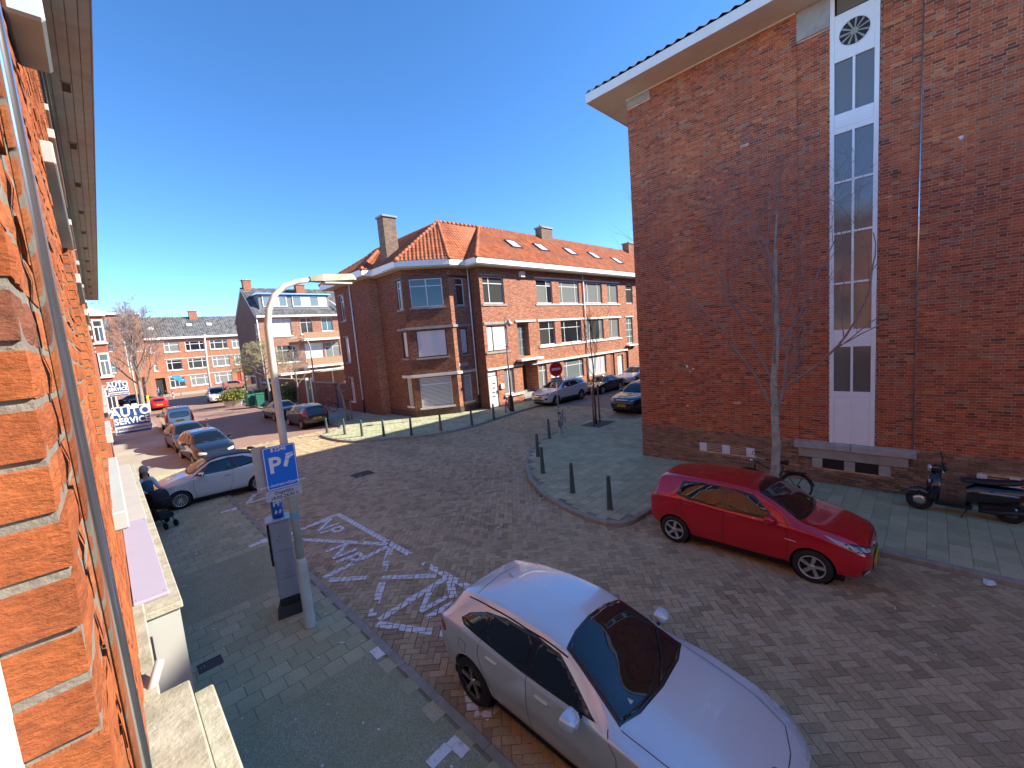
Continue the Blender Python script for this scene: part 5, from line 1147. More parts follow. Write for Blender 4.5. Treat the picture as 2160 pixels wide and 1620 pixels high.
class CarSkin:
    """lays glass, lamps and seams onto the body surface by casting rays onto it"""
    def __init__(s, me): 
        me.calc_loop_triangles(); s.bvh = BVHTree.FromPolygons([v.co for v in me.vertices], [p.vertices for p in me.polygons])
    def hit(s, axis, a, b):
        if axis == 'R': o, d = Vector((3, a, b)), Vector((-1, 0, 0))
        elif axis == 'L': o, d = Vector((-3, a, b)), Vector((1, 0, 0))
        elif axis == 'T': o, d = Vector((a, b, 4)), Vector((0, 0, -1))
        elif axis == 'F': o, d = Vector((a, -3, b)), Vector((0, 1, 0))
        else: o, d = Vector((a, 9, b)), Vector((0, -1, 0))
        h = s.bvh.ray_cast(o, d)
        if h[0] is None: return None
        n = h[1] if h[1].dot(d) < 0 else -h[1]
        return h[0], n
    def patch(s, axis, poly, off=.004, step=.055):
        P = []
        n = len(poly)
        for i in range(n):
            a, b = poly[i], poly[(i+1) % n]; k = max(1, int(math.hypot(b[0]-a[0], b[1]-a[1])/step))
            P += [(a[0]+(b[0]-a[0])*j/k, a[1]+(b[1]-a[1])*j/k) for j in range(k)]
        xs = [p[0] for p in P]; ys = [p[1] for p in P]; gx, gy = np.meshgrid(np.arange(min(xs)+step/2, max(xs), step), np.arange(min(ys)+step/2, max(ys), step))
        ok = inside(P, gx.ravel(), gy.ravel()); pts = P+[(float(x), float(y)) for x, y in zip(gx.ravel()[ok], gy.ravel()[ok])]
        r = delaunay_2d_cdt([Vector(p) for p in pts], [(i, (i+1) % len(P)) for i in range(len(P))], [], 1, 1e-5)
        vs = []; idx = {}; out = MB(); cen = []
        for i, v in enumerate(r[0]):
            h = s.hit(axis, v.x, v.y)
            if h: idx[i] = len(vs); vs.append(h[0]+h[1]*off); cen.append(h[1])
        fs = [tuple(idx[k] for k in f) for f in r[2] if all(k in idx for k in f)]
        if not fs: return None
        if axis in ('L', 'B'): fs = [f[::-1] for f in fs]
        nb = len(vs); edge = {}
        for f in fs:
            for a, b in zip(f, f[1:]+f[:1]): edge[(a, b)] = edge.get((a, b), 0)+1
        rim = [(a, b) for (a, b) in edge if (b, a) not in edge]; low = {}
        for a, b in rim:
            for q in (a, b):
                if q not in low: low[q] = len(vs); vs.append(vs[q]-cen[q]*(off+.006))
        out.add(vs, fs, True); o2 = [(b, a, low[a], low[b]) for a, b in rim]
        out.f += o2; out.sm += [False]*len(o2)
        return out
    def seam(s, axis, pts, w=.007, off=.0025, step=.04, closed=False):
        P = []
        if closed: pts = list(pts)+[pts[0]]
        for a, b in zip(pts, pts[1:]):
            k = max(1, int(math.hypot(b[0]-a[0], b[1]-a[1])/step)); P += [(a[0]+(b[0]-a[0])*j/k, a[1]+(b[1]-a[1])*j/k) for j in range(k)]
        P.append(pts[-1]); vs = []; ok = []
        for i, p in enumerate(P):
            q0, q1 = P[max(0, i-1)], P[min(len(P)-1, i+1)]; dx, dy = q1[0]-q0[0], q1[1]-q0[1]; l = math.hypot(dx, dy) or 1; nx, ny = -dy/l*w/2, dx/l*w/2
            a, b = s.hit(axis, p[0]+nx, p[1]+ny), s.hit(axis, p[0]-nx, p[1]-ny)
            if a and b: vs += [a[0]+a[1]*off, b[0]+b[1]*off]; ok.append(True)
            else: vs += [Vector(), Vector()]; ok.append(False)
        return MB().add(vs, [(2*i, 2*i+1, 2*i+3, 2*i+2) for i in range(len(P)-1) if ok[i] and ok[i+1] and (vs[2*i]-vs[2*i+2]).length < .2])
def rounded(poly, k=2):
    for _ in range(k):
        q = []
        for i in range(len(poly)):
            a, b = poly[i], poly[(i+1) % len(poly)]; q += [(.8*a[0]+.2*b[0], .8*a[1]+.2*b[1]), (.2*a[0]+.8*b[0], .2*a[1]+.8*b[1])]
        poly = q
    return poly
def make_wheel(root, x, y, R, side, style, spokes, rimr=.66, detail=True):
    """side = +1 looks towards +x"""
    w = .20; c = (x, y, R); tp = [(R*.60, -w*.42), (R*.70, -w*.5), (R*.93, -w*.48), (R*.99, -w*.36), (R, -w*.15), (R, w*.15), (R*.99, w*.36), (R*.93, w*.48), (R*.70, w*.5), (R*.60, w*.42)]
    t = MB().lathe(tp, c, 'x', 36, cap=False).build('wheel', 'tyre', root)
    rr = R*rimr; o = side*w*.5
    r = MB().lathe([(rr, o*.5), (rr*1.04, o*.98), (rr*1.02, o*1.04), (rr*.95, o*1.0), (rr*.93, o*.55)], c, 'x', 36, cap=False)
    rimm = {'alloy': 'alloy', 'dark': 'black_gloss', 'two': 'black_gloss', 'steel': 'alloy'}[style]
    r.build('rim', rimm, t); MB().lathe([(0, o*.35), (rr*.96, o*.35)], c, 'x', 24, cap=False).build('brake_disc', 'black_trim', t)
    hb = MB().lathe([(rr*.2, o*.4), (rr*.2, o*.86), (rr*.1, o*.92), (0, o*.92)], c, 'x', 16, cap=False)
    def spoke(mb, k, tw, w0, w1, d0=.86, d1=.98):
        a = 6.28318*k/spokes+.3; P = []
        for (rad_, ww, dep, sk) in ((rr*.15, w0, d0, 0), (rr*.97, w1, d1, tw)):
            aa = a+sk; ca, sa = math.cos(aa), math.sin(aa)
            for s_ in (-1, 1): P.append((c[0]+o*dep, c[1]+rad_*ca-s_*ww*sa, c[2]+rad_*sa+s_*ww*ca))
        Q = [(p[0]-side*.03, p[1], p[2]) for p in P]
        mb.add(P+Q, [(0, 1, 3, 2), (0, 2, 6, 4), (1, 5, 7, 3), (2, 3, 7, 6), (4, 6, 7, 5), (0, 4, 5, 1)])
    mm = 'alloy' if style != 'dark' else 'black_gloss'
    for k in range(spokes):
        g = MB() if detail else hb
        if style == 'two': spoke(g, k-.16, .12, .010, .012); spoke(g, k+.16, -.12, .010, .012)
        elif spokes > 9: spoke(g, k, .0, rr*.035, rr*.055)
        else: spoke(g, k, .22 if spokes == 5 else 0, rr*.13, rr*.16)
        if detail: g.build('spoke', mm, t)
    hb.build('hub', mm, t)
    return t
def car(name, label, loc, rz, P, paint, D, group=None, tilt=0):
    """D: outlines of glass, lamps, seams in body coordinates (distance from the nose, height)"""
    L = P['L']; R = P['R']; root = thing(name, label, D.get('cat', 'car'), loc, rz, group); root.rotation_euler = (tilt, 0, rz)
    raw = car_body(P, D.get('nx', 76)); sk = CarSkin(raw); me = cut_arches(raw.copy(), P); off = Vector((0, -L/2, 0))
    parts = []
    def put(mb, nm, m, par=None):
        if mb is None: return None
        o = mb.build(nm, m, par or root); 
        if par is None: o.location = off
        return o
    body = link('body', me, paint, root, off)
    cut = D.get('cut'); hi = D.get('detail', 2)
    for w in P['wheels']:
        put(MB().lathe([(R+.043, -P['W']+.09), (R+.043, P['W']-.09)], (0, w, R), 'x', 28, cap=False), 'wheel_well', 'under_black')
        for sd in (-1, 1):
            wh = make_wheel(root, sd*(P['W']-.115), w-L/2, R, sd, D.get('rim', 'alloy'), D.get('spokes', 5), detail=hi > 1)
    put(MB().box(-P['W']+.12, .35, .14, P['W']-.12, L-.35, .24), 'underbody', 'under_black')
    gm = D.get('glass', 'car_glass'); st = .03 if D.get('detail', 2) > 1 else .055
    for ax in ('L', 'R'):
        for q in D.get('side', ()): put(sk.patch(ax, rounded(q, 1), .0075, st), 'side_window', gm)
        for q in D.get('pillar', ()): put(sk.patch(ax, q, .003, st), 'pillar', 'black_gloss')
        if hi:
            for q in D.get('seams', ()): put(sk.seam(ax, q), 'panel_gap', 'seam')
            for q in D.get('sills', ()): put(sk.patch(ax, q, .006), 'side_sill', D.get('sillm', 'black_trim'))
            for (a, z) in D.get('handles', ()):
                h = sk.hit(ax, a, z); sg = 1 if ax == 'R' else -1
                if h: put(MB().bbox(h[0].x-.01, a-.1, z-.016, h[0].x+.022, a+.1, z+.016, .008) if sg > 0 else MB().bbox(h[0].x-.022, a-.1, z-.016, h[0].x+.01, a+.1, z+.016, .008), 'door_handle', D.get('handlem', paint))
        for q in D.get('tail_side', ()): put(sk.patch(ax, rounded(q, 1), .006), 'taillight', 'lamp_red')
        for q in D.get('head_side', ()): put(sk.patch(ax, rounded(q, 1), .006), 'headlight', D.get('headm', 'lamp_clear'))
        m_ = D.get('mirror')
        if m_:
            sg = 1 if ax == 'R' else -1; h = sk.hit(ax, m_[0], m_[1]-.03)
            if h:
                x0 = h[0].x; mb = loft_at(MB(), [(-.085, 0, .03, .02), (-.07, .002, .07, .045), (-.03, .004, .10, .068), (.03, .004, .112, .078), (.06, .004, .108, .074)], (x0+sg*.155, m_[0], m_[1]+.015)); mo = put(mb, 'door_mirror', D.get('mirrorm', paint))
                MB().tube([(x0-sg*.02, m_[0]-.01, m_[1]-.04), (x0+sg*.1, m_[0], m_[1]-.02)], .024, 8).build('mirror_stalk', 'black_trim', mo)
                loft_at(MB(), [(.061, .004, .095, .062), (.064, .004, .09, .058)], (x0+sg*.155, m_[0], m_[1]+.015)).build('mirror_glass', 'chrome', mo)
    if 'shield' in D: 
        put(sk.patch('T', D['shield'], .003, st), 'windscreen_border', 'black_gloss')
        cx_ = sum(p[0] for p in D['shield'])/len(D['shield']); cy_ = sum(p[1] for p in D['shield'])/len(D['shield'])
        put(sk.patch('T', [(cx_+(x-cx_)*.94, cy_+(y-cy_)*.92) for x, y in D['shield']], .0085, st), 'windscreen', gm)
    for q in D.get('top', ()): put(sk.patch('T', q[0], q[2] if len(q) > 2 else .005), q[3] if len(q) > 3 else 'roof_panel', q[1])
    for q in D.get('front', ()): put(sk.patch('F', rounded(q[0], 1) if q[3:] != ('sharp',) else q[0], q[2] if len(q) > 2 else .006), q[4] if len(q) > 4 else {'lamp_clear': 'headlight', 'lamp_dark': 'headlight', 'black_trim': 'grille', 'black_gloss': 'grille', 'chrome': 'chrome_trim'}.get(q[1], 'front_panel'), q[1])
    for q in D.get('rear', ()): put(sk.patch('B', rounded(q[0], 1), q[2] if len(q) > 2 else .006), {'lamp_red': 'taillight', gm: 'rear_window', 'car_glass': 'rear_window'}.get(q[1], 'rear_panel'), q[1])
    if hi:
        for q in D.get('top_seams', ()): put(sk.seam('T', q), 'panel_gap', 'seam')
        for q in D.get('front_seams', ()): put(sk.seam('F', q), 'panel_gap', 'seam')
    for (ax, z) in D.get('plates', ()):
        h = sk.hit(ax, 0, z)
        if h:
            y0 = h[0].y; sgn = -1 if ax == 'F' else 1
            pb = put(MB().bbox(-.26, y0-.015 if sgn > 0 else y0-.03, z-.055, .26, y0+.03 if sgn > 0 else y0+.015, z+.055, .005), 'number_plate', 'plate_yellow')
            yy = y0+sgn*.0305
            for k in range(6):
                if k in (2, 4): pass
                x = -.2+.078*k; MB().box(x, min(yy, yy+sgn*.001), z-.028, x+.05, max(yy, yy+sgn*.001), z+.028).build('plate_mark', 'black_trim', pb)
    for wv in D.get('wipers', ()):
        pts = []
        for (a, b) in wv:
            h = sk.hit('T', a, b)
            if h: pts.append(h[0]+h[1]*.02)
        if len(pts) > 1: put(MB().tube(pts, .009, 6), 'wiper', 'black_trim')
    if D.get('fin'):
        h = sk.hit('T', 0, D['fin'])
        if h: put(MB().add([(h[0].x-.022, D['fin']-.09, h[0].z-.01), (h[0].x+.022, D['fin']-.09, h[0].z-.01), (h[0].x+.028, D['fin']+.08, h[0].z-.01), (h[0].x-.028, D['fin']+.08, h[0].z-.01), (h[0].x, D['fin']+.04, h[0].z+.055), (h[0].x, D['fin']+.08, h[0].z+.05)], [(0, 1, 4), (1, 2, 5, 4), (2, 3, 5), (3, 0, 4, 5)]), 'roof_aerial', paint)
    for fn in D.get('extra', ()): fn(put, sk, root)
    return root
def loft_at(mb, secs, c, n=18):
    vs = []; fs = []
    for (y, z, wx, wz) in secs:
        for k in range(n):
            a = 6.28318*k/n; ca, sa = math.cos(a), math.sin(a); vs.append((c[0]+wx*math.copysign(abs(ca)**.6, ca), c[1]+y, c[2]+z+wz*math.copysign(abs(sa)**.6, sa)))
    for i in range(len(secs)-1):
        for k in range(n): fs.append((i*n+k, i*n+(k+1) % n, (i+1)*n+(k+1) % n, (i+1)*n+k))
    mb.add(vs, fs, True); o = len(mb.v)-len(vs); mb.f += [tuple(o+k for k in range(n)), tuple(o+(len(secs)-1)*n+k for k in range(n))[::-1]]; mb.sm += [False]*2; return mb
def sym(poly): return [poly, [(-a, b) for a, b in poly][::-1]]

# ---- silver hatchback in the foreground
def silver_extra(put, sk, root):
    for (pl_, w_) in (([(-.50, .42), (-.40, .75), (-.34, 1.08)], .012), ([(.50, .42), (.40, .75), (.34, 1.08)], .012)): pass
    h = sk.hit('F', 0, .70)
    put(sk.patch('T', [(.055*math.cos(t*.5236), .155+.055*math.sin(t*.5236)) for t in range(12)], .006, .02), 'bonnet_badge', 'chrome')
    b = put(sk.patch('T', [(.042*math.cos(t*.5236), .155+.042*math.sin(t*.5236)) for t in range(12)], .009, .02), 'badge_face', 'sign_blue')
    put(sk.patch('T', [(-.46, 1.345), (-.40, 1.345), (-.43, 1.40)], .0105, .03), 'windscreen_sticker', 'sign_white')
    for sx_ in (-1, 1): put(sk.seam('T', [(sx_*.60, 2.0), (sx_*.615, 2.6), (sx_*.595, 3.3), (sx_*.57, 3.75)], .012), 'roof_strip', 'seam')
D_SILVER = dict(detail=2, rim='two', spokes=5, nx=110,
 side=[[(1.62, 1.005), (2.08, 1.265), (2.38, 1.312), (2.38, 1.005)], [(2.47, 1.01), (2.47, 1.318), (2.9, 1.31), (3.2, 1.272), (3.2, 1.05)], [(3.235, 1.055), (3.235, 1.262), (3.5, 1.185), (3.62, 1.115), (3.58, 1.085)]],
 pillar=[[(1.52, .965), (1.6, 1.0), (2.1, 1.283), (2.45, 1.332), (2.95, 1.322), (3.3, 1.268), (3.6, 1.165), (3.70, 1.09), (3.6, 1.055), (2.5, .985)]],
 shield=[(-.69, 1.40), (-.71, 1.32), (-.45, 1.24), (0, 1.21), (.45, 1.24), (.72, 1.32), (.69, 1.40), (.555, 2.06), (.3, 2.12), (0, 2.14), (-.3, 2.12), (-.555, 2.06)],
 seams=[[(1.40, .96), (1.27, .8), (1.27, .32), (1.36, .25)], [(2.43, .985), (2.44, .6), (2.42, .27)], [(3.22, 1.05), (3.28, .85), (3.2, .62), (3.05, .45), (2.98, .3)], [(3.52, .86), (3.66, .88), (3.67, .75), (3.54, .72), (3.52, .86)]],
 sills=[[(1.22, .23), (3.02, .23), (3.02, .27), (1.22, .27)]], handles=[(2.2, .84), (3.02, .875)], mirror=(1.70, .99),
 top_seams=[[(-.72, 1.30), (-.70, .9), (-.66, .5), (-.56, .22)], [(.72, 1.30), (.70, .9), (.66, .5), (.56, .22)], [(-.56, .22), (-.3, .12), (0, .09), (.3, .12), (.56, .22)], [(-.55, 3.62), (0, 3.68), (.55, 3.62)]],
 front=[(q, 'lamp_clear') for q in sym([(.40, .60), (.47, .68), (.78, .735), (.80, .66), (.55, .60)])]+[(q, 'black_gloss') for q in sym([(.03, .47), (.03, .63), (.13, .66), (.3, .62), (.26, .5), (.1, .45)])]+[([(-.5, .28), (.5, .28), (.42, .4), (-.42, .4)], 'black_trim')],
 head_side=[[(.12, .66), (.3, .745), (.55, .79), (.46, .73), (.25, .67)]], tail_side=[[(3.98, .80), (4.0, .9), (4.2, .93), (4.25, .84), (4.2, .76)]],
 rear=[([(-.5, 1.0), (.5, 1.0), (.46, 1.25), (-.46, 1.25)], 'car_glass')]+[(q, 'lamp_red') for q in sym([(.42, .82), (.42, .92), (.72, .94), (.78, .82), (.6, .78)])], plates=[('B', .62), ('F', .42)],
 wipers=[[(-.62, 1.32), (-.2, 1.27), (.12, 1.36)], [(.02, 1.26), (.30, 1.38), (.55, 1.56)]], fin=3.45, extra=[silver_extra])
SILVER = P_HATCH
car('silver_hatchback', 'silver five door hatchback parked at the near kerb, the largest car in view', (3.80, 2.90, RZ), rad(0), SILVER, 'paint_silver', D_SILVER)

# ---- red hatchback
def red_extra(put, sk, root):
    for sx_ in (-1, 1):
        put(sk.seam('F', [(sx_*.10, .635), (sx_*.28, .655), (sx_*.44, .66)], .024, .010), 'chrome_trim', 'chrome'); put(sk.seam('F', [(sx_*.35, .52), (sx_*.40, .38), (sx_*.50, .24)], .02, .012), 'chrome_trim', 'chrome')
        put(sk.patch('F', [(sx_*.58+.05*math.cos(t*.5236), .345+.05*math.sin(t*.5236)) for t in range(12)], .012, .02), 'fog_light', 'lamp_clear')
    put(sk.patch('F', [(.06*math.cos(t*.5236), .66+.045*math.sin(t*.5236)) for t in range(12)], .014, .02), 'badge', 'chrome')
    put(sk.patch('T', [(.33, 1.02), (.38, 1.02), (.38, 1.07), (.33, 1.07)], .0105, .02), 'windscreen_sticker', mat('sticker_green', (.02, .4, .15), .5))
    for ax in ('L', 'R'): put(sk.patch(ax, [(1.02, .70), (1.2, .72), (1.2, .735), (1.02, .715)], .005, .03), 'side_badge', 'chrome')
YARIS = scaled(P_HATCH, 3.95, 1.51, .85, wheels=(.79, 3.30), R=.305,
 top=[(0, .62), (.04, .74), (.14, .84), (.4, .94), (.75, 1.02), (.93, 1.06), (1.3, 1.28), (1.65, 1.44), (2.0, 1.51), (2.6, 1.525), (3.1, 1.50), (3.5, 1.455), (3.68, 1.41), (3.78, 1.2), (3.86, 1.0), (3.92, .92), (3.95, .68)],
 wt=[(0, .50), (.12, .58), (.5, .66), (.95, .70), (1.3, .66), (1.7, .585), (2.4, .59), (3.1, .575), (3.6, .55), (3.78, .60), (3.9, .62), (3.95, .52)],
 belt=[(0, .58), (.2, .72), (.6, .86), (1.0, .93), (2.2, .985), (3.2, 1.05), (3.75, 1.02), (3.88, .9), (3.95, .66)])
D_RED = dict(detail=2, rim='alloy', spokes=5, nx=100,
 side=[[(1.34, 1.035), (1.78, 1.355), (2.20, 1.408), (2.20, 1.04)], [(2.33, 1.045), (2.33, 1.412), (2.75, 1.408), (3.12, 1.37), (3.20, 1.14), (2.95, 1.085)]],
 pillar=[[(1.08, .985), (1.34, 1.0), (1.76, 1.368), (2.2, 1.424), (2.76, 1.42), (3.15, 1.385), (3.24, 1.12), (2.95, 1.06), (2.2, 1.015)]],
 shield=[(-.65, 1.06), (-.66, .99), (-.4, .92), (0, .89), (.4, .92), (.66, .99), (.65, 1.06), (.54, 1.68), (.28, 1.75), (0, 1.77), (-.28, 1.75), (-.54, 1.68)],
 seams=[[(1.17, 1.0), (1.16, .7), (1.18, .34), (1.26, .27)], [(2.27, 1.02), (2.29, .6), (2.27, .27)], [(3.13, 1.09), (3.12, .8), (3.0, .6), (2.86, .42), (2.82, .3)], [(3.2, .86), (3.33, .88), (3.34, .74), (3.22, .72), (3.2, .86)]],
 handles=[(2.12, .92), (2.97, .96)], mirror=(1.42, 1.05),
 top_seams=[[(-.66, 1.02), (-.62, .6), (-.50, .2)], [(.66, 1.02), (.62, .6), (.50, .2)]], front_seams=[[(-.5, .68), (0, .64), (.5, .68)]],
 front=[(q, 'lamp_dark') for q in sym([(.28, .66), (.40, .74), (.72, .85), (.75, .74), (.5, .65)])]+[(q, 'lamp_clear', .009) for q in sym([(.40, .675), (.46, .73), (.62, .79), (.62, .70)])]+[([(-.30, .24), (.30, .24), (.44, .30), (.34, .52), (.14, .62), (-.14, .62), (-.34, .52), (-.44, .30)], 'black_trim')]+[(q, 'black_trim') for q in sym([(.5, .29), (.66, .31), (.68, .42), (.54, .40)])],
 head_side=[[(.10, .70), (.22, .80), (.66, .93), (.52, .86), (.25, .74)]], tail_side=[[(3.55, .90), (3.56, 1.04), (3.78, 1.08), (3.84, .95), (3.8, .86)]],
 rear=[([(-.5, 1.05), (.5, 1.05), (.46, 1.32), (-.46, 1.32)], 'car_glass')]+[(q, 'lamp_red') for q in sym([(.48, .86), (.48, 1.04), (.7, 1.04), (.75, .88)])], plates=[('F', .43), ('B', .65)],
 wipers=[[(-.55, 1.02), (-.1, .94)], [(.05, .94), (.5, 1.02)]], fin=None, extra=[red_extra])
car('red_hatchback', 'glossy red five door hatchback parked along the far kerb by the tall block', (9.33, 2.62, RZ), 0, YARIS, 'paint_red', D_RED)

# ---- small white car across the pavement
def mini_extra(put, sk, root):
    put(sk.patch('T', [(-.50, 1.45), (.50, 1.45), (.51, 2.2), (.47, 2.85), (-.47, 2.85), (-.51, 2.2)], .02, .07), 'fabric_roof', 'black_trim')
    put(MB().tube([(-.46, 2.9, 1.43), (-.3, 3.0, 1.44), (.3, 3.0, 1.44), (.46, 2.9, 1.43)], .055, 8), 'folded_roof', 'black_trim')
MINI = scaled(P_HATCH, 3.5, 1.49, .815, wheels=(.60, 2.88), R=.295,
 top=[(0, .62), (.05, .72), (.2, .84), (.5, .93), (.75, .99), (.9, 1.03), (1.25, 1.26), (1.55, 1.42), (1.9, 1.485), (2.4, 1.48), (2.85, 1.40), (3.1, 1.28), (3.3, 1.08), (3.45, .92), (3.52, .8), (3.55, .62)])
D_MINI = dict(detail=1, rim='alloy', spokes=14,
 side=[[(1.12, 1.0), (1.55, 1.31), (2.02, 1.375), (2.08, 1.0)], [(2.2, 1.01), (2.14, 1.375), (2.5, 1.345), (2.78, 1.22), (2.86, 1.12)]],
 pillar=[[(1.0, .98), (1.52, 1.335), (2.05, 1.40), (2.5, 1.37), (2.85, 1.22), (2.92, 1.1), (2.1, .985)]],
 shield=[(-.62, 1.02), (-.4, .9), (0, .87), (.4, .9), (.62, 1.02), (.52, 1.53), (0, 1.6), (-.52, 1.53)],
 seams=[[(1.0, .98), (.98, .6), (1.04, .3)], [(2.12, .98), (2.1, .55), (1.98, .3)]], handles=[(1.95, .82)], handlem='chrome', mirror=(1.2, 1.02), mirrorm='chrome',
 front=[(q, 'lamp_clear') for q in sym([(.42, .66), (.42, .78), (.56, .80), (.58, .68)])]+[([(-.3, .3), (.3, .3), (.3, .38), (-.3, .38)], 'black_trim')],
 tail_side=[[(3.32, .72), (3.33, .9), (3.42, .88), (3.45, .74)]], rear=[([(-.42, 1.0), (.42, 1.0), (.36, 1.2), (-.36, 1.2)], 'car_glass')], wipers=[[(-.5, .98), (0, .9)], [(.05, .9), (.45, .96)]], extra=[mini_extra])
car('white_city_car', 'small white car with black fabric roof parked across the left pavement', (2.43, 18.12, -.055), rad(-90), MINI, 'paint_mint', D_MINI, tilt=0).rotation_euler = (rad(-2.5), 0, rad(-90))

D_SMALL = dict(detail=1, rim='alloy', spokes=5, nx=60, side=D_RED['side'], pillar=D_RED['pillar'], shield=D_RED['shield'], seams=D_RED['seams'][:2], mirror=(1.47, 1.04), tail_side=D_RED['tail_side'],
 front=[(q, 'lamp_clear') for q in sym([(.40, .60), (.40, .70), (.70, .76), (.72, .62)])]+[([(-.35, .3), (.35, .3), (.3, .5), (-.3, .5)], 'black_trim')], rear=D_RED['rear'], plates=[('F', .43), ('B', .65)], wipers=D_RED['wipers'])
BEETLE = scaled(YARIS, 4.05, 1.50, .87); 
def fit(D, k, kz=1.0, ky=1.0):
    """stretch outlines drawn on one body to another body's size"""
    E = dict(D)
    for key in ('side', 'pillar', 'seams', 'sills', 'tail_side', 'head_side'): E[key] = [[(a*k, b*kz) for a, b in q] for q in D.get(key, ())]
    for key in ('shield',): 
        if key in D: E[key] = [(a*ky, b*k) for a, b in D[key]]
    E['top_seams'] = [[(a*ky, b*k) for a, b in q] for q in D.get('top_seams', ())]
    E['wipers'] = [[(a*ky, b*k) for a, b in q] for q in D.get('wipers', ())]; E['handles'] = [(a*k, b*kz) for a, b in D.get('handles', ())]
    for key in ('front', 'rear'): E[key] = [([(a*ky, b*kz) for a, b in q[0]], *q[1:]) for q in D.get(key, ())]
    E['plates'] = [(a, z*kz) for a, z in D.get('plates', ())]
    if D.get('mirror'): E['mirror'] = (D['mirror'][0]*k, D['mirror'][1]*kz)
    E['extra'] = []
    return E
car('dark_blue_car', 'dark blue hatchback facing the camera just behind the small white car', (3.25, 25.6, RZ), rad(4), BEETLE, 'paint_black', fit(D_SMALL, 4.05/3.95, 1, 1.02))
car('dark_grey_car', 'dark grey car half hidden behind the dark blue hatchback', (3.1, 30.3, RZ), rad(3), scaled(P_HATCH, 4.2, 1.5, .88), 'paint_grey', fit(D_SILVER, 4.2/4.32, 1.05, .98))
# ---- boxy van seen from behind
D_VAN = dict(detail=1, nx=60, rim='steel', spokes=7, cat='van', side=[[(1.2, 1.08), (1.62, 1.5), (2.0, 1.55), (2.0, 1.08)], [(2.15, 1.08), (2.15, 1.56), (2.95, 1.56), (2.95, 1.1)], [(3.1, 1.1), (3.1, 1.56), (3.75, 1.53), (3.8, 1.12)]],
 shield=[(-.66, .98), (-.4, .9), (0, .87), (.4, .9), (.66, .98), (.6, 1.5), (0, 1.56), (-.6, 1.5)], mirror=(1.3, 1.1), mirrorm='black_trim', sills=[[(1.15, .42), (3.05, .42), (3.05, .52), (1.15, .52)]], seams=[[(2.08, 1.6), (2.08, .3)]],
 rear=[([(-.58, 1.08), (.58, 1.08), (.54, 1.52), (-.54, 1.52)], 'car_glass')]+[(q, 'lamp_red') for q in sym([(.65, .80), (.64, 1.38), (.74, 1.36), (.79, .84)])]+[([(-.74, .36), (.74, .36), (.74, .5), (-.74, .5)], 'black_trim'), ([(-.3, .78), (.3, .78), (.3, .80), (-.3, .80)], 'black_trim')],
 tail_side=[[(3.93, .82), (3.92, 1.36), (4.04, 1.36), (4.1, .84)]], front=[(q, 'lamp_clear') for q in sym([(.42, .62), (.42, .76), (.72, .82), (.74, .66)])]+[([(-.35, .38), (.35, .38), (.35, .6), (-.35, .6)], 'black_trim')], plates=[('B', .88), ('F', .45)])
def rails(put, sk, root):
    for sx_ in (-1, 1): put(MB().tube([(sx_*.6, 1.9, 1.80), (sx_*.6, 2.1, 1.86), (sx_*.6, 3.5, 1.86), (sx_*.6, 3.7, 1.79)], .018, 6), 'roof_rail', 'black_trim')
D_VAN['extra'] = [rails]
car('silver_van', 'silver boxy van parked on the left seen from behind with tall red tail lights', (3.62, 40.3, RZ), rad(180), P_VAN, 'paint_champagne', D_VAN)
PANEL = scaled(P_VAN, 4.4, 1.85, .9); DW = fit(D_VAN, 4.4/4.15, 1.03, 1.04); DW['side'] = DW['side'][:1]
car('white_panel_van', 'white panel van driving towards the camera down the middle of the street', (9.7, 61.9, RZ), rad(-4), PANEL, 'paint_vanwhite', DW)
car('far_red_car', 'small bright red car parked far down the left side beside the street tree', (4.2, 62.6, RZ), rad(180), scaled(YARIS, 3.8, 1.45, .84), 'paint_far_red', fit(D_SMALL, 3.8/3.95, .96, .98))
D_WAGON = fit(D_SMALL, 4.1/3.95, 1, 1); D_WAGON['tail_side'] = [[(3.83, .85), (3.74, 1.3), (3.82, 1.33), (3.98, .95), (4.0, .85)]]; D_WAGON['rear'] = [([(-.52, .98), (.52, .98), (.46, 1.34), (-.46, 1.34)], 'car_glass')]+[(q, 'lamp_red') for q in sym([(.60, .8), (.56, 1.3), (.62, 1.3), (.76, .86)])]
car('black_hatchback', 'black hatchback with tall red tail lights parked by the corner bollards', (9.68, 30.45, RZ), rad(180), scaled(YARIS, 4.1, 1.5, .87), 'paint_grey', D_WAGON)
D_SED = dict(detail=1, nx=60, rim='alloy', spokes=10, side=[[(1.75, .96), (2.15, 1.26), (2.55, 1.32), (2.55, .96)], [(2.65, .965), (2.65, 1.32), (3.05, 1.3), (3.4, 1.14), (3.5, 1.0)]], pillar=[[(1.62, .94), (2.12, 1.29), (2.6, 1.345), (3.1, 1.325), (3.5, 1.12), (3.6, .98)]],
 shield=[(-.66, 1.45), (-.4, 1.36), (0, 1.33), (.4, 1.36), (.66, 1.45), (.54, 2.1), (0, 2.2), (-.54, 2.1)], seams=[[(1.5, .92), (1.46, .3)], [(2.6, .95), (2.6, .28)]], mirror=(1.85, .97), top=[([(-.48, 3.3), (.48, 3.3), (.6, 3.85), (0, 3.93), (-.6, 3.85)], 'car_glass', .005, 'rear_window')], handles=[(2.45, .82), (3.3, .84)],
 rear=[(q, 'lamp_red') for q in sym([(.4, .72), (.4, .88), (.74, .88), (.78, .74)])], tail_side=[[(4.35, .76), (4.35, .9), (4.55, .9), (4.6, .78)]], front=[(q, 'lamp_clear') for q in sym([(.36, .56), (.36, .66), (.72, .72), (.74, .6)])]+[([(-.3, .4), (.3, .4), (.26, .58), (-.26, .58)], 'black_gloss')], plates=[('B', .66), ('F', .4)], wipers=[[(-.5, 1.42), (0, 1.38)]])
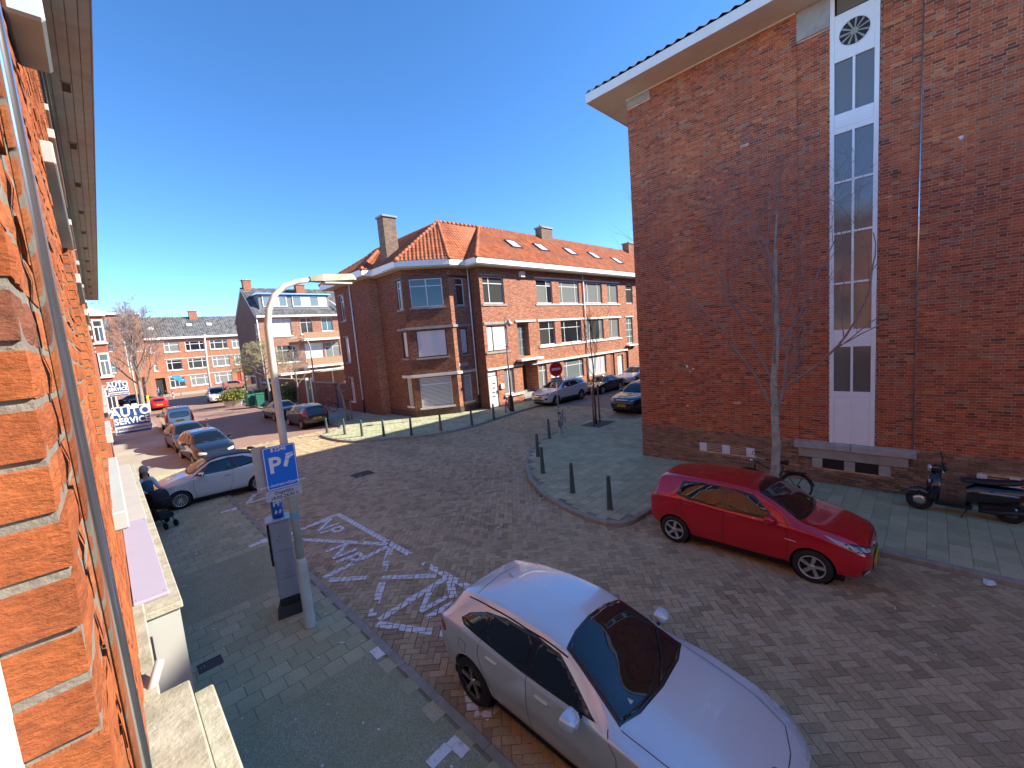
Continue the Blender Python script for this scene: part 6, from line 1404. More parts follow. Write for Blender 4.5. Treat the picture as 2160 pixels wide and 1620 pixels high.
car('black_saloon', 'black saloon parked in front of the black hatchback along the shaded pavement', (9.72, 36.4, RZ), rad(180), P_SEDAN, 'paint_black', D_SED)
# ---- side street
D_SUV = dict(detail=1, nx=70, rim='two', spokes=5, side=[[(1.6, 1.14), (2.0, 1.42), (2.45, 1.5), (2.45, 1.14)], [(2.55, 1.15), (2.55, 1.505), (3.15, 1.49), (3.4, 1.45), (3.42, 1.19)], [(3.5, 1.2), (3.5, 1.44), (3.85, 1.38), (3.98, 1.27)]], pillar=[[(1.48, 1.11), (1.98, 1.45), (2.45, 1.53), (3.2, 1.52), (3.9, 1.4), (4.08, 1.26), (2.5, 1.12)]],
 shield=[(-.72, 1.35), (-.4, 1.24), (0, 1.21), (.4, 1.24), (.72, 1.35), (.6, 2.05), (0, 2.14), (-.6, 2.05)], seams=[[(1.4, 1.08), (1.36, .34)], [(2.5, 1.13), (2.5, .3)], [(3.46, 1.2), (3.4, .8), (3.2, .36)]], sills=[[(1.4, .32), (3.15, .32), (3.15, .45), (1.4, .45)]], mirror=(1.72, 1.13), handles=[(2.3, .98), (3.3, 1.0)],
 front=[(q, 'lamp_dark') for q in sym([(.36, .76), (.38, .84), (.78, .92), (.8, .82), (.56, .76)])]+[(q, 'lamp_clear', .009) for q in sym([(.44, .78), (.46, .83), (.7, .88), (.7, .82)])]+[([(-.34, .62), (.34, .62), (.40, .8), (-.40, .8)], 'black_gloss'), ([(-.55, .36), (.55, .36), (.5, .5), (-.5, .5)], 'black_trim')]+[(q, 'black_trim') for q in sym([(.6, .46), (.76, .48), (.78, .6), (.64, .6)])],
 rear=[([(-.5, 1.2), (.5, 1.2), (.46, 1.42), (-.46, 1.42)], 'car_glass')]+[(q, 'lamp_red') for q in sym([(.45, .9), (.45, 1.05), (.78, 1.05), (.8, .9)])], plates=[('F', .55), ('B', .8)], wipers=[[(-.6, 1.34), (-.05, 1.27)], [(.0, 1.27), (.5, 1.36)]])
def suv_chrome(put, sk, root):
    put(sk.seam('F', [(-.34, .72), (0, .69), (.34, .72)], .025, .012), 'chrome_trim', 'chrome')
    for sx_ in (-1, 1): put(MB().tube([(sx_*.58, 1.95, 1.58), (sx_*.57, 2.3, 1.66), (sx_*.56, 3.6, 1.64), (sx_*.54, 3.95, 1.56)], .016, 6), 'roof_rail', 'chrome')
D_SUV1 = dict(D_SUV); D_SUV1['extra'] = [suv_chrome]; D_SUV1['cat'] = 'car'
car('white_suv', 'white compact SUV parked beside the steps of the corner house', (23.05, 18.72, RZ), rad(-90-3), P_SUV, 'paint_white', D_SUV1)
D_SUV2 = dict(D_SUV); D_SUV2['front'] = [q for q in D_SUV['front'] if q[1] != 'lamp_dark']+[([(-.4, .84), (.4, .84), (.4, .87), (-.4, .87)], 'chrome', .01)]; D_SUV2['extra'] = []; D_SUV2['spokes'] = 10; D_SUV2['rim'] = 'alloy'
car('black_suv', 'black SUV parked nose out beside the tall block, partly hidden by its corner', (22.55, 12.15, RZ), rad(-90), P_SUV, 'paint_black', D_SUV2)
COUPE = scaled(P_SEDAN, 4.3, 1.30, .92); car('black_coupe', 'low black sports coupe parked behind the white SUV', (28.2, 18.5, RZ), rad(-90), COUPE, 'paint_black', fit(D_SED, 4.3/4.7, 1.30/1.43, 1.02))
car('white_saloon', 'white car parked behind the black sports coupe in the side street', (33.6, 18.5, RZ), rad(-90), scaled(P_SEDAN, 4.6, 1.46, .9), 'paint_vanwhite', fit(D_SED, 4.6/4.7, 1.46/1.43, 1))
car('brown_far_car', 'reddish brown car parked across the far end of the street', (16.2, 84.6, RZ), rad(90), scaled(YARIS, 4.1, 1.55, .87), 'paint_brown', fit(D_SMALL, 4.1/3.95, 1.02, 1.02))
car('dark_far_car', 'dark car parked at the far left behind the garage signs', (3.2, 76.6, RZ), rad(90), scaled(P_SEDAN, 4.6, 1.45, .9), 'paint_black', fit(D_SED, 4.6/4.7, 1, 1))

# ================================================================== street furniture, trees, bicycles, people
mat('bollard_green', (.055, .10, .085), .5, var=.2, vs=8, dirt=.3, dirtc=(.12, .13, .1), ds=5); mat('bollard_rust', (.25, .12, .08), .7, var=.2, vs=8)
mat('lamp_cream', (.60, .60, .50), .5, var=.1, vs=4, dirt=.35, dirtc=(.38, .37, .28), ds=3); mat('lamp_grey', (.36, .38, .37), .5, var=.1); mat('moss_grey', (.45, .44, .33), .8, var=.25, vs=14, dirt=.7, dirtc=(.2, .2, .1), ds=8)
mat('sign_p_blue', (.004, .19, .78), .4, var=.03); mat('meter_grey', (.40, .43, .48), .4, .2, var=.05); mat('sign_red', (.78, .018, .03), .4, var=.03); mat('sign_back', (.5, .48, .4), .6, var=.1)
mat('print_black', (.015, .015, .018), .6, var=0)
def bollard(x, y, label, m='bollard_green', h=.92, grp='bollards round the street corners', tilt=0):
    t = thing('bollard', label, 'bollard', (x, y, 0), random.uniform(0, 3), grp); t.rotation_euler = (tilt, random.uniform(-.015, .015), 0)
    MB().lathe([(.086, -.05), (.086, .02), (.078, .04), (.052, h-.08), (.055, h-.075), (.055, h-.05)], n=10, smooth=False).build('post', m, t)
    MB().lathe([(.053, h-.05), (.05, h-.025), (.034, h-.006), (0, h)], n=10, cap=False).build('cap', m, t)
for (x, y, l) in ((14.1, 12.25, 'dark green bollard beside the black bicycle under the no entry sign'), (11.72, 10.84, 'dark green bollard on the rounded kerb, the second from the black bicycle'), (10.32, 9.38, 'dark green bollard midway round the near corner kerb'), (9.42, 7.43, 'dark green bollard second nearest to the red hatchback'), (9.03, 5.92, 'dark green bollard nearest to the rear of the red hatchback')): bollard(x, y, l)
for (x, y, l) in ((9.05, 25.24, 'pale sunlit bollard at the rear of the black hatchback'), (9.44, 23.64, 'sunlit bollard second from the black hatchback'), (9.76, 22.1, 'sunlit bollard third from the black hatchback, by the shadow edge'), (10.35, 20.75, 'bollard fourth from the black hatchback, in the edge of shade'), (11.3, 19.52, 'dark bollard fifth along the corner kerb in front of the bay'), (14.41, 18.2, 'dark bollard right of the rusty one in front of the blinds'), (16.28, 18.4, 'dark bollard nearest to the pink bicycle')): bollard(x, y, l)
bollard(12.67, 18.75, 'rust coloured bollard among the green ones on the corner pavement', 'bollard_rust')
wp = thing('marker_post', 'slim white marker post standing behind the silver van', 'post', (4.75, 35.2, RZ)); MB().bbox(-.05, -.05, 0, .05, .05, 1.05, .012).build('post', 'white_paint', wp); MB().bbox(-.052, -.052, .7, .052, .052, .85, .012).build('reflector', 'sign_red', wp)

# ---- street lamp with sign
lamp = thing('street_lamp', 'tall cream street lamp with curved arm beside the ticket machine', 'street lamp', (2.0, 7.57, 0))
MB().lathe([(.11, 0), (.085, .02), (.085, 1.15), (.078, 1.2), (.066, 1.26)], n=20).build('base', 'lamp_cream', lamp)
MB().tube([(0, 0, 1.2), (0, 0, 3), (0, 0, 4.6), (.01, 0, 5.2), (.06, 0, 5.48), (.17, 0, 5.71), (.34, 0, 5.86), (.56, 0, 5.94), (.80, 0, 5.985)], [.066, .062, .056, .053, .05, .048, .046, .043, .04], 16).build('pole', 'lamp_cream', lamp)
hd = MB(); hd.add([(.76, -.06, 5.95), (.95, -.11, 5.95), (1.5, -.13, 5.99), (1.56, -.09, 6.0), (1.56, .09, 6.0), (1.5, .13, 5.99), (.95, .11, 5.95), (.76, .06, 5.95), (.76, -.05, 6.03), (.95, -.09, 6.07), (1.48, -.10, 6.10), (1.53, -.07, 6.07), (1.53, .07, 6.07), (1.48, .10, 6.10), (.95, .09, 6.07), (.76, .05, 6.03)],
 [(8, 9, 10, 11, 12, 13, 14, 15), tuple(range(8))[::-1]]+[(i, (i+1) % 8, 8+(i+1) % 8, 8+i) for i in range(8)]); hd.build('lamp_head', 'moss_grey', lamp)
mat('lens', (.62, .6, .5), .25, var=.05); MB().prism([(.98, -.095), (1.46, -.11), (1.46, .11), (.98, .095)], 'z', 5.915, 5.945).build('lamp_lens', 'lens', lamp)
MB().bbox(.0, -.075, .55, .09, .075, .95, .01).build('service_door', 'lamp_cream', lamp) if False else None
MB().lathe([(.069, 1.95), (.0705, 1.96), (.0705, 2.06), (.069, 2.07)], n=20, cap=False).build('sticker', mat('sticker_blue', (.2, .42, .5), .6), lamp)
ps = thing('parking_sign', 'blue P parking sign with hours plate clamped to the cream street lamp', 'sign', (1.88, 7.47, 2.39), rad(-5))
def rrect(w, h, r, n=4): return [(sx*(w/2-r)+r*math.cos(a), sz*(h/2-r)+r*math.sin(a)) for (sx, sz, a0) in ((1, 1, 0), (-1, 1, 90), (-1, -1, 180), (1, -1, 270)) for a in [rad(a0+90*k/n) for k in range(n+1)]]
def plate(par, w, h, cx, cz, y0, y1, m, name, r=.025): return MB().prism([(cx+a, cz+b) for a, b in rrect(w, h, r)], 'y', y0, y1).build(name, m, par)
plate(ps, .48, .71, 0, .535, -.012, .012, 'sign_p_blue', 'sign_plate')
fr = MB(); o_ = rrect(.46, .69, .022); i_ = rrect(.436, .666, .016); n_ = len(o_); fr.add([(a, -.0135, .535+b) for a, b in o_]+[(a, -.0135, .535+b) for a, b in i_], [(k, (k+1) % n_, n_+(k+1) % n_, n_+k) for k in range(n_)]); fr.build('sign_border', 'print_white', ps)
plate(ps, .53, .165, -.01, .085, -.012, .012, 'sign_white', 'hours_plate')
MB().prism([(-.27+a*1.0, .545+b) for a, b in rrect(.2, .74, .02)], 'y', .05, .06).build('rear_plate', 'sign_back', ps)
for z in (.25, .8): MB().bbox(.02, .012, z-.02, .2, .11, z+.02, .004).build('clamp', 'zinc', ps)
PW_ = MATS['print_white']; PB_ = MATS['print_black']
place_text('2246', PW_, ps, (.02, -.0145, .83), (1, 0, 0), (0, 0, 1), .085, .002); MB().prism([(-.115, .80), (-.085, .80), (-.085, .86), (-.115, .86)], 'y', -.0145, -.0125).build('phone_symbol', 'print_white', ps)
place_text('P', PW_, ps, (-.085, -.0145, .57), (1, 0, 0), (0, 0, 1), .36, .010); place_text('www.denhaag.nl/parkeren', PW_, ps, (0, -.0145, .255), (1, 0, 0), (0, 0, 1), .062, .0012, .62/.62)
MB().prism([(.035, .54), (.085, .51), (.125, .62), (.07, .65)], 'y', -.0145, -.0125).build('card_symbol', 'print_white', ps)
hand = MB()
for q in ([(.075, .655), (.12, .63), (.15, .66), (.145, .70), (.085, .70)], [(.145, .66), (.205, .69), (.205, .715), (.14, .705)], [(.09, .702), (.2, .73), (.2, .745), (.085, .735)]): hand.prism(q, 'y', -.0146, -.0126)
hand.build('hand_symbol', 'print_white', ps)
place_text('Dagelijks', PB_, ps, (-.005, -.0145, .122), (1, 0, 0), (0, 0, 1), .072, .001); place_text('18.00-24.00 h', PB_, ps, (-.005, -.0145, .045), (1, 0, 0), (0, 0, 1), .072, .001, .98)
# ---- ticket machine
tm_ = thing('ticket_machine', 'grey parking ticket machine with blue P tube on top beside the street lamp', 'ticket machine', (1.93, 8.32, 0), rad(-14))
MB().add([(-.23, -.2, 0), (.23, -.2, 0), (.23, .2, 0), (-.23, .2, 0), (-.17, -.15, .2), (.17, -.15, .2), (.17, .15, .2), (-.17, .15, .2)], [(0, 1, 5, 4), (1, 2, 6, 5), (2, 3, 7, 6), (3, 0, 4, 7), (4, 5, 6, 7)]).build('foot', 'black_paint', tm_)
MB().bbox(-.165, -.145, .201, .165, .145, .34, .01).build('plinth', 'black_trim', tm_); MB().bbox(-.165, -.145, .341, .165, .145, 1.78, .014).build('cabinet', 'meter_grey', tm_)
MB().bbox(-.135, -.152, .37, .155, -.146, 1.74, .003).build('cabinet_door', 'meter_grey', tm_)
for z in (.72, 1.24): MB().box(-.13, -.1535, z-.002, .15, -.1525, z+.002).build('door_gap', 'seam', tm_)
for (x, z) in ((-.02, 1.52), (-.06, 1.45), (.02, .8)): MB().lathe([(.009, 0), (.009, .004), (0, .004)], (x, -.1555, z), 'y', 10).build('lock', 'black_paint', tm_)
MB().bbox(-.20, -.13, .98, -.166, .13, 1.76, .012).build('control_panel', 'black_gloss', tm_)
for (z, s_) in ((1.6, .12), (1.4, .07), (1.25, .09), (1.1, .08)): MB().bbox(-.208, -s_*.7, z-.05, -.201, s_*.7, z+.05, .004).build('panel_part', 'meter_grey' if z > 1.5 else 'zinc', tm_)
MB().bbox(-.22, -.17, 1.781, .19, .17, 1.82, .015).build('lid', 'meter_grey', tm_)
tb = MB().lathe([(.092, 1.821), (.092, 2.2), (.088, 2.215), (0, 2.215)], n=24).build('sign_tube', 'sign_p_blue', tm_)
for a in (-60, -100, -200): 
    c, s_ = math.cos(rad(a)), math.sin(rad(a)); place_text('P', PW_, tm_, (.0945*c, .0945*s_, 2.1), (-s_, c, 0), (0, 0, 1), .15, .004); MB().add([(.0945*c-s_*q[0], .0945*s_+c*q[0], q[1]) for q in ((-.03, 1.92), (0, 1.91), (.025, 1.96), (-.005, 1.985))], [(0, 1, 2, 3)]).build('card_symbol', 'print_white', tm_)
# ---- no entry sign
ne = thing('no_entry_sign', 'round red no entry sign with white bar and small plate below', 'sign', (16.0, 13.15, 0), rad(-20))
MB().tube([(0, .03, 0), (0, .03, 3.34)], .03, 12).build('pole', 'zinc', ne)
MB().lathe([(.375, 0), (.375, .012)], (0, -.02, 2.99), 'y', 40).build('border', 'sign_white', ne); MB().lathe([(.345, -.0235), (.345, -.021)], (0, 0, 2.99), 'y', 40).build('disc', 'sign_red', ne); MB().prism([(-.25, 2.93), (.25, 2.93), (.25, 3.05), (-.25, 3.05)], 'y', -.0265, -.0236).build('bar', 'print_white', ne)
plate(ne, .62, .26, 0, 2.45, -.02, -.008, 'sign_white', 'sub_plate')
place_text('uitgezonderd', PB_, ne, (0, -.0215, 2.52), (1, 0, 0), (0, 0, 1), .085)
def cyc(mb, x, z, r=.038):
    for dx in (-.055, .055): mb.lathe([(r, -.0215), (r*.75, -.0215)], (x+dx, 0, z), 'y', 14, cap=False)
    for a, b in (((-.055, 0), (-.015, .05)), ((-.015, .05), (.04, .05)), ((.04, .05), (.055, 0)), ((-.055, 0), (.005, 0)), ((.005, 0), (.04, .05))):
        d = Vector((b[0]-a[0], b[1]-a[1])).normalized()*.005; mb.add([(x+a[0]-d.y, -.0216, z+a[1]+d.x), (x+b[0]-d.y, -.0216, z+b[1]+d.x), (x+b[0]+d.y, -.0216, z+b[1]-d.x), (x+a[0]+d.y, -.0216, z+a[1]-d.x)], [(0, 1, 2, 3)])
mb = MB(); cyc(mb, -.12, 2.39); cyc(mb, .14, 2.39); mb.build('cycle_symbols', 'print_black', ne)
# ---- lantern post in the side street
ln = thing('lantern_post', 'slender lantern post with dark foot beside the pink bicycle', 'street lamp', (18.55, 19.15, 0))
MB().lathe([(.16, 0), (.15, .1), (.13, .95), (.10, 1.0), (.07, 1.05)], n=16).build('foot', 'black_paint', ln); MB().tube([(0, 0, 1.0), (0, 0, 5.6), (0, 0, 5.75)], [.06, .04, .035], 12).build('pole', 'lamp_grey', ln)
MB().tube([(0, 0, 5.6), (.0, -.05, 5.9), (.15, -.1, 6.0), (.25, -.12, 5.9)], .02, 8).build('arm', 'lamp_grey', ln); MB().lathe([(.03, 5.92), (.06, 5.85), (.24, 5.62), (.25, 5.58), (.1, 5.58)], (.25, -.12, 0), n=20).build('shade', 'lamp_grey', ln); MB().lathe([(.1, 5.58), (.09, 5.48), (0, 5.44)], (.25, -.12, 0), n=16, cap=False).build('bulb_glass', 'lens', ln)
MB().bbox(-.02, -.15, 4.15, .02, .12, 4.22, .01).build('bracket', 'sign_red', ln)
def simple_lamp(x, y, h, r, label, arm=(1, 0), m='lamp_cream'):
    t = thing('street_lamp', label, 'street lamp', (x, y, 0)); a = Vector((arm[0], arm[1], 0))
    MB().tube([(0, 0, 0), (0, 0, h*.84)]+[tuple(a*q[0]+Vector((0, 0, h*q[1]))) for q in ((.03, .9), (.2, .965), (.55, .995), (.95, 1.0))], [r*1.3, r, r, r*.9, r*.85, r*.8], 10).build('pole', m, t)
    b = a.cross(Vector((0, 0, 1))); hd = MB(); c = [a*.9-b*.08, a*.9+b*.08, a*1.5+b*.12, a*1.5-b*.12]; hd.add([tuple(p+Vector((0, 0, h-.03))) for p in c]+[tuple(p+Vector((0, 0, h+.07))) for p in c], [(0, 3, 2, 1), (4, 5, 6, 7), (0, 1, 5, 4), (1, 2, 6, 5), (2, 3, 7, 6), (3, 0, 4, 7)]); hd.build('lamp_head', m, t)
simple_lamp(2.45, 61.2, 6.6, .07, 'far cream street lamp with curved arm beside the bare street tree'); simple_lamp(13.55, 39.2, 6.25, .055, 'thin grey street lamp by the green garden door', (-1, .1), 'lamp_grey')
tp = thing('catenary_pole', 'tall plain grey pole rising behind the white panel van', 'pole', (11.9, 80, 0)); MB().tube([(0, 0, 0), (.1, 0, 4.5), (.35, 0, 9.2)], [.16, .14, .11], 12).build('pole', 'lamp_cream', tp); MB().tube([(-.5, 0, 8.9), (.35, 0, 9.15), (.9, 0, 9.0)], .03, 6).build('cross_arm', 'lamp_grey', tp)

# ---- trees in winter
mat('bark_grey', (.24, .22, .18), .95, var=.35, vs=9, bump=.8, bs=30, dirt=.5, dirtc=(.09, .08, .065), ds=4); mat('bark_birch', (.40, .39, .31), .9, var=.3, vs=8, bump=.6, bs=25, dirt=.6, dirtc=(.13, .12, .09), ds=6); mat('bark_dark', (.12, .09, .075), .95, var=.3, vs=9); mat('twig', (.30, .225, .20), .9, var=.3, vs=5); mat('twig_dark', (.11, .08, .07), .9, var=.25, vs=5); mat('twig_green', (.34, .31, .17), .9, var=.3, vs=5); mat('stake_wood', (.26, .19, .13), .9, var=.25, vs=9)
mat('limb_brown', (.30, .215, .18), .9, var=.25, vs=9)
def bare_tree(name, label, loc, h, r0, fork, limbs, seed, bark, twigm, spread=.75, rise=.9, lv=3, dens=1.0, lean=(0, 0), twr=.0045, group=None, bumps=0):
    rg = random.Random(seed); t = thing(name, label, 'tree', loc, 0, group); trunk = MB(); crown = MB(); lim = MB()
    def rv(k): return Vector((rg.gauss(0, k), rg.gauss(0, k), rg.gauss(0, k)))
    n = 9; pts = [Vector((lean[0]*k/n+.03*math.sin(k*1.3+seed), lean[1]*k/n+.03*math.cos(k*1.7), h*.82*k/n)) for k in range(n+1)]
    rr = [r0*(1.25 if k == 0 else 1)*(1-.78*(k/n)**1.1) for k in range(n+1)]; trunk.tube(pts, rr, 12)
    for k in range(bumps):
        z = rg.uniform(.15, .45)*h*.82; p = pts[0].lerp(pts[-1], z/(h*.82)); a = rg.uniform(0, 6.28); trunk.lathe([(0.0, -.01), (.035, -.004), (.022, .006), (.012, -.008)], (p.x-r0*.95*math.cos(.6), p.y-r0*.5, z), 'x', 8)
    def branch(p, d, L, r, level):
        k = max(3, int(L/.22)) if level < 2 else 3; q = [p]; dd = d.normalized()
        for i in range(k):
            dd = (dd+rv(.10 if level < 2 else .16)+Vector((0, 0, .05*rise))).normalized(); q.append(q[-1]+dd*L/k)
        tgt = lim if level == 0 else crown
        tgt.tube(q, [r*(1-.72*i/k) for i in range(k+1)], 7 if level == 0 else (5 if level == 1 else 3), cap=False)
        if level >= lv: return
        m_ = int((6, 6, 5, 4)[level]*dens*(.7+.6*rg.random()))
        for j in range(m_):
            f = rg.uniform(.25, 1.0); i = min(k-1, int(f*k)); b = q[i].lerp(q[i+1], f*k-i) if i < k else q[-1]
            out = (q[i+1]-q[i]).normalized(); side = out.cross(rv(1)).normalized(); nd = (out*.75+side*spread*.8+Vector((0, 0, .22*rise))).normalized()
            branch(b, nd, L*rg.uniform(.38, .62), max(twr, r*(1-.7*f)*.55), level+1)
    for i in range(limbs):
        f = fork+(1-fork)*(i+.3*rg.random())/limbs; z = f*n; k = min(n-1, int(z)); p = pts[k].lerp(pts[k+1], z-k); a = i*2.4+rg.uniform(-.4, .4); el = spread*(1.15-.75*f)
        d = Vector((math.cos(a)*el, math.sin(a)*el, rise*.8)); branch(p, d, h*(.42*(1.1-f)+.12)*rg.uniform(.85, 1.15), r0*(.36*(1.1-f)+.07), 0)
    trunk.v and trunk.build('trunk', bark, t); 
    lim.build('limbs', bark if bark != 'bark_birch' else 'limb_brown', t); stuff(crown.build('crown', twigm, t)); return t
bare_tree('street_tree', 'slim bare grey barked tree in front of the tall brick block', (11.35, 2.68, 0), 8.6, .105, .30, 15, 5, 'bark_birch', 'twig', .78, 1.0, 3, .82, (0, -.12), .0032, bumps=5)
bare_tree('young_tree', 'thin bare young tree held between two wooden stakes by the black SUV', (17.5, 12.0, 0), 6.0, .055, .42, 9, 8, 'bark_dark', 'twig_dark', .55, 1.1, 2, 1.0, (0, 0), .005)
for (x, y, l) in ((17.1, 11.85, 'wooden tree stake nearest to the black bicycle'), (18.0, 12.1, 'wooden tree stake on the black SUV side of the young tree')):
    s_ = thing('tree_stake', l, 'stake', (x, y, 0), 0, 'stakes of the young tree'); MB().tube([(0, 0, 0), (0, .01, 1.95)], .045, 10).build('post', 'stake_wood', s_); MB().lathe([(.047, 1.7), (.05, 1.71), (.05, 1.93), (.046, 1.96), (0, 1.97)], n=10).build('post_cap', 'white_weathered' if x < 17.5 else 'stake_wood', s_)
struct(MB().prism([(16.85, 11.4), (18.4, 11.4), (18.4, 12.5), (16.85, 12.5)], 'z', -.05, .006).build('soil', 'earth'))
bare_tree('street_tree', 'small bare tree by the green garden door', (12.9, 42, 0), 5.6, .10, .42, 11, 3, 'bark_grey', 'twig', .8, .75, 3, .9, (0, 0), .008)
bare_tree('street_tree', 'pollarded tree with dense pale twigs beside the blue lidded container', (12.3, 49.2, 0), 6.9, .17, .45, 16, 12, 'bark_grey', 'twig_green', 1.0, .45, 3, 1.2, (0, 0), .012)
bare_tree('street_tree', 'crooked stunted tree tied to a stake in front of the corner house', (11.65, 28.3, 0), 3.9, .085, .62, 6, 21, 'bark_grey', 'twig', 1.1, .25, 3, .7, (-.35, .2), .007)
s_ = thing('tree_stake', 'short wooden stake beside the crooked stunted tree', 'stake', (11.95, 28.35, 0)); MB().tube([(0, 0, 0), (-.03, 0, 1.45)], .045, 8).build('post', 'stake_wood', s_); MB().bbox(-.32, -.02, 1.32, .02, .02, 1.38, .005).build('tie', 'black_trim', s_)
bare_tree('street_tree', 'large bare street tree far down the left pavement behind the garage signs', (2.6, 57, 0), 11.2, .22, .28, 16, 30, 'bark_grey', 'twig', .8, .9, 3, 1.2, (.1, 0), .014)

# ---- bicycles
mat('bike_black', (.015, .015, .018), .35, .2, var=.1); mat('bike_blue', (.02, .03, .07), .35, .2, var=.1); mat('bike_pink', (.45, .05, .22), .35, .1, var=.1); mat('bike_rim', (.5, .5, .5), .35, .8, var=.1); mat('rim_white', (.75, .75, .74), .5, var=.05)
def bicycle(name, label, loc, rz, m, tyre='tyre', lean=.06, turn=.3, seat='black_trim', bags=False):
    t = thing(name, label, 'bicycle', loc, rz, 'parked bicycles'); t.rotation_euler = (0, lean, rz); R = .345; fy, ry = -.53, .53
    for (y, nm) in ((fy, 'wheel'), (ry, 'wheel')):
        w = MB().lathe([(R-.04, -.016), (R-.012, -.02), (R, -.008), (R, .008), (R-.012, .02), (R-.04, .016)], (0, y, R), 'x', 32, cap=False).build('wheel', tyre, t)
        MB().lathe([(R-.055, -.012), (R-.038, -.015), (R-.038, .015), (R-.055, .012)], (0, y, R), 'x', 32, cap=False).build('rim', 'bike_rim', w)
        sp = MB(); 
        for k in range(18): a = 6.283*k/18; sp.tube([((-1)**k*.025, y, R), (0, y+(R-.05)*math.cos(a), R+(R-.05)*math.sin(a))], .0018, 3, cap=False)
        stuff(sp.build('spokes', 'bike_rim', w)); MB().lathe([(.02, -.045), (.02, .045)], (0, y, R), 'x', 10).build('hub', 'bike_rim', w)
        MB().tube([(0, y+(R+.025)*math.cos(a), R+(R+.025)*math.sin(a)) for a in np.linspace(rad(10 if y > 0 else 35), rad(165 if y > 0 else 150), 12)], .022, 6).build('mudguard', m, t)
    f = MB(); bb = (0, .10, .30); st_ = (0, .27, .86); hd_ = (0, -.36, .92); hl = (0, -.40, .66)
    for a, b, r in ((bb, st_, .016), (bb, hl, .019), ((0, .2, .62), hd_, .018), (hd_, hl, .02), (bb, (0, ry, R), .011), ((0, .24, .78), (0, ry, R), .010), (hl, (.05, fy, R), .011), (hl, (-.05, fy, R), .011)): f.tube([a, b], r, 8)
    f.build('frame', m, t); MB().tube([st_, (0, .29, .96)], .013, 8).build('seat_post', 'bike_rim', t)
    MB().add([(-.035, .12, .985), (.035, .12, .985), (.10, .38, 1.0), (-.10, .38, 1.0), (-.025, .14, .94), (.025, .14, .94), (.09, .37, .94), (-.09, .37, .94)], [(0, 1, 2, 3), (4, 7, 6, 5), (0, 4, 5, 1), (1, 5, 6, 2), (2, 6, 7, 3), (3, 7, 4, 0)]).build('saddle', seat, t)
    c, s_ = math.cos(turn), math.sin(turn)
    def hb(p): return (p[0]*c-p[1]*s_, -.36+p[0]*s_+p[1]*c, p[2])
    MB().tube([hd_, (0, -.36, 1.08)], .014, 8).build('stem', 'bike_rim', t); MB().tube([hb(p) for p in ((-.29, .22, 1.06), (-.28, .05, 1.10), (-.12, -.03, 1.09), (0, 0, 1.08), (.12, -.03, 1.09), (.28, .05, 1.10), (.29, .22, 1.06))], .012, 8).build('handlebar', 'bike_rim', t)
    for sx in (-1, 1): MB().tube([hb((sx*.285, .12, 1.08)), hb((sx*.292, .24, 1.055))], .018, 8).build('grip', 'black_trim', t)
    MB().bbox(-.05, .3, .72, .05, .75, .735, .005).build('carrier', m, t); MB().tube([(0, .72, .72), (.04, ry, R)], .007, 5).tube([(0, .72, .72), (-.04, ry, R)], .007, 5).build('carrier_stay', m, t)
    MB().bbox(.03, .05, .25, .055, .62, .40, .02).build('chain_guard', m, t); MB().tube([(-.06, .1, .30), (.06, .1, .30)], .012, 6).tube([(.06, .1, .3), (.07, .02, .17)], .009, 6).tube([(-.06, .1, .3), (-.07, .18, .43)], .009, 6).build('crank', 'bike_rim', t)
    MB().lathe([(.0, -.03), (.035, -.02), (.04, .03)], (0, -.46, .95), 'y', 12).build('headlamp', 'chrome', t); MB().bbox(-.03, .76, .6, .03, .79, .68, .006).build('rear_light', 'lamp_red', t)
    if bags: MB().bbox(-.22, .32, .38, -.07, .70, .74, .04).build('pannier', 'black_trim', t); MB().bbox(.07, .32, .38, .22, .70, .74, .04).build('pannier', 'black_trim', t)
    return t
bicycle('bicycle', 'black bicycle with white tyres parked under the no entry sign', (15.55, 12.55, 0), rad(118), 'bike_blue', 'rim_white', .1, .35)
bicycle('bicycle', 'pink bicycle leaning against the lantern post', (18.42, 19.42, 0), rad(-55), 'bike_pink', 'tyre', .08, .2, 'stone_white')
bicycle('bicycle', 'black bicycle standing between the red hatchback and the tall block', (12.1, 2.9, 0), rad(180+8), 'bike_black', 'tyre', .08, .5)
bicycle('bicycle', 'dark bicycle parked behind the black hatchback at the garden wall', (12.3, 33.9, 0), rad(75), 'bike_black', 'tyre', .08, .3)

# ---- motor scooter by the block
def loft(mb, secs, n=16):
    """smooth body through ellipses (y, z, half width, half height)"""
    vs = []; fs = []
    for (y, z, wx, wz) in secs:
        for k in range(n):
            a = 6.28318*k/n; ca, sa = math.cos(a), math.sin(a); vs.append((wx*math.copysign(abs(ca)**.75, ca), y, z+wz*math.copysign(abs(sa)**.75, sa)))
    for i in range(len(secs)-1):
        for k in range(n): fs.append((i*n+k, i*n+(k+1) % n, (i+1)*n+(k+1) % n, (i+1)*n+k))
    mb.add(vs, fs, True); o = len(mb.v)-len(vs); mb.f += [tuple(o+k for k in range(n)), tuple(o+(len(secs)-1)*n+k for k in range(n))[::-1]]; mb.sm += [False]*2; return mb
mat_paint('scooter_black', (.008, .012, .02), .1, .2); mat('seat_vinyl', (.02, .022, .03), .5, var=.15, vs=6)
sc = thing('motor_scooter', 'black retro motor scooter parked against the tall brick block', 'scooter', (13.0, -.56, 0)); sc.rotation_euler = (0, rad(4), rad(2))
for (y, r) in ((.70, .235), (-.66, .235)):
    w = MB().lathe([(r*.55, -.04), (r*.8, -.055), (r*.97, -.04), (r, 0), (r*.97, .04), (r*.8, .055), (r*.55, .04)], (0, y, r), 'x', 28, cap=False).build('wheel', 'tyre', sc); MB().lathe([(r*.2, -.05), (r*.55, -.035), (r*.55, .035), (r*.2, .05)], (0, y, r), 'x', 20).build('rim', 'alloy', w)
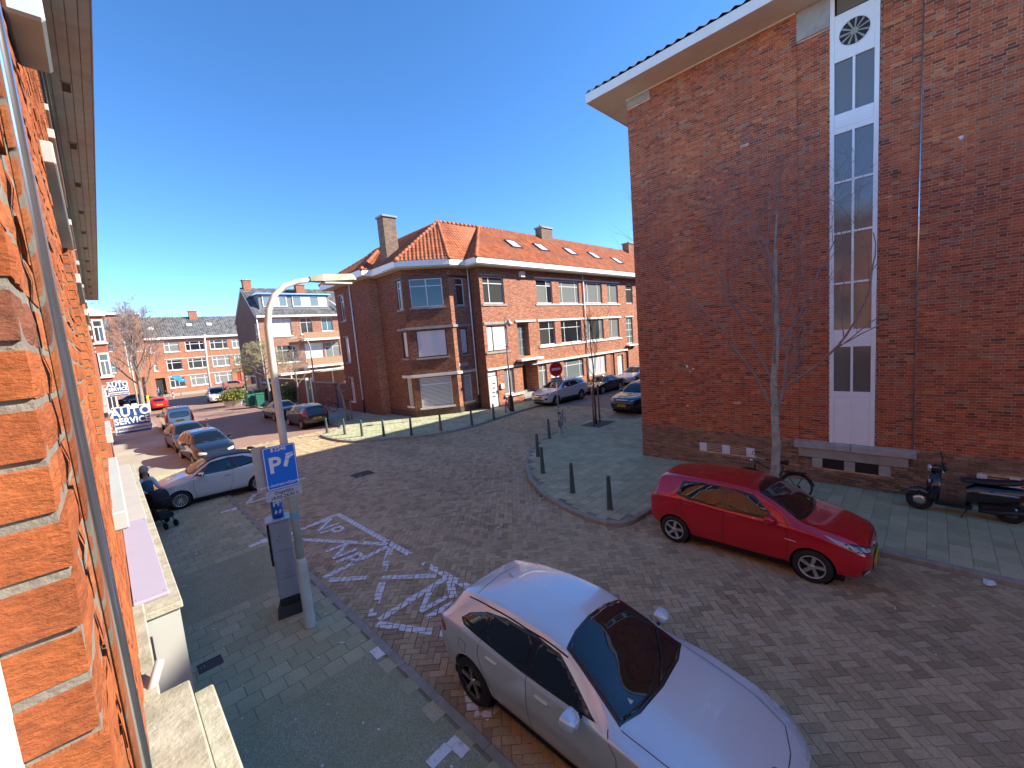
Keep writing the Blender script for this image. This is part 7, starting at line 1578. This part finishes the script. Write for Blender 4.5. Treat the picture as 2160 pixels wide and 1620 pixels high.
loft(MB(), [(.94, .33, .05, .05), (.86, .40, .085, .10), (.70, .44, .095, .10), (.56, .40, .085, .09), (.50, .34, .06, .05)]).build('front_mudguard', 'scooter_black', sc)
MB().tube([(0, .66, .28), (0, .52, .60), (0, .42, .95)], .035, 10).build('fork', 'black_trim', sc)
MB().add([(-.17, .50, .32), (.17, .50, .32), (.20, .46, .60), (-.20, .46, .60), (.12, .42, .92), (-.12, .42, .92), (-.15, .40, .30), (.15, .40, .30), (.18, .37, .60), (-.18, .37, .60), (.10, .36, .92), (-.10, .36, .92), (0, .60, .62), (0, .52, .92), (0, .58, .34)],
 [(0, 14, 12, 3), (14, 1, 2, 12), (3, 12, 13, 5), (12, 2, 4, 13), (6, 9, 8, 7), (9, 11, 10, 8), (0, 3, 9, 6), (3, 5, 11, 9), (1, 7, 8, 2), (2, 8, 10, 4), (4, 10, 11, 5, 13), (0, 6, 7, 1, 14)], True).build('leg_shield', 'scooter_black', sc)
loft(MB(), [(.54, 1.0, .05, .05), (.48, 1.0, .10, .09), (.38, 1.0, .12, .09), (.28, 1.0, .06, .05)]).build('headset', 'scooter_black', sc); MB().lathe([(.0, .585), (.05, .58), (.08, .56), (.088, .52)], (0, 0, 1.0), 'y', 20, cap=False).build('headlight', 'lamp_clear', sc); MB().lathe([(.084, .545), (.094, .54), (.094, .52)], (0, 0, 1.0), 'y', 20, cap=False).build('headlight_ring', 'chrome', sc)
MB().tube([(-.33, .28, 1.06), (-.1, .38, 1.03), (.1, .38, 1.03), (.33, .28, 1.06)], .016, 8).build('handlebar', 'black_trim', sc)
for sx in (-1, 1):
    MB().tube([(sx*.2, .33, 1.05), (sx*.27, .36, 1.26)], .007, 6).build('mirror_stem', 'black_trim', sc); MB().ball((sx*.28, .36, 1.30), .055, .02, .04, 12, 8).build('mirror', 'black_gloss', sc); MB().ball((sx*.13, .55, .72), .025, .02, .055, 10, 6).build('indicator', 'lamp_clear', sc)
    MB().tube([(sx*.2, .36, 1.04), (sx*.33, .34, .98)], .012, 6).build('brake_lever', 'chrome', sc)
MB().add([(-.15, .48, .30), (.15, .48, .30), (.17, -.12, .28), (-.17, -.12, .28), (-.12, .46, .20), (.12, .46, .20), (.14, -.1, .19), (-.14, -.1, .19)], [(0, 1, 2, 3), (4, 7, 6, 5), (0, 4, 5, 1), (1, 5, 6, 2), (2, 6, 7, 3), (3, 7, 4, 0)]).build('footboard', 'scooter_black', sc)
loft(MB(), [(-.02, .46, .10, .20), (-.16, .54, .16, .22), (-.45, .56, .20, .20), (-.75, .60, .17, .16), (-.95, .64, .09, .09), (-1.0, .66, .04, .04)]).build('rear_body', 'scooter_black', sc); loft(MB(), [(.06, .80, .08, .035), (-.05, .81, .13, .055), (-.4, .82, .15, .055), (-.7, .86, .14, .06), (-.84, .88, .08, .04)]).build('seat', 'seat_vinyl', sc)
MB().bbox(-.205, -.75, .60, -.19, -.2, .63, .005).build('side_trim', 'chrome', sc); MB().bbox(.19, -.75, .60, .205, -.2, .63, .005).build('side_trim', 'chrome', sc)
MB().tube([(-.13, -.2, .2), (-.16, -.45, .22), (-.16, -.9, .30)], [.03, .05, .055], 10).build('exhaust', 'black_trim', sc); MB().bbox(-.09, -.72, .16, .14, -.22, .36, .03).build('engine', 'black_trim', sc); MB().tube([(-.12, -.8, .92), (0, -1.08, .95), (.12, -.8, .92)], .012, 6).build('luggage_rack', 'chrome', sc)
MB().tube([(-.06, -.05, .2), (-.16, .05, .0)], .012, 6).build('side_stand', 'black_trim', sc); MB().ball((0, -1.0, .70), .07, .03, .05, 12, 8).build('taillight', 'lamp_red', sc)

# ---- bins, container, planter
mat('bin_green', (.03, .17, .11), .5, var=.12, vs=5); mat('bin_dark', (.018, .022, .03), .5, var=.1); mat('bin_blue', (.05, .12, .38), .5, var=.08); mat('planter_stone', (.5, .48, .42), .9, var=.15, vs=4); mat('leaf_a', (.30, .34, .06), .6, var=.35, vs=8); mat('leaf_b', (.07, .13, .04), .6, var=.3, vs=8)
def bin_(x, y, label, rz=0, k=1.0, m='bin_green', lidm='bin_green', nm='wheelie_bin', open_=0):
    t = thing(nm, label, 'bin', (x, y, 0), rz, 'bins on the pavement'); w, d, h = .29*k, .33*k, .98*k
    MB().add([(-w*.85, -d*.8, .06), (w*.85, -d*.8, .06), (w*.85, d*.8, .06), (-w*.85, d*.8, .06), (-w, -d, h), (w, -d, h), (w, d, h), (-w, d, h)], [(0, 3, 2, 1), (0, 1, 5, 4), (1, 2, 6, 5), (2, 3, 7, 6), (3, 0, 4, 7), (4, 5, 6, 7)]).build('tub', m, t)
    l = MB().bbox(-w-.03, -d-.04, 0, w+.03, d+.02, .07*k, .02).build('lid', lidm, t, (0, 0, h+.002)); l.rotation_euler = (-open_, 0, 0)
    for sx in (-1, 1): MB().lathe([(.1*k, -.025), (.1*k, .025)], (sx*w*.8, d*.85, .1*k), 'x', 14).build('wheel', 'tyre', t)
    MB().tube([(-w*.8, d+.04, h-.03), (w*.8, d+.04, h-.03)], .016, 6).build('handle', m, t)
bin_(10.3, 48.4, 'green wheelie bin standing next to the shrub planter', rad(10), 1.15); bin_(10.95, 47.4, 'green wheelie bin nearest to the black saloon', rad(-6), 1.25); bin_(12.1, 53.3, 'tall green bin left of the blue lidded container', 0, 1.2)
bin_(13.05, 52.0, 'large dark waste container with raised blue lid', rad(-90), 1.9, 'bin_dark', 'bin_blue', 'waste_container', rad(16))
pt_ = thing('planter', 'stone planter with a yellow green shrub at the kerb', 'planter', (9.75, 53.0, RZ), rad(-20)); MB().add([(-.7, -.5, 0), (.7, -.5, 0), (.7, .5, 0), (-.7, .5, 0), (-.85, -.62, .62), (.85, -.62, .62), (.85, .62, .62), (-.85, .62, .62)], [(0, 1, 5, 4), (1, 2, 6, 5), (2, 3, 7, 6), (3, 0, 4, 7), (4, 5, 6, 7)]).build('tub', 'planter_stone', pt_)
def foliage(par, c, rx, ry, rz_, n, m, s=.11, name='foliage'):
    k = RNG.normal(0, .42, (n, 3)); k /= np.maximum(1, np.linalg.norm(k, axis=1))[:, None]; P = np.array(c)+k*np.array([rx, ry, rz_]); a = RNG.normal(0, 1, (n, 3)); a /= np.linalg.norm(a, axis=1)[:, None]; b = np.cross(a, RNG.normal(0, 1, (n, 3))); b /= np.linalg.norm(b, axis=1)[:, None]; L = s*RNG.uniform(.6, 1.3, (n, 1))
    V = np.stack([P-a*L, P+b*L*.4, P+a*L, P-b*L*.4], 1).reshape(-1, 3); return stuff(link(name, np_mesh(name, V, np.arange(4*n).reshape(-1, 4)), m, par))
foliage(pt_, (0, 0, 1.05), 1.5, 1.1, .75, 1500, 'leaf_a', .13); foliage(pt_, (.35, .3, 1.25), .9, .7, .7, 600, 'leaf_b', .12)
MB().tube([(0, 0, .6), (.05, 0, 1.1)], .04, 6).build('stem', 'bark_dark', pt_)
ivy = thing('garden_shrub', 'dark evergreen shrub against the garden wall', 'shrub', (13.4, 46.5, 0)); foliage(ivy, (0, 0, .9), .7, 1.6, 1.2, 900, 'leaf_b', .14); MB().tube([(0, 0, 0), (0, 0, .9)], .03, 6).build('stem', 'bark_dark', ivy)
# far signs and posts
mat('sign_sky', (.05, .30, .62), .4, var=.03)
fs = thing('direction_sign', 'blue cycle direction signs on a pole at the far crossing', 'sign', (8.2, 80, 0)); MB().tube([(0, 0, 0), (0, 0, 3.3)], .05, 8).build('pole', 'lamp_grey', fs)
for k, (x0, z) in enumerate(((-.75, 2.95), (-.55, 2.55), (-.1, 2.2))): MB().bbox(x0, -.08, z, x0+1.0, -.05, z+.33, .008).build('arm_board', 'sign_sky', fs)
rw = thing('striped_post', 'short red and white striped post at the far crossing', 'post', (7.3, 81, RZ))
for k in range(4): MB().lathe([(.11, .28*k), (.11, .28*(k+1))], n=12).build('band', 'sign_red' if k % 2 else 'sign_white', rw)
yp = thing('ticket_post', 'yellow topped post beside the far red car', 'post', (3.2, 58.9, 0)); MB().bbox(-.08, -.08, 0, .08, .08, 1.1, .01).build('post', 'sign_white', yp); MB().bbox(-.1, -.1, 1.101, .1, .1, 1.8, .01).build('head', 'sign_yellow', yp)

# ---- people
mat('skin', (.55, .34, .25), .6, var=.05); mat('hair_dark', (.035, .02, .015), .6, var=.3, vs=30); mat('vest_teal', (.03, .12, .15), .85, var=.15, vs=8); mat('sleeve_white', (.68, .70, .76), .85, var=.08, vs=8); mat('trouser_dark', (.035, .035, .045), .9, var=.15); mat('hat_beige', (.50, .42, .36), .95, var=.12, vs=25, bump=.5, bs=120); mat('shoe', (.05, .04, .04), .7); mat('jacket_blue', (.08, .17, .33), .85, var=.12); mat('pram_black', (.014, .015, .02), .8, var=.15)
def skinned(name, V, E, Rr, m, par, lv=2, root_i=0):
    me = bpy.data.meshes.new(name); me.from_pydata(V, E, []); o = bpy.data.objects.new(name, me); COL.objects.link(o)
    sm = o.modifiers.new('s', 'SKIN'); 
    for i, r in enumerate(Rr):
        d = me.skin_vertices[0].data[i]; d.radius = (r, r) if isinstance(r, (int, float)) else r; d.use_root = (i == root_i)
    sm.use_smooth_shade = True; u = o.modifiers.new('u', 'SUBSURF'); u.levels = lv; u.render_levels = lv
    dg = bpy.context.evaluated_depsgraph_get(); out = bpy.data.meshes.new_from_object(o.evaluated_get(dg)); bpy.data.objects.remove(o); out.polygons.foreach_set('use_smooth', [True]*len(out.polygons)); return link(name, out, m, par)
def person(name, label, loc, rz, jacket, sleeve, hat=True, hold=True):
    """faces local -y"""
    t = thing(name, label, 'person', loc, rz); V = []; E = []; Rr = []; J = {}
    def j(n, p, r, a=None): J[n] = len(V); V.append(p); Rr.append(r); (a is not None) and E.append((J[a], J[n]))
    j('pelvis', (0, 0, .92), (.155, .115)); j('waist', (0, -.01, 1.06), (.135, .10), 'pelvis'); j('chest', (0, 0, 1.25), (.155, .115), 'waist'); j('neck0', (0, .015, 1.40), (.085, .075), 'chest'); j('neck', (0, .0, 1.47), (.052, .055), 'neck0'); j('jaw', (0, -.03, 1.535), (.062, .07), 'neck'); j('head', (0, -.015, 1.61), (.078, .092), 'jaw'); j('crown', (0, .0, 1.67), (.07, .08), 'head')
    for s_, sd in ((-1, 'l'), (1, 'r')):
        fw = .10 if sd == 'l' else -.12
        j('hip'+sd, (s_*.09, 0, .86), .092, 'pelvis'); j('knee'+sd, (s_*.095, -.03+fw*-.5, .48), .062, 'hip'+sd); j('ankle'+sd, (s_*.095, .02-fw*.9, .09), .042, 'knee'+sd); j('toe'+sd, (s_*.10, -.13-fw*.9, .045), .038, 'ankle'+sd)
        el = (s_*.25, -.06, 1.10) if hold else (s_*.24, .02, 1.10); wr = (s_*.21, -.32, 1.06) if hold else (s_*.25, -.06, .86)
        j('sh'+sd, (s_*.165, .01, 1.36), .06, 'neck0'); j('el'+sd, el, .045, 'sh'+sd); j('wr'+sd, wr, .03, 'el'+sd)
        d = (Vector(wr)-Vector(el)).normalized(); pm = Vector(wr)+d*.055; j('palm'+sd, tuple(pm), (.035, .02), 'wr'+sd)
        for k in range(4): q = pm+d*.05+Vector((s_*(k-1.5)*.017, 0, -.005)); j('f%d%s' % (k, sd), tuple(q), .009, 'palm'+sd); q2 = q+d*.02+Vector((0, 0, -.035-.004*k)); j('g%d%s' % (k, sd), tuple(q2), .008, 'f%d%s' % (k, sd))
        q = pm+Vector((-s_*.04, 0, -.015)); j('th'+sd, tuple(q), .010, 'palm'+sd); j('tt'+sd, tuple(q+d*.03+Vector((0, 0, -.02))), .009, 'th'+sd)
    skinned('body', V, E, Rr, 'skin', t)
    def cloth(nm, names, grow, m, links):
        idx = {n: k for k, n in enumerate(names)}; skinned(nm, [V[J[n]] for n in names], [(idx[a], idx[b]) for a, b in links], [tuple(q+grow for q in (Rr[J[n]] if isinstance(Rr[J[n]], tuple) else (Rr[J[n]],)*2)) for n in names], m, t)
    cloth('vest', ['pelvis', 'waist', 'chest', 'neck0'], .03, jacket, [('pelvis', 'waist'), ('waist', 'chest'), ('chest', 'neck0')])
    for sd in 'lr': cloth('sleeve', ['neck0', 'sh'+sd, 'el'+sd, 'wr'+sd], .016, sleeve, [('neck0', 'sh'+sd), ('sh'+sd, 'el'+sd), ('el'+sd, 'wr'+sd)]); cloth('shoe', ['ankle'+sd, 'toe'+sd], .012, 'shoe', [('ankle'+sd, 'toe'+sd)])
    cloth('trousers', ['pelvis', 'hipl', 'kneel', 'anklel', 'hipr', 'kneer', 'ankler'], .018, 'trouser_dark', [('pelvis', 'hipl'), ('hipl', 'kneel'), ('kneel', 'anklel'), ('pelvis', 'hipr'), ('hipr', 'kneer'), ('kneer', 'ankler')])
    skinned('hair', [(0, .03, 1.66), (0, .075, 1.55), (.03, .09, 1.42), (.06, .06, 1.27), (-.075, .03, 1.52), (-.085, -.02, 1.38), (-.08, -.05, 1.25), (.075, .03, 1.52), (.085, -.02, 1.38)], [(0, 1), (1, 2), (2, 3), (1, 4), (4, 5), (5, 6), (1, 7), (7, 8)], [.085, .08, .07, .04, .045, .045, .025, .045, .035], 'hair_dark', t)
    if hat: MB().lathe([(.108, 1.62), (.114, 1.63), (.114, 1.68), (.108, 1.685), (.112, 1.70), (.10, 1.76), (.07, 1.80), (.03, 1.815), (0, 1.818)], (0, .0, 0), n=20, cap=False).build('hat', 'hat_beige', t)
    fc = MB(); fc.ball((.032, -.104, 1.615), .011, .008, .008, 8, 6); fc.ball((-.032, -.104, 1.615), .011, .008, .008, 8, 6); fc.build('eyes', 'hair_dark', t); MB().ball((0, -.115, 1.585), .011, .02, .02, 8, 6).build('nose', 'skin', t); MB().ball((0, -.102, 1.545), .024, .008, .007, 10, 6).build('mouth', mat('lip', (.4, .12, .11), .5), t)
    return t
person('person', 'person in beige beanie and teal vest pushing a black pram past the white shopfront', (.52, 16.62, 0), rad(22), 'vest_teal', 'sleeve_white')
pr_ = thing('pram', 'black pram pushed along the left pavement', 'pram', (.72, 15.98, 0), rad(22))
loft(MB(), [(.28, .78, .12, .06), (.2, .74, .2, .14), (0, .72, .22, .17), (-.25, .74, .21, .15), (-.36, .80, .14, .08)]).build('carrycot', 'pram_black', pr_)
MB().lathe([(.24, -.21), (.24, .21)], (0, .10, .84), 'x', 20).build('hood', 'pram_black', pr_); MB().tube([(-.2, .32, 1.05), (-.2, .2, .9), (-.18, -.1, .35)], .014, 8).tube([(.2, .32, 1.05), (.2, .2, .9), (.18, -.1, .35)], .014, 8).tube([(-.2, .32, 1.05), (.2, .32, 1.05)], .016, 8).tube([(-.18, -.1, .35), (-.2, .3, .14)], .013, 6).tube([(.18, -.1, .35), (.2, .3, .14)], .013, 6).tube([(-.18, .05, .55), (-.12, -.38, .1)], .013, 6).tube([(.18, .05, .55), (.12, -.38, .1)], .013, 6).build('frame', 'bike_black', pr_)
MB().bbox(-.19, -.25, .26, .19, .25, .42, .03).build('basket', 'pram_black', pr_)
for (x, y, r) in ((-.23, .3, .14), (.23, .3, .14), (-.13, -.38, .10), (.13, -.38, .10)): w = MB().lathe([(r*.7, -.02), (r, -.022), (r, .022), (r*.7, .02)], (x, y, r), 'x', 20, cap=False).build('wheel', 'tyre', pr_); MB().lathe([(r*.2, -.014), (r*.7, -.01), (r*.7, .01), (r*.2, .014)], (x, y, r), 'x', 16).build('rim', 'black_trim', w)
person('person', 'person in blue jacket standing far off by the brick passage', (6.0, 84.6, RZ), rad(20), 'jacket_blue', 'jacket_blue', False, False)
bicycle('bicycle', 'bicycle beside the person in the blue jacket at the far crossing', (6.5, 84.4, RZ), rad(60), 'bike_black', 'tyre', .05, .2)
